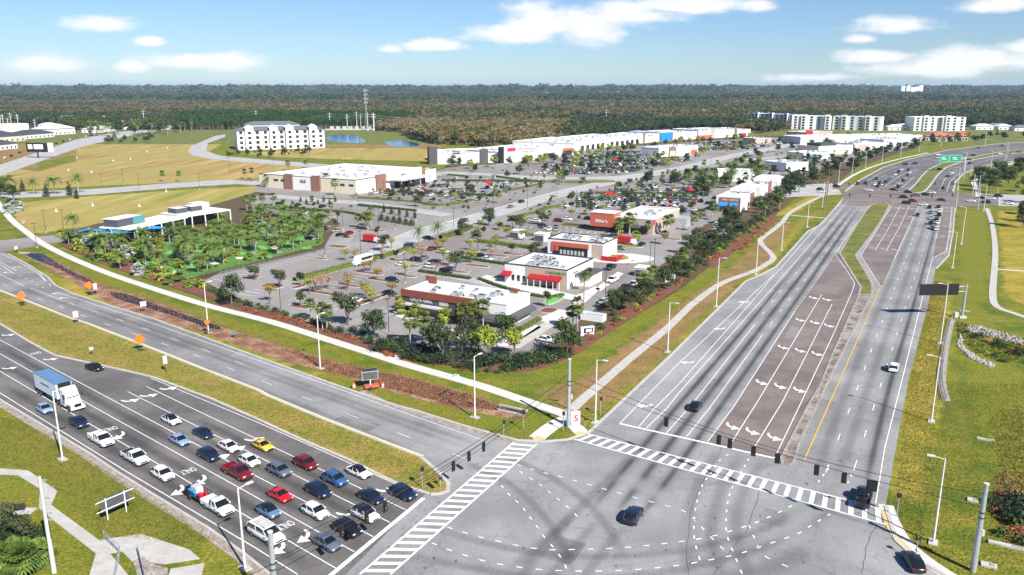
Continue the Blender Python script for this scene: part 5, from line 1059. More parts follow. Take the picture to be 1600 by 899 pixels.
mb = MB(); mb.add([(L,-1.5,2.2),(L+1.6,-1.5,2.2),(L+1.6,D+.5,2.2),(L,D+.5,3.0),(L,-.0,3.0)], [(0,1,2,3,4)]); mb.add([(L+1.6,-1.5,1.85),(L+1.6,D+.5,1.85),(L+1.6,D+.5,2.2),(L+1.6,-1.5,2.2)], [(0,1,2,3)]); mb.build('side_canopy', 'wall_grey', t); sd(t, L, 0, D, 0, .9, 'wall_lgrey', 'plinth', .12)
for k in range(5): sd(t, L, D*.28+k*1.5, D*.28+k*1.5+1.0, h-1.6, h-.9, 'wall_lgrey', 'louvre', .06)
let(t, 'CROTE GRILL', 5.4, h-1.85, 1.05, 'white', -.32); fr(t, 10.5, xm-8, h-2.4, h-1.45, 'wall_lgrey', 'mural', .30)
mb = MB(); mb.box(1.2,D*.9,h+.6,3.2,.4,1.6); mb.box(L-4,D*.97,h+.4,2,.4,1.0); mb.build('parapet_tower', 'rust', t)
# --- restaurant with red awnings
P0, d, L, D, h = corner(886, 453, 788.6, 927, ty=423); print('B2', L, D, h)
t = bld('restaurant', P0, d, L, D, h, 'wall_white', label='white restaurant with red awnings and green and red lettering', units=11, seed=8)
fr(t, L*.35, L, 0, h-.2, 'tan', 'facade_panel', .12); awn(t, L*.42, L*.93, 2.6, 3.4, 2.2, 'red_cloth'); awn(t, -.6, L*.13, 2.4, 3.3, 1.6, 'red_cloth'); fr(t, L*.62, L*.84, 0, 2.3, 'glass', 'door', .2)
for k in range(6): mb = MB(); mb.tube((L*.43+k*L*.1,-2.1,0),(L*.43+k*L*.1,-2.1,2.4),.09,n=6); mb.build('column', 'white', t)
for k in range(3): fr(t, L*(.12+.09*k), L*(.16+.09*k), .8, 2.4, 'glass', 'window', .1)
let(t, 'CARRABBA\'S', L*.82, h-1.1, 1.1, 'green_letter', -.2, bold=.02); let(t, 'ITALIAN GRILL', L*.83, h-2.0, .6, 'red', -.2, bold=.03); let(t, 'CARRABBA\'S', D*.3, h-1.5, .7, 'red', side=L+.1)
mb = MB(); mb.box(L+2.2,D*.55,1.5,4,9,3.0); mb.build('annex', 'wall_white', t); mb = MB(); mb.box(L+2.2,D*.55,3.15,4.6,9.8,.3); mb.build('annex_roof', 'wall_grey', t)
# --- restaurant with salmon stripe and Z
P0, d, L, D, h = corner(943, 406, 856, 964.5, ty=381); print('B3', L, D, h)
t = bld('restaurant', P0, d, L, D, h, 'wall_white', label='white restaurant with salmon stripe over dark windows', units=10, seed=5)
fr(t, L*.1, L*.72, 0, h-1.0, 'black', 'window', .2); fr(t, L*.08, L*.74, h-2.2, h-.8, 'salmon', 'stripe', .3); fr(t, L*.08, L*.20, h-3.7, h-1.9, 'salmon', 'logo_panel', .34); let(t, 'Z', L*.14, h-2.8, 1.6, 'red', -.4, bold=.06); fr(t, L*.8, L*.98, 0, h-.6, 'tan', 'facade_panel', .1)
for k in range(7): fr(t, L*(.23+.065*k), L*(.27+.065*k), .5, 1.9, 'wall_lgrey', 'table_umbrella', .24)
mb = MB(); mb.box(L+2.5,-2.0,.8,5,.3,1.6); mb.box(L+4.9,.6,.8,.3,5,1.6); mb.build('patio_wall', 'red_cloth', t)
# --- long tan restaurant with red-brown block
P0, d, L, D, h = corner(1020, 368, 957, 1062, ty=344); print('B4', L, D, h)
t = bld('restaurant', P0, d, L, D, h, 'tan', label='tan restaurant with white roof and red brown sign block', units=5, seed=3, trim='white'); sd(t, L, 0, 2.2, h-2.0, h-.1, 'magenta', 'sign_panel', .15)
for k in range(6): sd(t, L, 2+k*D*.15, 3.4+k*D*.15, .8, 3.0, 'glass')
fr(t, 0, L*.9, .3, 2.6, 'wall_grey', 'window', .1); awn(t, 0, L*.95, 2.7, 3.3, 1.5, 'wall_grey')
mb = MB(); mb.box(-3.5,1.5,h*.62+1,9.5,7,h*.9); mb.build('sign_block', 'salmon', t); mb = MB(); mb.box(-3.5,1.5,h*1.07+1.1,9.8,7.3,.15); mb.build('block_roof', 'white', t); let(t, 'Miller\'s', -3.6, h*.55+.9, 1.7, 'white', -2.1, bold=.04)
mb = MB(); mb.box(-3.5,1.5,1.2,7,6,2.4); mb.build('entrance', 'black', t); mb = MB(); mb.box(L+3,D*.8,1.8,6,8,3.4); mb.build('annex', 'steel_unit', t)
# --- large cinema-like store
P0, d, L, D, h = corner(556.6, 304, 404, 681, ty=282); print('B5', L, D, h)
t = bld('department_store', P0, d, L, D, h, 'wall_cream', label='large cream store with white roof and brown pilasters', units=12, seed=9, near='store', uh=1.6)
def xat(px): return reach(P0+Vector((0,0,h)), d, px)
C1 = P0+d*L; 
def yat(px): return reach(C1+Vector((0,0,h)), U, px)
for a, b in ((446,458),(488,501)): fr(t, xat(a), xat(b), 0, h+1, 'brick', 'pilaster', 1.0)
fr(t, xat(458), xat(488), 0, h-.6, 'wall_white', 'facade_panel', .4); let(t, 'B&B', xat(474), h-2.4, 2.4, 'wall_grey', -.6)
for a in (518,531,545,427,438): fr(t, xat(a), xat(a+7), h-3.4, h-2.2, 'glass')
for a in (560,570,580,668,676): sd(t, L, yat(a), yat(a+6), h-3.4, h-2.2, 'glass')
sd(t, L, 0, D, 0, h-.7, 'wall_white', 'facade_panel', .1); sd(t, L, yat(586), yat(600), 0, h+1.2, 'brick', 'pilaster', 1.2); sd(t, L, yat(602), yat(655), 4.5, h+2.2, 'wall_white', 'entrance_wall', 1.6); sd(t, L, yat(655), yat(661), 0, h+1.5, 'wood_brown', 'pilaster', 1.6)
sd(t, L, yat(616), yat(645), 0, 4.2, 'black', 'entrance_glass', 1.2); mb = MB(); mb.box(L+5,(yat(606)+yat(658))/2,4.6,8,yat(658)-yat(606),.5); mb.build('canopy', 'wall_lgrey', t); let(t, 'MAR2', (yat(622)+yat(632))/2, h-.5, 2.2, 'wall_grey', side=L+1.8)
for k in range(4): mb = MB(); mb.tube((L+8,yat(608+k*15),0),(L+8,yat(608+k*15),4.5),.3,n=6); mb.build('column', 'wall_lgrey', t)
# --- clubhouse at the putting garden: two wings with deep white flat roofs
P0 = G(152,366); P1 = G(222,372); P2 = G(350,346)
def club(a, b, D, h, lab, roofh=.5):
    A, B = G(*a), G(*b); dd = (B-A); L = dd.length; dd /= L; t = empty('clubhouse', (A.x, A.y, 0), math.atan2(dd.y, dd.x)); tag(t, 'clubhouse', lab); n = Vector((-dd.y, dd.x, 0)); FOOT.append([A-n*3, B-n*3, B+n*D, A+n*D])
    mb = MB(); mb.box(L/2,D*.6,h/2,L*.94,D*.7,h); mb.build('wall', 'navy_wall', t); mb = MB(); mb.box(L/2,D/2-.5,h+roofh/2,L+2,D+2.5,roofh); mb.build('roof', 'roof_white', t)
    for k in range(int(L/6)+1): mb = MB(); mb.box(2+k*6,-2.2,h/2,.35,.35,h); mb.build('column', 'wall_white', t)
    for k in range(int(L/5)): fr(t, 2+k*5, 5+k*5, .6, h-.8, 'glass', 'window', .1, y=D*.25)
    return t, L
def q47(x, y): p = G(x, y, 4.7); return PX(Vector((p.x, p.y, 0)))
t, L = club(q47(199,357),q47(285,339), 11, 4.2, 'white roofed clubhouse wing beside the putting garden, left part')
mb = MB(); mb.box(L*.2,7.5,6.0,L*.4,6,2.6); mb.box(L*.22,8,7.4,L*.44,6.6,.15,m=1); mb.build('penthouse', ['wall_grey','roof_white'], t); mb = MB(); mb.box(L*.36,4.2,6.2,5.5,.3,2.6); mb.build('screen', 'teal', t)
t, L = club(q47(287,338),q47(353,328), 13, 4.4, 'white roofed clubhouse wing beside the putting garden, right part')
for a in (.2,.55): mb = MB(); mb.box(L*a,9,5.9,L*.26,5,1.7); mb.box(L*a,9,6.85,L*.27,5.2,.12,m=1); mb.build('penthouse', ['wall_grey','roof_white'], t)
mb = MB(); mb.box(L*.8,12,6.2,L*.3,6,2.2); mb.build('roof_block', 'roof_white', t)
for (x, y, s, lab) in ((150,378,7,'blue shade sail at the left end of the clubhouse'),(185,381,7,'blue shade sail, second from the left at the clubhouse'),(250,374,6,'blue and teal shade sail between the clubhouse columns')):
    P = G(x, y); t = empty('shade_sail', (P.x, P.y, 0)); tag(t, 'shade sail', lab); mb = MB(); mb.add([(-s,0,3.6),(s,-2,4.4),(s*.8,3.5,3.2),(-s*.6,4,4.2),(0,1.5,3.2)], [(0,1,4),(1,2,4),(2,3,4),(3,0,4)]); mb.build('cloth', 'sail_blue', t)
    for q2 in ((-s,0),(s,-2),(s*.8,3.5),(-s*.6,4)): mb = MB(); mb.tube((*q2,0),(*q2,4.4),.12,n=6); mb.build('post', 'white', t)
# --- brick restaurant by the right road with blue awnings
P0, d, L, D, h = corner(1156, 333, 1119, 1224, ty=314); h = 6.5; print('B9', L, D, h)
t = bld('shop_building', P0, d, L, D, h, 'wall_white', label='white shop row with brick end and blue awnings by the right road', units=12, seed=2, trim='white', near='shops')
fr(t, L*.15, L, 0, h-.3, 'brick', 'facade_panel', .3); awn(t, L*.15, L*.48, 3.0, 4.2, 1.6, 'blue_cloth', y=-.3); awn(t, L*.58, L*.92, 3.0, 4.2, 1.6, 'blue_cloth', y=-.3); let(t, 'FIRST  WATCH', L*.58, h-1.1, 1.0, 'white', -.42)
for k in range(7): sd(t, L, D*(.05+.135*k), D*(.12+.135*k), 0, h+1.0-(k%2), ['wall_white','brick','wall_lgrey'][k%3], 'facade_panel', .5); sd(t, L, D*(.125+.135*k), D*(.165+.135*k), .3, 3.0, 'glass', 'shop_window', .2)
mb = MB(); mb.box(L*.5,D*.35,h+.5,L*.9,D*.25,1.2); mb.box(L*.55,D*.8,h+.8,L*.9,D*.2,1.8); mb.build('raised_roof', 'roof_white', t)
# --- store rows behind
def front(x0, y0, x1, y1, D, h, lab, wall='wall_white', nm='store', units=5, seed=0, extra=None, trim='white'):
    h = h*.8 if nm == 'store' else h; A, B = G(x0, y0), G(x1, y1); L = (B-A).length; t = bld(nm, A, B-A, L, D, h, wall, label=lab, units=units, seed=seed, trim=trim, uh=1.8); return t, L, h
t, L, h = front(684,257,726,256,45,8.5,'white store at the left end of the long row with a dark sign', seed=11); fr(t, L*.5, L*.86, 2, 9.5, 'wall_lgrey', 'entrance_wall', .8); fr(t, L*.55, L*.82, 7.2, 9.2, 'black', 'sign_panel', 1.0); let(t, 'BURLINGTON', L*.68, 8.2, 1.2, 'white', -1.2); mb = MB(); mb.box(-3,4,6,6,8,12); mb.build('corner_tower', 'wall_grey', t)
for k in range(5): fr(t, 2+k*3.2, 3.2+k*3.2, 1, 6, 'wall_lgrey', 'window', .1)
t, L, h = front(727,256,783,254,50,8.5,'white store left of the tall sign wall in the long row', seed=12); fr(t, L*.40, L*.62, 0, 10, 'wall_grey', 'dark_panel', 1.2)
t, L, h = front(784,255,808,253,40,9.5,'store with tall grey wall and magenta sign', seed=13, wall='wall_lgrey'); mb = MB(); mb.box(L*.5,-1,6,L*1.0,1.4,12); mb.build('sign_wall', 'wall_lgrey', t); mb = MB(); mb.box(L*.52,-1.9,9.4,L*.5,.3,2.2); mb.build('sign_panel', 'magenta', t); mb = MB(); mb.box(-1.5,-1,5.8,4,1.6,11.6); mb.build('side_wall', 'black', t)
t, L, h = front(809,252,843,249,46,9,'white store with small red sign right of the magenta sign', seed=14); let(t, 'HomeGoods', L*.45, 6.6, 2.4, 'red'); fr(t, L*.3, L*.6, 0, 3.5, 'glass', 'entrance_glass', .2)
t, L, h = front(844,248,905,241,46,9,'white store front in the middle of the long row', seed=15, units=8); fr(t, L*.55, L*.8, 0, 6, 'salmon', 'entrance_wall', .5); fr(t, L*.58, L*.77, 0, 4, 'glass', 'entrance_glass', .7); fr(t, L*.08, L*.3, 0, 3.5, 'glass', 'entrance_glass', .2)
t, L, h = front(896,238,950,230,60,9,'wide white roofed store behind the long row', seed=16, units=14); 
for k in range(6): fr(t, L*(.05+k*.15), L*(.13+k*.15), 0, 4.5, 'glass', 'shop_window', .2)
t, L, h = front(951,230,1003,224,55,9,'white roofed store with shop windows right of the wide one', seed=17, units=12)
for k in range(6): fr(t, L*(.05+k*.15), L*(.13+k*.15), 0, 4.5, 'glass', 'shop_window', .2)
t, L, h = front(1004,224,1030,221,40,9.5,'store with small red letters left of the blue front', seed=18); let(t, 'Marshalls', L*.45, 6.8, 2.6, 'red'); fr(t, L*.02, L*.1, 0, 10, 'wood_brown', 'pilaster', .6)
t, L, h = front(1032,221,1050,219.5,40,10.5,'store with bright blue front wall', wall='blue_cloth', seed=19)
t, L, h = front(1051,219,1089,217,40,9.5,'plain white store between the blue front and the large red letters', seed=20); 
t, L, h = front(1091,217,1112,216,40,11,'white store with large red letters and brown pilasters', seed=21); let(t, 'ROSS', L*.45, 8, 4.0, 'red'); fr(t, 0, L*.95, 0, 3.5, 'salmon', 'entrance_wall', .3); fr(t, L*.95, L*1.12, 0, 11, 'tan', 'pilaster', .7)
t, L, h = front(1116,216,1149,214.5,40,11,'white store second from the right end of the long row', seed=22); fr(t, L*.93, L, 0, 11, 'wood_brown', 'pilaster', .6)
t, L, h = front(1151,214,1172,213.5,40,10,'store with red doors at the right end of the long row', seed=23); let(t, 'michaels', L*.4, 7.4, 2.4, 'red'); fr(t, L*.2, L*.7, 0, 4, 'red', 'entrance_wall', .4)
t, L, h = front(1029,246,1090,241,18,7,'small white shop row standing in the far car park', seed=24, units=4, nm='shop_building'); fr(t, L*.24, L*.42, 0, 7.4, 'wood_brown', 'entrance_wall', .6); fr(t, L*.27, L*.39, 0, 4, 'wall_white', 'door', .8); fr(t, L*.82, L*.98, 0, 4, 'salmon', 'entrance_wall', .3)
t, L, h = front(1121,283,1178,284,18,5.5,'low white building behind the palms left of the brick shops', seed=25, units=5, nm='shop_building')
t, L, h = front(1228,270,1262,268,20,6,'small white roofed building among dark trees', seed=26, nm='shop_building')
t, L, h = front(1255,250,1300,248,18,5,'low building with teal canopy among dark trees', seed=27, nm='shop_building'); awn(t, L*.1, L*.5, 3, 4, 4, 'teal')
t, L, h = front(1278,243,1332,240,22,7,'dark roofed building right of the teal canopy', wall='wall_cream', seed=28, nm='shop_building'); mb = MB(); mb.box(L*.3,8,8,L*.45,14,2.4); mb.build('roof_block', 'roof_dark', t)
t, L, h = front(1334,238,1388,236,24,7,'white shop building beside the far carriageway', seed=29, units=8, nm='shop_building'); fr(t, L*.1, L*.35, 0, 6, 'tan', 'facade_panel', .3)
t, L, h = front(1380,231,1410,229,24,7,'white shop building further right beside the far carriageway', seed=30, nm='shop_building')
t, L, h = front(1250,226,1440,222,30,7,'very long low pale warehouse below the far apartments', seed=31, wall='wall_lgrey', units=10, nm='warehouse')
t, L, h = front(1258,216,1300,214,25,6,'small pale shop with red corner', seed=32, wall='tan', nm='shop_building'); fr(t, 0, L*.25, 0, 8, 'red', 'red_corner', .6)
t, L, h = front(1180,225,1205,224,18,5,'low tan shop left of the red cornered one', wall='tan', seed=33, nm='shop_building')
# hipped and gabled blocks
def hip(nm, x0, y0, x1, y1, D, h, rh, lab, wall='wall_white', roof='roof_slate', floors=4, bays=10, ov=.8, hipin=None, cat='building', win=(1.6,1.7)):
    A, B = G(x0, y0), G(x1, y1); d = B-A; L = d.length; d /= L; t = empty(nm, (A.x, A.y, 0), math.atan2(d.y, d.x)); tag(t, cat, lab); n = Vector((-d.y, d.x, 0)); FOOT.append([A-n*3, B-n*3, B+n*D, A+n*D])
    mb = MB(); mb.box(L/2,D/2,h/2,L,D,h); mb.build('wall', wall, t); q_ = hipin or D/2
    mb = MB(); mb.add([(-ov,-ov,h),(L+ov,-ov,h),(L+ov,D+ov,h),(-ov,D+ov,h),(q_,D/2,h+rh),(L-q_,D/2,h+rh)], [(0,1,5,4),(1,2,5),(2,3,4,5),(3,0,4),(3,2,1,0)]); mb.build('roof', roof, t)
    fh = h/floors
    if floors*bays > 0:
        for f in range(floors):
            for b in range(bays):
                cx = (b+.5)*L/bays; fr(t, cx-win[0]/2, cx+win[0]/2, f*fh+.9, f*fh+.9+win[1], 'glass', 'window', .15)
            for b in range(2): sd(t, L, D*(.25+.4*b), D*(.35+.4*b), f*fh+.9, f*fh+2.6, 'glass', 'window', .15)
    return t, L, h
t, L, h = hip('apartment_block', 372, 235, 508, 231, 30, 16.5, 3, 'white four storey apartment block with grey hipped roof by the pond', floors=4, bays=0, hipin=8)
for b in range(11):
    cx = (b+.5)*L/11
    if b in (1,4,6,9):
        mb = MB(); mb.box(cx,-1.5,9.5,7,3,19); mb.build('bay', 'wall_white', t); mb = MB(); mb.add([(cx-4,-3.4,19),(cx+4,-3.4,19),(cx,-3.4,21.5),(cx-4,6,19),(cx+4,6,19),(cx,6,21.5)], [(0,1,2),(1,4,5,2),(0,2,5,3),(3,5,4)]); mb.build('gable', 'wall_white', t)
    for f in range(4): fr(t, cx-1.3, cx+1.3, f*4.2+1, f*4.2+3.3, 'black' if b in (0,2,3,5,7,8,10) else 'glass', 'balcony', .2, y=-3 if b in (1,4,6,9) else 0)
    if b in (2,5,8): fr(t, cx-4, cx+4, 0, 16.5, 'wall_lgrey', 'recess_panel', .08)
hip('apartment_block', 385, 223, 470, 221, 24, 17, 3, 'white apartment block behind the pond block', floors=4, bays=12, hipin=8)
def flatapt(x0, y0, x1, y1, lab, seed, shade='wall_white'):
    A, B = G(x0, y0), G(x1, y1); L = (B-A).length; t = bld('apartment_block', A, B-A, L, 24, 17, shade, label=lab, units=4, seed=seed, trim='white', uh=2.5); nb = max(5, int(L/9))
    for b in range(nb):
        cx = (b+.5)*L/nb
        if b % 3 == 1: mb = MB(); mb.box(cx,-1.2,9.5,6,2.4,19); mb.build('bay', 'wall_white', t)
        if b % 4 == 3: fr(t, cx-3.6, cx+3.6, 0, 16.5, 'wall_lgrey' if seed % 2 else 'steelblue_panel' if False else 'roof_slate', 'recess_panel', .1)
        for f in range(5): fr(t, cx-1.6, cx+1.6, f*3.4+.8, f*3.4+3.0, 'black' if (b+f) % 3 else 'glass', 'balcony', .25, y=-2.4 if b % 3 == 1 else 0)
flatapt(1172,196,1240,200,'white apartment block at the left end of the far group', 41); flatapt(1236,202,1298,203,'white and grey apartment block, second from the left of the far group', 42); flatapt(1300,203,1374,205,'white apartment block, third of the far group, right of the grey one', 43); flatapt(1427,205,1507,205,'white apartment block standing alone at far right', 44)
hip('red_roofed_hall', 1446, 220, 1490, 221, 25, 5, 4, 'low hall with red tiled roof beside the far carriageway', wall='wall_cream', roof='roof_red', floors=1, bays=8); hip('red_roofed_hall', 1493, 220, 1512, 220.5, 20, 5, 3, 'smaller red roofed hall to the right of the larger', wall='wall_cream', roof='roof_red', floors=1, bays=4)
# houses and shops by the highway at far left
hip('shop_building', -10, 224, 40, 220, 30, 6, 5, 'low cream building with large dark roof at far left', wall='wall_cream', roof='roof_dark', floors=1, bays=6); hip('shop_building', -20, 237, 28, 232, 22, 5, 4, 'nearest dark roofed building at the left edge', wall='wall_white', roof='roof_dark', floors=1, bays=7)
hip('shop_building', 40, 218, 85, 214, 24, 5, 4, 'dark roofed building between the billboard and the pale house', roof='roof_dark', floors=1, bays=7); hip('house', 78, 212, 118, 209, 24, 7, 5, 'large pale house with white roof beside the highway', roof='roof_white', floors=1, bays=6)
t, L, h = front(8,208,46,206,22,10,'white industrial building behind the masts at far left', nm='warehouse', seed=51)
hs = random.Random(5)
for i, (x, y) in enumerate(((128,208),(141,206),(165,204),(178,203),(245,200),(256,199),(60,201),(70,196),(98,190),(235,203),(1388,204),(1400,203),(1412,204),(1525,203),(1545,202),(1560,203),(1585,205))):
    w_ = hs.uniform(14,24); A = G(x, y); B = A+Vector((w_, hs.uniform(-3,3), 0)); xa, ya = PX(A); xb, yb = PX(B)
    hip('house', xa, ya, xb, yb, 14, 4.5, 3, None, roof=hs.choice(['roof_white','roof_slate','wall_lgrey']), floors=1, bays=3, cat='house')
dh = MB(); hr = random.Random(77)
for _ in range(110):
    x, y = (hr.gauss(120,90), hr.uniform(160,197)) if hr.random() < .45 else (hr.uniform(0,1600), hr.uniform(143,172)) if hr.random() < .6 else (hr.gauss(1450,90), hr.uniform(146,160))
    if 260 < x < 640 and y > 172: continue
    P = G(x, y); s = 1+P.y/6000; dh.box(P.x, P.y, 5*s*.8, hr.uniform(8,18)*s, 10*s, hr.uniform(7,10)*s, rz=hr.uniform(0,3), taper=.9)
o = dh.build('distant_houses', 'wall_lgrey'); o['kind'] = 'stuff'
# tiny far white complexes
mb = MB()
for (nm, x, y, w_, h_, lab) in (('hospital',1422,150,150,75,'white multi storey hospital on the horizon at right'),('warehouse',1150,146,250,40,'pale industrial roofs on the horizon right of centre'),('warehouse',1270,148,260,32,'long pale building near the horizon at right'),('warehouse',855,152,90,30,'white roof in the distant wood at centre'),('water_tower',895,150,14,70,'pale water tower on the horizon at centre'),('warehouse',945,150,200,34,'scattered white roofs near the horizon right of the tower'),('warehouse',395,170,60,9,'small white roof in the wood above the left apartments'),('warehouse',1420,153,220,26,'low white blocks under the hospital')):
    P = G(x, y); mb = MB()
    if nm == 'water_tower': mb.tube((0,0,0),(0,0,h_*.7),5,n=8); mb.tube((0,0,h_*.7),(0,0,h_),11,9,n=12)
    else:
        rr = random.Random(x)
        for k in range(5): mb.box((k-2)*w_/5,rr.uniform(0,40),h_*rr.uniform(.3,.5),w_/6,60,h_*rr.uniform(.6,1))
    o = mb.build(nm, 'wall_white' if nm != 'hospital' else 'wall_white', loc=(P.x, P.y, 0)); tag(o, 'water tower' if nm == 'water_tower' else 'building', lab)
# sheds, dumpsters near the centre restaurants
for x, y, s, lab in ((808,371,4.2,'white walled bin enclosure, left one'),(847,376,4.2,'white walled bin enclosure, right one'),(1005,431,4.0,'white walled bin enclosure by the lane')):
    P = G(x, y); t = empty('bin_enclosure', (P.x, P.y, 0), math.atan2(V.y, V.x)); tag(t, 'shed', lab); FOOT.append([P+Vector((-3,-3,0)),P+Vector((3,-3,0)),P+Vector((3,3,0)),P+Vector((-3,3,0))]); mb = MB(); mb.box(0,0,1.3,s,s,2.6); mb.build('wall', 'wall_white', t); mb = MB(); mb.box(-.2,-s/2-.05,1.1,s*.8,.08,2.0); mb.build('gate', 'unit_dark', t); mb = MB(); mb.box(0,0,2.68,s+.3,s+.3,.16); mb.build('roof', 'white', t)
for x, y, rz, lab in ((927,501,0,'open white container with blue load beside the mulch corner'),):
    P = G(x, y); t = empty('skip_container', (P.x, P.y, 0.05), math.atan2(V.y, V.x)); tag(t, 'container', lab); mb = MB()
    for a in ((0,-1.2,5.5,.1),(0,1.2,5.5,.1),(-2.7,0,.1,2.4),(2.7,0,.1,2.4)): mb.box(a[0],a[1],.9,a[2],a[3],1.6)
    mb.build('shell', 'wall_white', t); mb = MB(); mb.box(0,0,.8,5.2,2.2,.8); mb.build('load', 'sail_blue', t)
for x, y, lab in ((580,379,'red and white delivery truck in the mid car park'),(978,382,'red utility vehicle beside the round planting bed')):
    P = G(x, y); t = empty('delivery_truck', (P.x, P.y, .06), math.atan2(V.y, V.x)); tag(t, 'truck', lab); mb = MB(); mb.box(-.5,0,1.7,4.6,2.2,1.9); mb.build('cargo_box', 'red', t); mb = MB(); mb.box(2.7,0,1.2,1.6,2.1,1.5,taper=.85); mb.build('cab', 'paint_white', t); mb = MB(); mb.box(2.95,0,1.65,.9,1.9,.5,taper=.9); mb.build('windshield', 'glass_car', t)
    for xx in (2.4,-1.6):
        for s in (-1,1): mb = MB(); mb.tube((0,-.12,0),(0,.12,0),.42,n=12); mb.build('wheel', 'tyre', t, loc=(xx, s*.95, .42))
for x, y, lab in ((763,296,'red sail shade in the cinema car park'),(950,314,'red canopy tree like shade right of the inner street'),(1078,308,'red shade in the car park left of the brick shops'),(1107,299,'small red shade beyond the car park'),(962,258,'red canopy in the far car park')):
    P = G(x, y); t = empty('parasol', (P.x, P.y, 0)); tag(t, 'parasol', lab); mb = MB(); mb.tube((0,0,0),(0,0,3.6),.1,n=6); mb.build('post', 'pole_dark', t); mb = MB(); n8 = [(2.9*math.cos(k*math.pi/4), 2.9*math.sin(k*math.pi/4), 3.4+(k % 2)*.4) for k in range(8)]; mb.add([(0,0,4.9)]+n8, [(0,1+k,1+(k+1) % 8) for k in range(8)]); mb.build('canopy', 'red', t)
# ============================================================ VEGETATION
def leafcloud(mb, lobes, n, s, m=0, rnd=None, up=.35):
    rnd = rnd or R; tot = sum(l[3]**2 for l in lobes)
    for (cx, cy, cz, r, sq) in [(l[0], l[1], l[2], l[3], l[4] if len(l) > 4 else .85) for l in lobes]:
        k = int(n*r*r/tot)
        for _ in range(k):
            a = rnd.uniform(0, 2*math.pi); z = rnd.uniform(-.75, 1); q = math.sqrt(max(0, 1-z*z)); rr = r*(rnd.uniform(.55, 1.08) if rnd.random() < .8 else rnd.uniform(.2,.6))
            p = Vector((cx+rr*q*math.cos(a), cy+rr*q*math.sin(a), cz+rr*z*sq)); nn = Vector((q*math.cos(a), q*math.sin(a), z+up))+Vector((rnd.uniform(-.8,.8), rnd.uniform(-.8,.8), rnd.uniform(-.8,.8))); nn.normalize()
            u = nn.orthogonal().normalized(); v = nn.cross(u); t = rnd.uniform(0, 6.28); u, v = u*math.cos(t)+v*math.sin(t), v*math.cos(t)-u*math.sin(t); ss = s*rnd.uniform(.6,1.3)
            mb.add([tuple(p-u*ss-v*ss*.3), tuple(p+v*ss*.7-u*ss*.1), tuple(p+u*ss+v*ss*.1), tuple(p-v*ss*.6+u*ss*.2)], [(0,1,2,3)], m)
TR = {}
def reg(key, crown, cm, trunk=None, tm='bark'):
    c = crown.build('tmp', cm).data; k = trunk.build('tmp', tm).data if trunk else None; TR[key] = (c, k)
    for o in [o for o in COL.objects if o.name.startswith('tmp')]: bpy.data.objects.remove(o)
def broad(key, h, r, cm, n=900, s=.22, seed=1, trunkh=.35, sparse=1.0):
    rd = random.Random(seed); mb = MB(); lobes = []
    for i in range(9):
        a = i*2.4; q = r*rd.uniform(.25,.62); lobes.append((q*math.cos(a), q*math.sin(a), h*rd.uniform(trunkh+.18, .84), r*rd.uniform(.34,.52), .8))
    leafcloud(mb, lobes, n, s, rnd=rd); tb = MB(); tb.tube((0,0,0),(0,0,h*trunkh),.16*h/6,.11*h/6,n=6)
    for i in range(5): l = lobes[i*2 % 9]; tb.tube((0,0,h*trunkh*.9),(l[0]*.8,l[1]*.8,l[2]),.07*h/6,.03,n=4)
    reg(key, mb, cm, tb)
broad('oak_a', 7.5, 3.4, 'leaf_oak', 1500, .24, 1, .2); broad('oak_b', 6.2, 2.8, 'leaf_olive', 1300, .22, 2, .22); broad('lime_a', 6.2, 2.6, 'leaf_lime', 1100, .24, 3, .25); broad('gold_a', 4.2, 1.9, 'leaf_gold', 420, .17, 4, .42); broad('gold_b', 4.4, 2.0, 'leaf_lime', 420, .17, 5, .40)
broad('myrtle', 4.2, 1.9, 'leaf_pink', 380, .15, 6, .4); broad('small_oak', 4.6, 1.5, 'leaf_oak', 480, .2, 7, .3); broad('far_oak', 7, 3.2, 'leaf_dark', 420, .45, 8, .2); broad('far_oak2', 6.5, 3.0, 'leaf_oak', 420, .42, 9, .2); broad('far_lime', 6.5, 2.8, 'leaf_lime', 380, .42, 10, .2)
def cone(key, h, r, cm, seed):
    rd = random.Random(seed); mb = MB(); leafcloud(mb, [(0,0,h*.2,r,1.0),(0,0,h*.38,r*.85,1.1),(0,0,h*.56,r*.65,1.2),(0,0,h*.74,r*.42,1.4),(0,0,h*.9,r*.2,1.6)], 420, .16, rnd=rd); tb = MB(); tb.tube((0,0,0),(0,0,h*.5),.08,n=5); reg(key, mb, cm, tb)
cone('cypress', 4.2, 1.0, 'leaf_dark', 11); cone('ball', 2.4, 1.2, 'leaf_oak', 12)
def shrub(key, r, h, cm, seed, n=160, s=.14):
    rd = random.Random(seed); mb = MB(); leafcloud(mb, [(rd.uniform(-.4,.4)*r, rd.uniform(-.4,.4)*r, h*.45, r*.7, h/r*.7) for _ in range(4)], n, s, rnd=rd); reg(key, mb, cm)
shrub('shrub_a', 1.1, 1.0, 'leaf_shrub', 20); shrub('shrub_b', 1.0, .8, 'leaf_lime', 21); shrub('shrub_r', .9, .6, 'leaf_rust', 22); shrub('shrub_d', 1.4, 1.5, 'leaf_dark', 23, 260); shrub('shrub_s', 1.2, 1.3, 'leaf_silver', 24, 120); shrub('shrub_g', 1.0, .9, 'leaf_gold', 25)
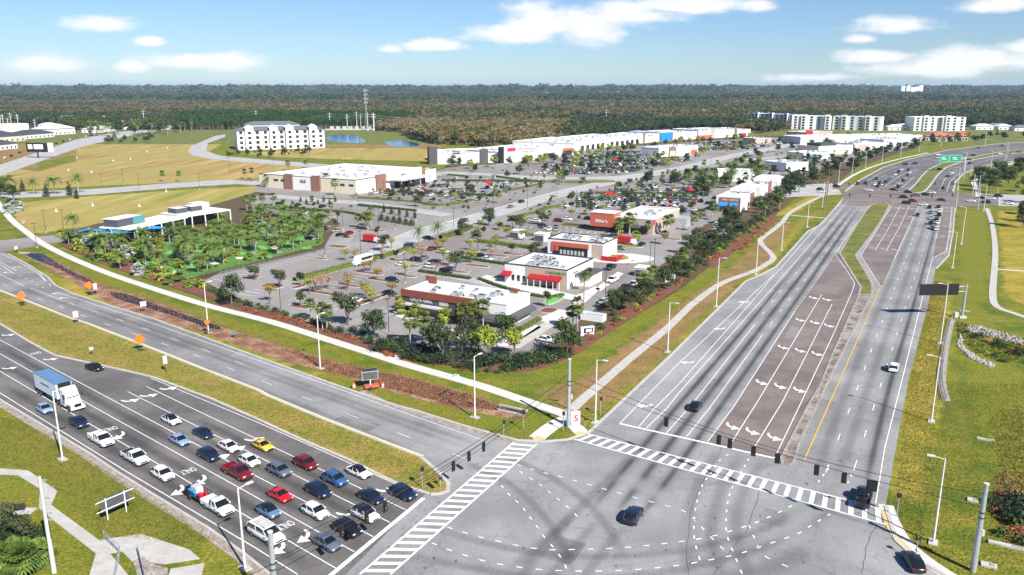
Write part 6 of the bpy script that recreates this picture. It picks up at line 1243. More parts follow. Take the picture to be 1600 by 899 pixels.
def frond(mb, base, a, el, L, droop, leaf, nl, m=0, w=.05):
    """arched rib with pairs of narrow leaflets"""
    pts = []; p = Vector(base); e = el
    for i in range(7): pts.append(p.copy()); p = p+Vector((math.cos(a)*math.cos(e), math.sin(a)*math.cos(e), math.sin(e)))*(L/6); e -= droop/6
    side = Vector((-math.sin(a), math.cos(a), 0))
    for i in range(6): mb.add([tuple(pts[i]-side*.03), tuple(pts[i]+side*.03), tuple(pts[i+1]+side*.02), tuple(pts[i+1]-side*.02)], [(0,1,2,3)], m)
    for j in range(nl):
        t = .12+.86*j/nl; k = min(5, int(t*6)); q = pts[k].lerp(pts[k+1], t*6-k); f = (pts[k+1]-pts[k]).normalized(); ll = leaf*(1-.75*abs(t-.45))
        for s in (-1, 1):
            tip = q+side*(s*ll)+f*(ll*.45)-Vector((0,0,ll*.30)); mb.add([tuple(q-f*w), tuple(q+f*w), tuple(tip)], [(0,1,2)], m)
def fan(mb, base, a, el, pl, fl, m=0, nl=9):
    d = Vector((math.cos(a)*math.cos(el), math.sin(a)*math.cos(el), math.sin(el))); c = Vector(base)+d*pl; side = Vector((-math.sin(a), math.cos(a), 0)); mb.add([tuple(Vector(base)-side*.03), tuple(Vector(base)+side*.03), tuple(c)], [(0,1,2)], m)
    up = side.cross(d)
    for k in range(nl):
        t = (k/(nl-1)-.5)*2.4; dd = d*math.cos(t)+side*math.sin(t); tip = c+dd*fl-Vector((0,0,.28*fl)); s2 = (side*math.cos(t)-d*math.sin(t))*.11*fl; mdl = c+dd*(fl*.55)
        mb.add([tuple(c), tuple(mdl+s2), tuple(tip), tuple(mdl-s2)], [(0,1,2,3)], m)
def palm(key, h, kind, cm, seed, r=1.6, bare=True):
    rd = random.Random(seed); mb = MB(); tb = MB(); bend = rd.uniform(-.25,.25); px, pz = 0, 0
    for i in range(4):
        nx, nz = bend*((i+1)/4)**2, h*(i+1)/4; tb.tube((px,0,pz),(nx,0,nz),.17-.012*i,.16-.012*i,n=7); px, pz = nx, nz
    if kind == 'fan':
        for i in range(46): e = rd.uniform(-1.0,1.4); fan(mb, (px,0,h), rd.uniform(0,6.28), e, r*rd.uniform(.45,.65), r*rd.uniform(.5,.7))
    elif kind == 'feather':
        for i in range(22): frond(mb, (px,0,h), i*2.399+rd.uniform(-.2,.2), rd.uniform(-.1,1.25), r*1.25, rd.uniform(1.2,2.0), r*.34, 16, w=.08)
    elif kind == 'date':
        for i in range(38): frond(mb, (px,0,h), i*2.399, -0.45+1.75*(i/38), r*1.15, 1.1, r*.2, 14, w=.05)
        tb.tube((px,0,h-.7),(px,0,h+.2),.38,.42,n=8)
    reg(key, mb, cm, tb, 'bark_palm')
palm('sabal_a', 4.2, 'fan', 'leaf_palm', 31, 1.55); palm('sabal_b', 5.2, 'fan', 'leaf_palm', 32, 1.65); palm('royal_a', 5.4, 'feather', 'leaf_royal', 33, 3.0); palm('royal_b', 4.2, 'feather', 'leaf_palm', 34, 2.7); palm('date', 4.6, 'date', 'leaf_royal', 35, 2.7); palm('silver', 1.6, 'fan', 'leaf_silver', 36, 2.0); palm('low_palm', 1.6, 'fan', 'leaf_lime', 37, 1.6); palm('low_dark', 1.3, 'fan', 'leaf_royal', 39, 1.7); palm('gold_palm', 1.4, 'feather', 'leaf_lime', 38, 1.7)
NMS = {'oak_a':('oak_tree','tree'),'oak_b':('oak_tree','tree'),'lime_a':('leafy_tree','tree'),'gold_a':('crepe_myrtle','tree'),'gold_b':('crepe_myrtle','tree'),'myrtle':('bare_myrtle','tree'),'small_oak':('young_oak_tree','tree'),'far_oak':('dark_oak_tree','tree'),'far_oak2':('oak_tree','tree'),'far_lime':('leafy_tree','tree'),'cypress':('cypress_tree','tree'),'ball':('clipped_bush','bush'),
 'shrub_a':('shrub','bush'),'shrub_b':('shrub','bush'),'shrub_r':('rust_shrub','bush'),'shrub_d':('dark_shrub','bush'),'shrub_s':('silver_shrub','bush'),'shrub_g':('golden_shrub','bush'),'sabal_a':('cabbage_palm','palm'),'sabal_b':('cabbage_palm','palm'),'royal_a':('royal_palm','palm'),'royal_b':('feather_palm','palm'),'date':('date_palm','palm'),'silver':('silver_palm','palm'),'low_palm':('low_palm','palm'),'gold_palm':('golden_palm','palm'),'low_dark':('low_palm','palm')}
COUNTS = {}
def plant(key, x, y, s=1.0, group='trees and palms of the shopping area', label=None, P=None):
    P = P or G(x, y); nm, cat = NMS[key]; COUNTS[nm] = COUNTS.get(nm, 0)+1; c, k = TR[key]
    t = empty(nm, (P.x, P.y, .03), R.uniform(0, 6.28)); t.scale = (s*R.uniform(.9,1.1), s*R.uniform(.9,1.1), s*R.uniform(.9,1.12)); mobj('foliage' if cat == 'bush' else 'crown', c, t)
    if k: mobj('trunk', k, t)
    tag(t, cat, label, group, near={'gold':'golden','myrt':'rusty bare'}.get(key[:4], nm)); t['_t'] = nm; return t
# placed one by one
for a in [('oak_a',362,476,1.05),('oak_b',438,450,.9),('oak_b',398,438,.75),('oak_b',544,509,1.0),('oak_a',584,529,.85),('oak_b',692,561,1.1),('oak_b',676,556,.8),('lime_a',763,563,1.1),('lime_a',748,556,.9),('oak_b',737,547,.95),('oak_b',722,555,.8),('lime_a',804,557,.95),('oak_a',793,537,.8),('oak_a',886,557,.85),('small_oak',855,481,1.0),
          ('oak_a',958,487,.75),('oak_b',987,487,.9),('oak_a',972,478,.75),('oak_a',1006,466,.8),('oak_a',1040,452,.9),('oak_a',1052,437,.95),('oak_a',1078,398,1.0),('oak_b',1087,385,1.0),('oak_a',1098,411,1.1),('oak_a',1110,392,1.1),('oak_b',1091,425,.9),('oak_a',1075,432,.8),('oak_a',1138,352,1.1),('oak_a',1146,358,1.1),('oak_a',1130,372,1.0),('oak_b',1160,362,.8),
          ('oak_a',1184,334,1.1),('oak_a',1236,297,1.3),('oak_a',1248,301,1.3),('oak_a',1225,303,1.2),('oak_a',1216,321,.9),('oak_a',764,353,.95),('small_oak',782,361,.9),('small_oak',756,370,.9),('oak_b',801,356,.9),('oak_b',598,393,.9),('gold_b',612,389,1.0),('gold_a',542,454,1.0),
          ('gold_a',422,472,1.15),('myrtle',493,458,1.1),('myrtle',503,455,1.1),('myrtle',513,452,1.1),('gold_b',484,459,1.0),('gold_b',571,465,1.0),('gold_a',577,470,.9),('gold_b',582,475,.9),('gold_a',569,427,1.0),('gold_a',579,425,1.05),('gold_a',612,462,1.05),('gold_b',540,408,1.0),('gold_a',555,405,.8),('myrtle',600,405,.8),
          ('gold_b',646,410,1.0),('myrtle',659,408,1.1),('gold_b',693,410,1.0),('gold_b',702,417,.9),('gold_b',737,412,1.1),('myrtle',680,428,1.0),('myrtle',768,402,.8),('gold_b',766,394,1.0),('gold_a',692,389,1.0),('gold_a',684,392,.9),('small_oak',524,356,.8),
          ('sabal_a',487,500,1.0),('sabal_b',504,515,1.0),('sabal_a',511,517,1.05),('sabal_b',641,541,1.1),('sabal_b',661,542,1.15),('sabal_a',667,537,1.0),('sabal_a',724,511,1.1),('sabal_a',740,513,1.1),('sabal_b',755,516,1.05),('low_palm',627,491,1.1),('low_palm',649,495,1.1),('low_palm',694,505,1.2),
          ('sabal_b',902,518,1.1),('sabal_a',895,513,1.0),('sabal_a',1003,463,1.1),('sabal_b',1020,449,1.0),('sabal_b',1065,431,1.15),('sabal_b',1013,455,.9),('sabal_a',913,455,.9),('sabal_a',921,449,.9),('sabal_b',966,372,1.1),('sabal_b',983,367,1.2),('royal_b',969,366,1.0),('royal_b',984,366,1.1),('sabal_a',1012,369,1.0),('sabal_b',1040,368,1.2),('sabal_b',1047,366,1.1),('sabal_a',1038,383,.9),('low_palm',994,376,1.2),('low_palm',967,369,1.0),
          ('date',654.6,385,1.15),('date',684,377,1.15),('sabal_b',571,358,1.1),('sabal_b',580,355,1.2),('sabal_b',575,361,1.1),('sabal_a',560,357,1.0),('sabal_b',1092,354,1.1),('sabal_b',1084,362,1.1),('sabal_a',1096,347,1.0),('sabal_b',1113,340,1.1),('sabal_b',1117,345,1.1),('silver',1122,366,1.5),('silver',1107,380,1.1),('sabal_b',1218,327,1.0),('sabal_b',1195,340,.9),
          ('date',53,304,1.5),('royal_b',86,304,1.6),('date',123,302,1.55),('royal_b',16,302,1.5),('royal_b',5,306,1.5),('cypress',36,300,1.8),('cypress',73,308,1.9),('cypress',109,306,1.9),('cypress',120,311,1.4),('sabal_a',254,284,1.1),('sabal_a',280,284,1.1),('sabal_a',382,280,1.1),('sabal_a',394,280,1.1),('sabal_a',450,267,1.1),('sabal_a',478,263,1.1),('sabal_b',417,294,1.1),('sabal_b',386,330,1.1),('sabal_b',397,328,1.1),('sabal_b',411,327,1.1),('sabal_b',428,326,1.1),
          ('sabal_b',510,296,1.2),('sabal_b',524,306,1.4),('sabal_b',508,291,1.0),('oak_b',418,286,.9),('oak_a',1528,292,1.7),('oak_a',1545,300,1.6),('oak_a',1560,287,1.7),('lime_a',1552,296,1.3),('oak_a',1575,292,1.7),('oak_a',1590,278,1.7),('sabal_b',1558,303,1.3),('oak_a',1612,318,1.5),('oak_a',1598,356,1.3),('oak_b',1605,336,1.3),('oak_a',1632,350,1.6),('sabal_b',1588,305,1.1),('oak_b',1600,300,1.4)]: plant(a[0], a[1], a[2], a[3]*((1.22 if a[0][:3] == 'oak' else 1.05) if a[2] > 500 and a[0][:3] in ('oak','lim') else 1.0))
for i in range(5): plant('cypress', 600+i*12, 333+i*2.2, 1.0); 
for i in range(7): plant('cypress', 470+i*9, 316+(i % 2)*4, .8)
for i in range(6): plant('ball', 596+i*9.5, 345+i*1.6, 1.2)
for x, y, s in ((8,842,1.6),(30,852,1.5),(48,842,1.3),(55,852,1.2),(20,828,1.3),(4,862,1.4),(1590,800,1.6),(1575,812,1.3),(1600,815,1.6),(1548,790,1.0)): plant('shrub_d', x, y, s, 'dark bushes near the bottom corners')
for x, y, s in ((10,893,1.5),(34,899,1.4),(54,886,1.1),(66,878,.9)): plant('low_dark', x, y, s, 'dark bushes near the bottom corners')
for x, y in ((38,838),(12,818)): plant('oak_b', x, y+14, .6, 'dark bushes near the bottom corners')
for x, y, s in ((2,312,1.2),(12,318,1.1),(22,314,1.1),(-8,320,1.3),(28,322,.9),(8,328,1.0),(-2,300,1.2)): plant('oak_a' if x % 4 else 'shrub_d', x, y, s)
plant('silver', 26, 330, 1.6); plant('silver', 14, 334, 1.3)
def inside(p, poly):
    c = False; n = len(poly)
    for i in range(n):
        a, b = poly[i], poly[(i+1) % n]
        if (a[1] > p[1]) != (b[1] > p[1]) and p[0] < (b[0]-a[0])*(p[1]-a[1])/(b[1]-a[1])+a[0]: c = not c
    return c
def blocked(P): return any(inside(P, f) for f in FOOT)
def scatter(poly, keys, n, mind, sc=(.8,1.2), group=None):
    W_ = W(poly); xs = [p.x for p in W_]; ys = [p.y for p in W_]; got = []; tries = 0
    while len(got) < n and tries < n*40:
        tries += 1; P = Vector((R.uniform(min(xs), max(xs)), R.uniform(min(ys), max(ys)), 0))
        if not inside(P, W_) or blocked(P) or any((P-g).length < mind for g in got): continue
        got.append(P); plant(R.choice(keys), 0, 0, R.uniform(*sc), group or 'trees and palms of the shopping area', P=P)
    return got
# putting garden: turf, bunkers, palms
GARD = [(170,392),(205,386),(235,382),(300,370),(360,356),(400,344),(445,338),(495,346),(506,360),(502,382),(440,400),(380,415),(316,430),(290,436),(240,420),(196,404)]
mb = MB(); mb.sheet(W(GARD), .075); mb.build('garden_lawn', 'garden_grass', kind='structure')
for i, (x, y, rx, ry) in enumerate(((215,402,10,3),(232,412,14,4),(262,424,12,4),(300,416,13,4),(345,404,16,4),(320,392,16,4),(370,396,13,3.5),(402,388,14,4),(440,380,13,3.5),(470,372,12,3),(425,366,12,3),(380,372,14,3),(340,378,14,3),(300,382,13,3),(262,396,12,3),(285,402,14,4),(450,352,10,3),(240,392,12,3),(415,402,12,3),(480,388,8,2.5),(255,380,10,2))):
    pts = [(x+rx*(1+.18*math.sin(3*a+i))*math.cos(a), y+ry*(1+.2*math.cos(2*a+i))*math.sin(a)) for a in [k*2*math.pi/18 for k in range(18)]]
    mb = MB(); mb.sheet(W(pts), .09+i*.001); mb.build('putting_green', 'turf', kind='structure')
for i, (x, y, rx, ry) in enumerate(((250,418,7,2),(275,427,8,2),(335,412,7,2),(300,398,7,1.6),(375,404,7,1.8),(430,388,6,1.6),(396,380,6,1.4),(460,366,6,1.4),(330,370,8,1.4),(210,396,5,1.2))):
    mb = MB(); mb.sheet(W([(x+rx*math.cos(a), y+ry*math.sin(a)) for a in [k*2*math.pi/14 for k in range(14)]]), .125+i*.001); mb.build('sand_bunker', 'sand_white', kind='structure')
GP = 'palms of the putting garden'
scatter(GARD, ['royal_a','royal_a','royal_b','sabal_b','royal_b','gold_palm','low_palm'], 100, 3.0, (.75,1.1), GP); scatter(GARD, ['shrub_a','shrub_b','silver','gold_palm','low_palm','shrub_s','shrub_b'], 105, 2.2, (.7,1.15), GP)
scatter([(90,375),(150,366),(190,380),(240,420),(290,440),(330,452),(320,462),(240,440),(180,418),(130,400)], ['low_palm','low_dark','gold_palm','shrub_a','shrub_r','shrub_r','shrub_a','shrub_g','royal_b','shrub_d'], 90, 2.0, (.7,1.1), 'planting between the pavement and the putting garden')
for x, y, s in ((197,404,1.2),(147,390,1.5),(138,388,1.2),(216,430,1.0),(170,386,1.1)): plant('silver', x, y, s, 'planting between the pavement and the putting garden')
for x, y in ((118,378),(98,370),(105,374),(123,385),(184,412),(176,409)): plant('gold_palm', x, y, 1.2, 'planting between the pavement and the putting garden')
for x, y in ((153,395),(190,398),(165,398),(115,366)): plant('royal_a', x, y, 1.0, GP)
# shrub belts along the lots
def belt(pts, keys, step, w, sc=(.9,1.35), group='shrubs in the planting strip'):
    P = WS(pts, 4); acc = 0
    for a, b in zip(P, P[1:]):
        L = (b-a).length; d = (b-a).normalized(); n = Vector((-d.y, d.x, 0))
        while acc < L: plant(R.choice(keys), 0, 0, R.uniform(*sc), group, P=a+d*acc+n*R.uniform(-w, w)); acc += step*R.uniform(.8,1.2)
        acc -= L
belt([(330,452),(370,472),(420,486),(470,500),(540,520),(600,540)], ['shrub_a','shrub_a','shrub_d','shrub_a'], 2.0, 1.6, (.8,1.2)); belt([(600,543),(680,560),(760,570),(830,566),(880,550)], ['shrub_a','shrub_d','shrub_a','shrub_d'], .8, 3.0, (1.1,1.7)); belt([(700,570),(770,582),(840,572)], ['shrub_a','shrub_b','shrub_r'], 2.2, 1.2, (.8,1.1))
belt([(380,484),(440,497),(500,512)], ['shrub_r'], 1.7, 1.3); belt([(510,520),(560,533)], ['shrub_r'], 2.2, 1.0); belt([(590,545),(650,562)], ['shrub_r'], 1.6, 1.8)
belt([(895,540),(935,515),(975,492),(1020,462),(1060,436),(1100,410),(1150,375),(1200,340)], ['shrub_r','shrub_a','shrub_r','shrub_b'], 2.1, 2.0); belt([(1100,400),(1135,375),(1175,350),(1205,330)], ['shrub_a','shrub_d'], 2.0, 2.0, (1,1.6)); belt([(1150,392),(1175,375),(1195,360)], ['shrub_r','shrub_g'], 2.2, 1.5, (1,1.4))
belt([(945,478),(980,470),(1010,458)], ['shrub_d','shrub_a'], 2.2, 2)
# clipped hedges as long solid leafy runs
def hedge(pts, w, h, m='leaf_hedge', lab=None):
    P = WS(pts, 3); mb = MB(); rd = random.Random(len(pts)*7+int(pts[0][0])); L = sum((b-a).length for a, b in zip(P, P[1:])); n = min(5200, int(L*26))
    for _ in range(n):
        s = rd.uniform(0, L); acc = 0
        for a, b in zip(P, P[1:]):
            l = (b-a).length
            if acc+l >= s: break
            acc += l
        d = (b-a).normalized(); q = Vector((-d.y, d.x, 0)); f = rd.random(); off = rd.uniform(-w/2, w/2); z = h*rd.uniform(.8,1.08) if f < .6 else rd.uniform(.1, h)
        if f >= .6: off = w/2*rd.choice((-1,1))
        p = a+d*(s-acc)+q*off; p.z = z; nn = (Vector((rd.uniform(-.6,.6), rd.uniform(-.6,.6), 1)) if f < .6 else q*(1 if off > 0 else -1)+Vector((0,0,rd.uniform(0,.8)))).normalized()
        u = nn.orthogonal().normalized(); v = nn.cross(u); sz = .17; mb.add([tuple(p-u*sz), tuple(p+v*sz), tuple(p+u*sz), tuple(p-v*sz)], [(0,1,2,3)])
    mb2 = MB(); mb2.strip(P, w*.8, 0, h*.8); o = len(mb.v); mb.v += mb2.v; 
    for f_ in mb2.f: mb.f.append([i+o for i in f_]); mb.m.append(0); mb.sm.append(False)
    o = mb.build('hedge', m); tag(o, 'hedge', lab, 'clipped hedges', near='hedge')
for a in [([(460,440),(520,424),(580,408),(640,390)],1.8,1.3),([(688,374),(715,366),(736,357)],2.2,1.6),([(747,379),(780,383),(820,388),(836,392)],1.8,1.3),([(800,343),(830,335),(865,325)],1.6,1.2),([(660,320),(700,322),(740,313)],1.4,1),([(740,312),(790,300),(850,288)],1.2,.9),([(570,340),(540,333),(500,330)],1.2,1),([(560,310),(640,316),(690,322)],1.2,.9),([(700,296),(740,298)],1.2,.9),
          ([(840,330),(900,318),(960,305),(1010,296)],1.2,1),([(770,276),(830,284),(900,286),(960,285)],1.6,1.1),([(700,274),(730,277)],1.5,1),([(800,368),(880,372)],1.5,1.2),([(880,352),(930,356)],1.3,1),([(640,462),(620,470)],1.2,.8)]: hedge(*a)
for a in [([(860,269),(930,268),(1000,267)],2.2,1.4),([(880,259.5),(960,258),(1040,256)],2.2,1.4),([(900,252),(980,250),(1060,248)],2.4,1.5),([(930,246.5),(1020,244.5)],2.4,1.5),([(690,283),(760,284),(840,285)],1.8,1.2),([(600,301),(690,304),(780,307)],1.6,1.2),([(900,310.5),(1000,311),(1090,311)],1.6,1.2),([(930,303),(1030,303.5),(1110,303)],1.6,1.2),([(1060,235),(1120,232.5),(1180,230)],2.4,1.6),([(1100,228),(1180,225)],2.4,1.6),([(1110,266),(1200,260),(1280,255)],2.2,1.5),([(560,322),(600,326),(650,331)],1.5,1.1),([(405,322),(450,326),(500,331)],1.5,1.1),([(720,404),(760,410),(800,416)],1.3,.9),([(655,425),(700,432),(735,437)],1.3,.8)]: hedge(*a, 'leaf_shrub')
hedge([(748,437),(790,452),(850,466),(880,462)],1.2,.7,'leaf_shrub'); hedge([(796,528),(818,515),(843,500)],1.4,.8,'leaf_hedge')
# raised islands in the lots with kerb, mulch and tree
IS = []
def island(x, y, l, w, d, m='mulch', tree=None, s=1.0):
    P = G(x, y); d = Vector(d).normalized(); n = Vector((-d.y, d.x, 0)); pts = []
    for k in range(16): a = k*math.pi/8; pts.append(P+d*(l/2*math.copysign(abs(math.cos(a))**.6, math.cos(a)))+n*(w/2*math.copysign(abs(math.sin(a))**.8, math.sin(a))))
    IS.append((P, max(l, w)/2)); mb = MB(); mb.prism([(p.x, p.y) for p in pts], .02, .2, 0); mb.build('planting_island', m, kind='structure'); kb = MB(); kb.strip(pts+[pts[0]], .3, .02, .24); kb.build('kerb', 'concrete', kind='structure')
    if tree: plant(tree, x, y, s)
for a in [(500,458,15,2.4,V),(578,470,14,2.4,U),(574,427,12,2.4,V),(610,464,8,2.5,V),(425,448,7,4,V),(396,432,5,3,V),(645,417,5,2.5,V),(688,412,9,2.4,V),(745,416,9,2.6,V),(655,386,6,2.5,V),(528,386,8,4,V),(500,405,6,2,V),(1005,445,5,2,U),(575,360,16,3.5,V),(525,355,8,2.5,V),(512,338,8,2.5,V),(857,486,5,4,U,'mulch'),(985,385,9,5,V,'grass_lush'),(865,470,9,3,U,'turf'),(1045,374,9,3,V),(727,397,5,2.4,U),(775,400,9,2.6,V),(770,358,10,3,V,'grass'),(470,480,7,3,V,'mulch','small_oak'),(635,432,7,2.2,V,'mulch','gold_b'),(712,425,9,2.2,V,'mulch','oak_b'),(620,408,6,2.2,V,'mulch','small_oak'),(545,447,8,2.2,V,'mulch','myrtle'),(735,392,7,2.2,V,'mulch','gold_b'),(800,398,8,2.4,V,'mulch','small_oak'),(835,408,7,2.2,V,'mulch','oak_b'),(590,372,7,2.4,V,'mulch','small_oak'),(470,448,7,2.4,U,'mulch','small_oak'),(590,438,8,2.2,V,'mulch','gold_a'),(540,372,6,2.6,V,'mulch','shrub_d')]: island(*a)
P = G(967,404); mb = MB(); mb.prism([(P.x+7.5*math.cos(k*math.pi/12)*1.5, P.y+7.5*math.sin(k*math.pi/12)) for k in range(24)], .02, .14); mb.build('concrete_apron', 'sidewalk', kind='structure'); mb = MB(); mb.prism([(P.x-2+4.0*math.cos(k*math.pi/12)*1.3, P.y+.5+4.0*math.sin(k*math.pi/12)) for k in range(24)], .02, .3); mb.build('planting_island', 'grass_yellow', kind='structure')
for x in range(5): plant('shrub_g', 958+x*4, 401+(x%2)*2, .8)
# pavements round the near restaurants
def pave(pts, m='sidewalk', z=.085):
    mb = MB(); mb.sheet(W(pts), z); mb.build('apron', m, kind='structure')
pave([(628,492),(615,487),(620,495),(700,528),(790,545),(846,512),(838,508),(790,530),(700,515)]); pave([(748,436),(760,430),(900,462),(930,448),(938,452),(905,482),(890,478),(895,470),(750,442)]); pave([(790,545),(862,496),(880,500),(838,528),(812,545)],'concrete'); pave([(836,500),(875,484),(905,490),(862,506)],'sidewalk',.09); pave([(930,452),(965,425),(975,428),(938,456)])
pave([(690,432),(860,470),(880,468),(700,426)],'street_pale',.075)
# trees and palms of the middle and far lots, kept off buildings and streets
LN = []
for pts in ([(600,398),(660,364),(765,335),(868,305),(985,279),(1090,258),(1240,226)], [(700,337),(565,318),(462,310)], [(690,270),(810,276),(960,278)], [(1135,306),(1310,295)]):
    Wp = W(pts); LN += list(zip(Wp, Wp[1:]))
def dseg(p, a, b):
    ab = b-a; t = max(0, min(1, (p-a).dot(ab)/ab.dot(ab))); return (a+ab*t-p).length
def onstreet(p, w=8.5): return any(dseg(p, a, b) < w for a, b in LN)
HL = 0
def far_scatter(poly, keys, n, mind, sc, group):
    W_ = W(poly); ys = [p.y for p in W_]; got = []; tries = 0; px = [p[0] for p in poly]; py = [p[1] for p in poly]
    while len(got) < n and tries < n*60:
        tries += 1; P = G(R.uniform(min(px), max(px)), R.uniform(min(py), max(py)))
        if not inside(P, W_) or blocked(P) or onstreet(P, 9) or any((P-g).length < mind for g in got): continue
        got.append(P); plant(R.choice(keys), 0, 0, R.uniform(*sc), group, P=P)
TG = 'trees of the middle car parks'
far_scatter([(560,300),(840,285),(1100,290),(1110,340),(900,350),(700,340),(540,325)], ['small_oak','gold_b','myrtle','sabal_b','small_oak','oak_b','shrub_d','small_oak'], 165, 5.2, (.55,.95), TG)
far_scatter([(400,320),(500,318),(540,345),(520,352),(450,330)], ['small_oak','ball','sabal_a'], 10, 7, (.8,1.1), TG)
far_scatter([(740,395),(860,375),(860,350),(760,350),(720,365)], ['small_oak','gold_b','shrub_b','oak_b'], 16, 6, (.8,1.1), TG)
TF = 'trees of the far car parks'
far_scatter([(690,262),(1000,245),(1180,225),(1300,215),(1430,218),(1400,238),(1310,258),(1240,290),(1120,300),(960,290),(800,280)], ['far_oak','sabal_b','far_oak2','sabal_b','far_lime','small_oak','gold_b','far_oak','shrub_d'], 250, 6.2, (.65,1.1), TF)
far_scatter([(1180,340),(1210,310),(1260,280),(1330,248),(1420,226),(1500,214),(1600,212),(1600,218),(1500,224),(1430,234),(1350,260),(1290,285),(1240,312)], ['far_oak','far_oak','far_oak2','sabal_b','oak_b'], 70, 6.5, (.8,1.3), 'dark tree belt beside the right road')
far_scatter([(1050,285),(1180,270),(1190,290),(1100,310)], ['date','sabal_b','far_oak2','royal_b'], 20, 9, (1.2,1.6), TF)
far_scatter([(150,220),(240,216),(240,222),(160,228)], ['far_oak2','sabal_b'], 12, 8, (.9,1.2), 'shrubby trees at the far edge of the field')
far_scatter([(330,248),(380,240),(500,238),(500,243),(390,249)], ['far_oak2','small_oak'], 24, 6, (.7,.9), 'small trees in front of the apartments')
far_scatter([(130,206),(300,202),(300,210),(140,214)], ['royal_a','sabal_b','far_oak'], 30, 10, (1.6,2.4), 'tall palms along the highway')
far_scatter([(700,262),(790,259),(850,253),(910,244),(960,236),(1040,226),(1180,218),(1180,221),(1040,230),(960,241),(910,249),(850,258),(790,264),(700,267)], ['far_lime','far_oak2','sabal_b','small_oak','far_lime'], 46, 7, (.9,1.3), 'trees along the far shop fronts')
# cars of the striped rows
n = {}; kept = []
for k, c, P, d in ROWCARS:
    if blocked(P) or onstreet(P, 7.5) or any((P-i[0]).length < i[1]+2 for i in IS): continue
    nm = KN[k]; n[nm] = n.get(nm, sum(1 for o in COL.objects if o.get('_k') == k))
    if n[nm] >= 285: continue
    n[nm] += 1; car(k, c, 0, 0, d, None, full=False, group='cars in the shopping car parks', z=.055, wpos=P)
print('cars', n, 'plants', COUNTS)
SL.build('bay_markings', 'paint_white', kind='structure')
# fence at the garden edge
A, B = G(313,436), G(506,390); mb = MB(); L = (B-A).length; k = int(L/2)
for i in range(k+1): p = A.lerp(B, i/k); mb.box(p.x,p.y,.8,.06,.06,1.6)
for i in range(k*8): p = A.lerp(B, (i+.5)/(k*8)); mb.box(p.x,p.y,.75,.03,.03,1.3)
for z in (.2,1.45): mb.tube((A.x,A.y,z),(B.x,B.y,z),.03,n=4)
o = mb.build('garden_fence', 'pole_dark'); tag(o, 'fence', 'dark picket fence between the putting garden and the car park')
# reeds and weeds, rocks
def tufts(name, poly, n, h, m, seed, z=0.0, w=.05, lab=None, cl=1):
    rd = random.Random(seed); W_ = W(poly); xs = [p.x for p in W_]; ys = [p.y for p in W_]; mb = MB(); c = 0
    while c < n:
        x, y = rd.uniform(min(xs), max(xs)), rd.uniform(min(ys), max(ys))
        if not inside((x, y), W_): continue
        c += 1
        for _ in range(3):
            a = rd.uniform(0, 6.28); dx, dy = math.cos(a), math.sin(a); hh = h*rd.uniform(.4,1.2); q = rd.uniform(.1,.7)*hh; ww = w*rd.uniform(.7,1.5)
            mb.add([(x-dy*ww, y+dx*ww, z), (x+dy*ww, y-dx*ww, z), (x+dx*q+rd.uniform(-.1,.1), y+dy*q, z+hh)], [(0,1,2)])
    o = mb.build(name, m); o['kind'] = 'stuff'; return o
tufts('dry_reeds', [(60,398),(110,418),(160,442),(240,468),(330,500),(430,533),(540,566),(640,588),(740,616),(805,640),(800,652),(720,640),(620,614),(540,590),(430,560),(420,552),(330,520),(250,490),(180,470),(120,440),(70,412)], 5000, .3, 'dry_reed', 3, w=.06)
tufts('dry_reeds', [(440,545),(540,572),(640,592),(740,620),(800,645),(700,632),(600,605),(500,575)], 5500, .45, 'dry_reed', 4, w=.07)
tufts('weeds', [(1492,500),(1520,512),(1560,520),(1600,530),(1640,560),(1620,572),(1560,566),(1520,550),(1496,525)], 1500, .5, 'leaf_shrub', 5, w=.06)
for x, y, s, k in ((1512,520,.8,'shrub_a'),(1522,528,.9,'shrub_d'),(1534,526,1.0,'shrub_a'),(1545,535,1.1,'shrub_g'),(1556,540,1.0,'shrub_d'),(1568,545,1.2,'shrub_a'),(1580,552,1.2,'shrub_r'),(1592,556,1.3,'shrub_d'),(1540,552,1.0,'shrub_b'),(1556,558,1.0,'shrub_a'),(1572,566,1.0,'shrub_a'),(1600,545,1.3,'shrub_g'),(1520,540,.8,'shrub_b')): plant(k, x, y, s, 'bushes in the stone lined basin')
tufts('reeds', [(1550,750),(1570,735),(1600,740),(1640,790),(1620,860),(1570,850),(1555,800)], 900, .5, 'dry_reed', 6, w=.05)
for x, y, s, k in ((1570,775,1.3,'shrub_r'),(1582,790,1.5,'shrub_d'),(1592,778,1.2,'shrub_g'),(1562,800,1.3,'shrub_r'),(1578,820,1.5,'shrub_a'),(1595,835,1.6,'shrub_r'),(1565,835,1.2,'shrub_a'),(1590,850,1.3,'shrub_a')): plant(k, x, y, s, 'brown and green bushes at the right edge')
tufts('long_grass', [(1545,660),(1565,640),(1640,640),(1640,740),(1600,745),(1560,730)], 1500, .4, 'dry_blade', 7)
tufts('long_grass', [(0,650),(60,672),(140,720),(240,785),(330,842),(290,852),(160,838),(90,770),(44,736),(0,728)], 12000, .28, 'dry_blade', 8, w=.03)
tufts('long_grass', [(1395,800),(1420,600),(1460,440),(1480,440),(1470,600),(1450,760),(1440,860)], 11000, .25, 'dry_blade', 9, w=.03)
tufts('long_grass', [(0,470),(110,505),(240,555),(400,620),(560,690),(670,735),(690,760),(640,752),(540,712),(400,650),(240,585),(130,560),(50,530),(0,500)], 14000, .22, 'dry_blade', 10, z=.15, w=.03)
tufts('long_grass', [(1480,600),(1600,600),(1600,899),(1500,899),(1420,860),(1450,760)], 9000, .22, 'dry_blade', 12, w=.03)
rd = random.Random(9)
mb = MB()
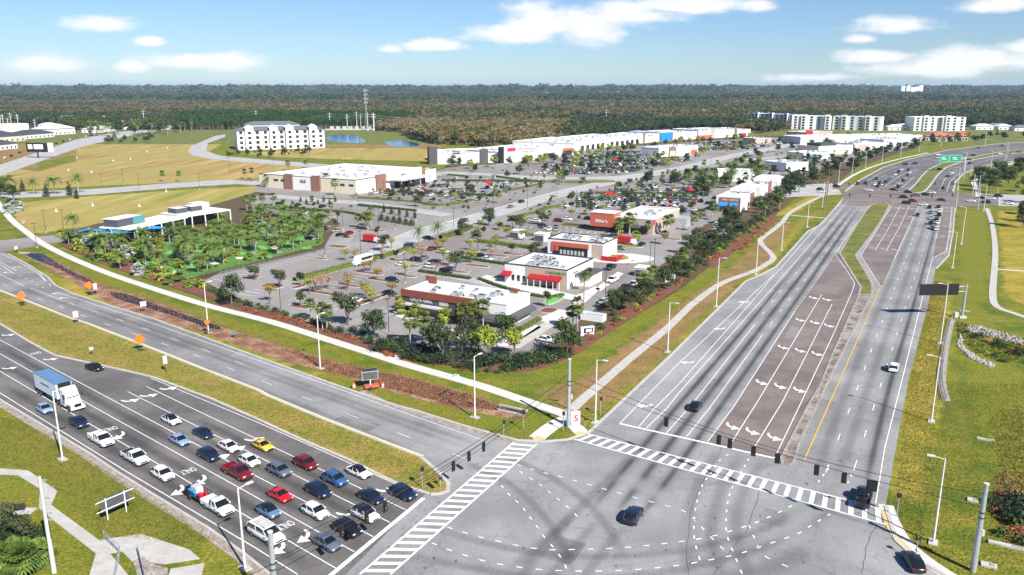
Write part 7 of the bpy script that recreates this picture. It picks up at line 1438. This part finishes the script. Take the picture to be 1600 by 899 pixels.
for poly, n_ in (([(1500,512),(1530,510),(1570,522),(1610,535),(1612,545),(1560,530),(1510,520)],260),([(1500,522),(1506,545),(1530,562),(1555,570),(1550,575),(1515,560),(1496,540)],240)):
    W_ = W(poly); xs = [p.x for p in W_]; ys = [p.y for p in W_]; c = 0
    while c < n_:
        x, y = rd.uniform(min(xs), max(xs)), rd.uniform(min(ys), max(ys))
        if inside((x, y), W_): c += 1; mb.box(x, y, rd.uniform(.05,.25), rd.uniform(.25,.6), rd.uniform(.2,.5), rd.uniform(.2,.5), rz=rd.uniform(0,3), taper=rd.uniform(.4,.8))
o = mb.build('riprap_rocks', 'rock'); o['kind'] = 'stuff'
# white row of small stones / field markers in the hay field
for x, y in ((107,267),(143,270),(177,252),(204,249),(120,247),(230,238),(60,247),(262,232),(88,331),(145,322),(218,323),(260,300)):
    P = G(x, y); t = empty('field_marker', (P.x, P.y, 0)); mb = MB(); mb.box(0,0,.3,.9,.7,.6,taper=.8); mb.build('stone', 'sand_white', t); mb = MB(); mb.tube((0,0,.7),(0,0,1.5),.12,n=5); mb.build('stake', 'white', t); tag(t, 'marker', None, 'pale survey markers in the hay field', near='pale marker')
# ------------------------------------------------------------ far woods
def crown_mesh(seed, h, r, n, s, pine=False):
    rd = random.Random(seed); mb = MB()
    if pine: leafcloud(mb, [(0,0,h*.55,r*.6,1.3),(0,0,h*.75,r*.5,1.1),(0,0,h*.92,r*.3,1.0)], n, s, rnd=rd)
    else: leafcloud(mb, [(r*.4*math.cos(a), r*.4*math.sin(a), h*rd.uniform(.5,.75), r*.6, .9) for a in (0,1.3,2.6,3.9,5.2)], n, s, rnd=rd)
    mb.tube((0,0,0),(0,0,h*.6),.3,n=4,m=1); return mb
def wmat(name, cols, rnd):
    m = bpy.data.materials.new(name); m.use_nodes = True; nt = m.node_tree; N = nt.nodes; L = nt.links; b = N['Principled BSDF']; b.inputs['Roughness'].default_value = .8; b.inputs['Specular IOR Level'].default_value = .15
    g = N.new('ShaderNodeNewGeometry'); ob = N.new('ShaderNodeObjectInfo'); n = N.new('ShaderNodeTexNoise'); n.inputs['Scale'].default_value = .0035; n.inputs['Detail'].default_value = 5; L.new(ob.outputs['Location'], n.inputs['Vector'])
    ad = N.new('ShaderNodeMath'); ad.operation = 'MULTIPLY_ADD'; ad.inputs[1].default_value = rnd; L.new(ob.outputs['Random'], ad.inputs[0]); L.new(n.outputs[0], ad.inputs[2])
    cr = N.new('ShaderNodeValToRGB'); cr.color_ramp.elements[0].position = .45; cr.color_ramp.elements[0].color = (*cols[0], 1); cr.color_ramp.elements[1].position = 1.0; cr.color_ramp.elements[1].color = (*cols[-1], 1)
    for i, c in enumerate(cols[1:-1]): e = cr.color_ramp.elements.new(.42+.53*(i+1)/(len(cols)-1)); e.color = (*c, 1)
    L.new(ad.outputs[0], cr.inputs[0]); L.new(cr.outputs[0], b.inputs['Base Color']); MT[name] = m
wmat('wood_green', [(.020,.042,.014),(.030,.055,.018),(.045,.065,.024),(.075,.08,.03),(.12,.095,.045)], .35)
wmat('wood_autumn', [(.03,.055,.016),(.06,.08,.022),(.14,.13,.03),(.20,.12,.045),(.20,.17,.12)], .55)
wmat('wood_mixed', [(.024,.046,.015),(.036,.060,.02),(.06,.075,.026),(.10,.10,.035),(.14,.11,.05),(.18,.13,.08)], .45)
wmat('wood_pine', [(.026,.058,.014),(.038,.075,.018),(.055,.09,.024)], .25)
def wood(name, polys, spacing, protos, mname, seed, smin=.75, smax=1.3, cap=90000):
    rd = np.random.default_rng(seed); pts = []
    for poly in polys:
        W_ = np.array([(p.x, p.y) for p in W(poly)]); lo, hi = W_.min(0), W_.max(0); N_ = int(min(cap, (hi-lo).prod()/spacing**2)); P = rd.uniform(lo, hi, (N_, 2))
        x, y = P[:,0], P[:,1]; c = np.zeros(N_, bool)
        for i in range(len(W_)):
            a, b = W_[i], W_[(i+1) % len(W_)]
            if a[1] == b[1]: continue
            c ^= ((a[1] > y) != (b[1] > y)) & (x < (b[0]-a[0])*(y-a[1])/(b[1]-a[1])+a[0])
        # keep what can be seen plus a margin
        keep = c & (np.abs(P[:,0]) < P[:,1]*.85+150); pts.append(P[keep])
    P = np.concatenate(pts); n = len(P); print(name, n)
    me = bpy.data.meshes.new(name); co = np.zeros((n, 3), np.float32); co[:,:2] = P; me.vertices.add(n); me.vertices.foreach_set('co', co.ravel())
    at = me.attributes.new('scl', 'FLOAT', 'POINT'); at.data.foreach_set('value', rd.uniform(smin, smax, n).astype(np.float32)); at = me.attributes.new('rot', 'FLOAT', 'POINT'); at.data.foreach_set('value', rd.uniform(0, 6.28, n).astype(np.float32)); at = me.attributes.new('pick', 'INT', 'POINT'); at.data.foreach_set('value', rd.integers(0, len(protos), n).astype(np.int32))
    o = bpy.data.objects.new(name, me); COL.objects.link(o); o['kind'] = 'stuff'
    cl = bpy.data.collections.new(name+'_protos')
    for i, mb in enumerate(protos):
        q = mb.build('proto', [mname, 'bark']); COL.objects.unlink(q); q.name = '%s_%02d' % (name, i); cl.objects.link(q)
    ng = bpy.data.node_groups.new(name, 'GeometryNodeTree'); ng.interface.new_socket('Geometry', in_out='INPUT', socket_type='NodeSocketGeometry'); ng.interface.new_socket('Geometry', in_out='OUTPUT', socket_type='NodeSocketGeometry')
    N = ng.nodes; L = ng.links; gi = N.new('NodeGroupInput'); go = N.new('NodeGroupOutput'); ip = N.new('GeometryNodeInstanceOnPoints'); ci = N.new('GeometryNodeCollectionInfo'); ci.inputs[0].default_value = cl; ci.inputs[1].default_value = True; ci.inputs[2].default_value = True
    def att(nm, ty):
        a = N.new('GeometryNodeInputNamedAttribute'); a.data_type = ty; a.inputs[0].default_value = nm; return a.outputs[0]
    L.new(gi.outputs[0], ip.inputs['Points']); L.new(ci.outputs[0], ip.inputs['Instance']); ip.inputs['Pick Instance'].default_value = True; L.new(att('pick','INT'), ip.inputs['Instance Index'])
    cx = N.new('ShaderNodeCombineXYZ'); L.new(att('rot','FLOAT'), cx.inputs[2]); L.new(cx.outputs[0], ip.inputs['Rotation']); L.new(att('scl','FLOAT'), ip.inputs['Scale']); L.new(ip.outputs[0], go.inputs[0])
    md = o.modifiers.new('trees', 'NODES'); md.node_group = ng
    return o
PB_ = [crown_mesh(i, 11, 4.8, 170, .85) for i in range(4)]; PP_ = [crown_mesh(20+i, 12, 3.0, 130, .7, True) for i in range(3)]; PG_ = [crown_mesh(40+i, 12, 9, 260, 1.7) for i in range(3)]
band = lambda x0, x1, y0, y1: [(x0,y1),(x1,y1),(x1,y0),(x0,y0)]
wood('wood', [[(-100,198),(60,196),(130,205),(250,203),(270,200),(270,185),(-100,183)], [(1170,194),(1240,196),(1520,199),(1720,203),(1720,181),(1170,181)], [(870,222),(900,222),(1000,207),(1180,203),(1190,210),(1230,203),(1170,192),(1000,195),(890,196)]], 6.5, PB_, 'wood_green', 1)
wood('autumn_wood', [[(630,214),(680,226),(800,232),(860,226),(905,216),(900,196),(780,190),(640,192)], [(590,205),(640,208),(640,192),(590,192)], [(1150,205),(1235,205),(1200,198),(1150,198)]], 6.0, PB_, 'wood_autumn', 2, .7, 1.15)
wood('pine_wood', [[(268,203),(370,203),(520,203),(600,200),(640,192),(640,184),(268,184)]], 5.5, PP_, 'wood_pine', 3, .8, 1.3)
wood('wood', [[(-150,185),(1180,185),(1180,172),(-150,172)], [(640,192),(890,194),(890,185),(640,185)], [(1020,195),(1180,192),(1180,185),(1020,185)]], 9.0, PB_, 'wood_mixed', 4, .9, 1.5)
wood('wood', [[(1180,183),(1750,183),(1750,170),(1180,170)], [(-150,173),(1750,173),(1750,163),(-150,163)]], 13.0, PB_, 'wood_mixed', 5, 1.1, 1.8)
wood('autumn_wood', [[(300,174),(1180,174),(1180,166),(300,166)]], 40.0, PB_, 'wood_autumn', 8, 1.1, 1.7)
wood('far_wood', [[(-200,164),(1800,164),(1800,150),(-200,150)]], 40.0, PG_, 'wood_green', 6, 1.2, 2.4, 120000)
wood('far_wood', [[(-200,150.5),(1800,150.5),(1800,140.5),(-200,140.5)]], 130.0, PG_, 'wood_green', 7, 3.0, 6.0, 120000)
# ============================================================ FAR HILLS, SKY, SUN, AIR, CAMERA
mb = MB(); rd = random.Random(3); vs = []; fs = []; nx, ny = 70, 8
for j in range(ny):
    for i in range(nx):
        a = math.radians(-2+42*i/(nx-1)); d_ = 15000+j*1700; e = math.sin(math.pi*j/(ny-1)); q = min(1, i/12)*min(1, (nx-1-i)/6)
        vs.append((math.sin(a)*d_, math.cos(a)*d_, e*q*(70+16*math.sin(i*.35)+9*math.sin(i*1.1+j))))
for j in range(ny-1):
    for i in range(nx-1): fs.append((j*nx+i, j*nx+i+1, (j+1)*nx+i+1, (j+1)*nx+i))
mb.add(vs, fs, 0, True); mb.build('hills', 'forest_floor', kind='structure')
SUN_AZ = math.atan2(7.9, -11.4); EL = math.radians(41)
sd_ = Vector((math.sin(SUN_AZ)*math.cos(EL), math.cos(SUN_AZ)*math.cos(EL), math.sin(EL)))
l = bpy.data.lights.new('sun', 'SUN'); l.energy = 5.0; l.angle = math.radians(.5); l.color = (1.0, .955, .88); so = bpy.data.objects.new('sun', l); COL.objects.link(so); so.rotation_euler = sd_.to_track_quat('Z', 'Y').to_euler(); so.location = (0,0,200)
w = bpy.data.worlds.new('World'); scene.world = w; w.use_nodes = True; nt = w.node_tree; N = nt.nodes; L = nt.links; bg = N['Background']; bg.inputs[1].default_value = .056
sk = N.new('ShaderNodeTexSky'); sk.sky_type = 'NISHITA'; sk.sun_disc = False; sk.sun_elevation = EL; sk.sun_rotation = SUN_AZ; sk.air_density = 1.0; sk.dust_density = .1; sk.ozone_density = 2.5
tc = N.new('ShaderNodeTexCoord'); sp = N.new('ShaderNodeSeparateXYZ'); L.new(tc.outputs['Generated'], sp.inputs[0])
def mt(op, a, b=None, c=None):
    n = N.new('ShaderNodeMath'); n.operation = op
    for i, v in enumerate((a, b, c)):
        if v is None: continue
        if isinstance(v, (int, float)): n.inputs[i].default_value = v
        else: L.new(v, n.inputs[i])
    return n.outputs[0]
az = mt('ARCTAN2', sp.outputs[0], sp.outputs[1]); el = mt('ARCSINE', sp.outputs[2])
nz = N.new('ShaderNodeTexNoise'); nz.inputs['Scale'].default_value = 13; nz.inputs['Detail'].default_value = 9; nz.inputs['Roughness'].default_value = .64; mp = N.new('ShaderNodeMapping'); mp.inputs['Scale'].default_value = (1,1,2.6); L.new(tc.outputs['Generated'], mp.inputs[0]); L.new(mp.outputs[0], nz.inputs['Vector'])
nv = mt('MULTIPLY', mt('SUBTRACT', nz.outputs[0], .5), 2.5)
cur = None
CL = [(160,38,55,17),(232,66,26,10),(70,102,90,26),(205,105,30,14),(315,96,95,19),(610,78,25,9),(680,73,62,13),(790,55,85,24),(850,35,90,32),(925,48,60,34),(985,25,80,28),(1070,10,120,16),(1185,12,36,15),(1545,10,60,17),(1410,42,75,18),(1345,62,28,10),(1370,92,70,16),(1540,95,110,34),(1440,110,120,22),(1275,122,90,10),(1600,75,60,20)]
for (x, y, rx, ry) in CL:
    D = G(x, y, 0) - Vector((0,0,HC)) if y > HOR+1 else None
    u, v_ = (x-CX)/FPX, -(y-CY)/FPX; vec = Vector((u, CP+v_*SP, -SP+v_*CP)).normalized(); a0, e0 = math.atan2(vec.x, vec.y), math.asin(vec.z); k = math.cos(math.atan(u))
    ra, re = rx/FPX*k, ry/FPX*k
    dx = mt('DIVIDE', mt('SUBTRACT', az, a0), ra); dy0 = mt('DIVIDE', mt('SUBTRACT', el, e0), re)
    dy = mt('MULTIPLY', dy0, mt('ADD', 1.0, mt('MULTIPLY', mt('LESS_THAN', dy0, 0.0), .5)))
    dd = mt('SQRT', mt('ADD', mt('MULTIPLY', dx, dx), mt('MULTIPLY', dy, dy))); m_ = mt('SUBTRACT', 1.15, dd)
    cur = m_ if cur is None else mt('MAXIMUM', cur, m_)
cov = N.new('ShaderNodeMapRange'); cov.interpolation_type = 'SMOOTHSTEP'; L.new(mt('ADD', cur, nv), cov.inputs[0]); cov.inputs[1].default_value = 0.0; cov.inputs[2].default_value = .85; cov.inputs[4].default_value = .9
shade = N.new('ShaderNodeMapRange'); L.new(mt('ADD', cur, mt('MULTIPLY', nv, .8)), shade.inputs[0]); shade.inputs[1].default_value = 0.0; shade.inputs[2].default_value = 1.0; shade.inputs[3].default_value = .82; shade.inputs[4].default_value = 1.0
cc = N.new('ShaderNodeMix'); cc.data_type = 'RGBA'; cc.inputs[6].default_value = (7.4,8.3,9.4,1); cc.inputs[7].default_value = (11.5,11.4,11.4,1); L.new(shade.outputs[0], cc.inputs[0])
mx = N.new('ShaderNodeMix'); mx.data_type = 'RGBA'; L.new(cov.outputs[0], mx.inputs[0]); tn = N.new('ShaderNodeMix'); tn.data_type = 'RGBA'; tn.blend_type = 'MULTIPLY'; tn.inputs[0].default_value = 1; tn.inputs[7].default_value = (.74,.93,1.25,1); L.new(sk.outputs[0], tn.inputs[6]); L.new(tn.outputs[2], mx.inputs[6]); L.new(cc.outputs[2], mx.inputs[7]); L.new(mx.outputs[2], bg.inputs[0])
# air
hz = MB(); hz.box(0, 0, 60, 56000, 56000, 128); hm = bpy.data.materials.new('haze'); hm.use_nodes = True; nt2 = hm.node_tree; nt2.nodes.remove(nt2.nodes['Principled BSDF']); pv = nt2.nodes.new('ShaderNodeVolumePrincipled'); pv.inputs['Color'].default_value = (.55,.78,1,1); pv.inputs['Density'].default_value = 5e-5; pv.inputs['Anisotropy'].default_value = 0.0
nt2.links.new(pv.outputs[0], nt2.nodes['Material Output'].inputs['Volume']); MT['haze'] = hm
if USE_HAZE: hz.build('haze', 'haze', kind='stuff')
cam = bpy.data.cameras.new('camera'); cam.sensor_width = 36; cam.lens = 36*FPX/1600; cam.clip_start = 1; cam.clip_end = 120000; co = bpy.data.objects.new('camera', cam); COL.objects.link(co); co.location = (0,0,HC); co.rotation_euler = (math.pi/2-PITCH, 0, 0); scene.camera = co
scene.view_settings.view_transform = 'Standard'; scene.view_settings.look = 'None'; scene.view_settings.exposure = .8; scene.view_settings.gamma = 1
scene.cycles.max_bounces = 6; scene.cycles.transparent_max_bounces = 12; scene.cycles.volume_bounces = 0; scene.cycles.use_denoising = True
# ============================================================ LABELS
LMK = [('the rust banded restaurant',730,500),('the red awning restaurant',850,440),('the salmon striped restaurant',910,395),('the tan restaurant with the sign block',1010,355),('the big cream store',560,290),('the putting garden clubhouse',280,355),('the brick shop row with blue awnings',1170,320),('the minibus',566,412),
 ('the dark fence of the putting garden',420,408),('the curved ditch',200,462),('the message board',579,600),('the corner banner',899,668),('the overhead sign with dark back',1490,470),('the far junction',1410,300),('the green direction sign',1485,262),('the magenta sign wall',796,250),('the blue store front',1041,217),('the pond apartments',440,230),
 ('the communication tower',573,195),('the highway billboard',60,235),('the far apartments',1270,200),('the red roofed hall',1468,218),('the path fork on the right',1520,290),('the lawn path',70,780),('the thick pole at bottom right',1520,860),('the large red letters',1100,214),('the white bin enclosures',828,372),('the date palms',670,378),('the side street at far left',60,385),
 ('the small shop row in the far car park',1060,243),('the teal canopy building',1275,250),('the bare access road through the hay field',230,292),('the red delivery truck',580,378),('the monument sign at the lot corner',917,520),('the monument sign by the palms',1046,440),('the curving inner street',800,325),('the round concrete apron',967,404),('the brown turn lanes',1400,350),('the zebra crossing on the left',720,770),('the near stop line',560,860),('the long pale warehouse',1350,222)]
ORD = ['first','second','third','fourth','fifth','sixth','seventh','eighth','ninth','tenth','eleventh','twelfth']+[a for a in 'thirteenth fourteenth fifteenth sixteenth seventeenth eighteenth nineteenth twentieth'.split()]+['twenty '+a for a in 'first second third fourth fifth sixth seventh eighth ninth'.split()]+['thirtieth']+['thirty '+a for a in 'first second third fourth fifth sixth seventh eighth ninth'.split()]
bpy.context.view_layer.update()
DESC = {'cabbage_palm':'round headed cabbage palm','royal_palm':'tall feathery palm','feather_palm':'feather leaved palm','date_palm':'broad crowned date palm','silver_palm':'silvery fan palm','low_palm':'low spreading palm','golden_palm':'yellow green low palm','oak_tree':'dark green oak','dark_oak_tree':'very dark tree','young_oak_tree':'small round oak','leafy_tree':'bright green tree','crepe_myrtle':'small golden leaved tree','bare_myrtle':'thin pinkish brown tree','cypress_tree':'dark conical cypress','clipped_bush':'ball shaped bush','shrub':'green shrub','rust_shrub':'rust coloured shrub','dark_shrub':'dark green bush','silver_shrub':'silvery shrub','golden_shrub':'golden shrub','power mast':'white power mast','lamp':'white street lamp','parking lamp':'thin dark lamp post','pale marker':'pale marker'}
KD = {'suv':'sport utility car','sedan':'sedan','hatch':'hatchback','pickup':'pickup','van':'van','coupe':'coupe'}
B = {}
for o, nr in PEND:
    l = o.location if o.location.length > .01 else Vector(o.data.vertices[0].co) if o.type == 'MESH' else o.location
    x, y = PX(l)
    nm, lx, ly = min(LMK, key=lambda a: (a[1]-x)**2+((a[2]-y)*1.7)**2)
    if o.get('_k'):
        base = '%s %s' % ({'skyblue':'light blue','steelblue':'blue grey','slate':'dark slate','maroon':'dark red'}.get(o['_c'], o['_c']), KD[o['_k']])
    elif o.get('_t'): base = DESC[o['_t']]
    else: base = {'hedge':'clipped green hedge','house':'small pale house'}.get(nr, DESC.get(nr, nr or 'thing'))
    dx, dy = x-lx, y-ly
    rel = ('left of' if dx < 0 else 'right of') if abs(dx) > 1.6*abs(dy)*1.2 else ('behind' if dy < 0 else 'in front of')
    B.setdefault((base, rel, nm), []).append((x, o))
for (base, rel, nm), L_ in B.items():
    L_.sort(key=lambda a: a[0])
    for i, (x, o) in enumerate(L_):
        if len(L_) == 1: s = '%s %s %s' % (base, rel, nm)
        elif i == 0: s = 'leftmost %s %s %s' % (base, rel, nm)
        elif i == len(L_)-1: s = 'rightmost %s %s %s' % (base, rel, nm)
        else: s = '%s %s from the left, %s %s' % (ORD[min(i, len(ORD)-1)], base, rel, nm)
        w_ = s.split()
        if len(w_) > 16: s = ' '.join(w for w in w_ if w not in ('the',))
        o['label'] = ' '.join(s.split()[:16])
for o in COL.objects:
    for k in ('_k','_c','_t'):
        if k in o: del o[k]
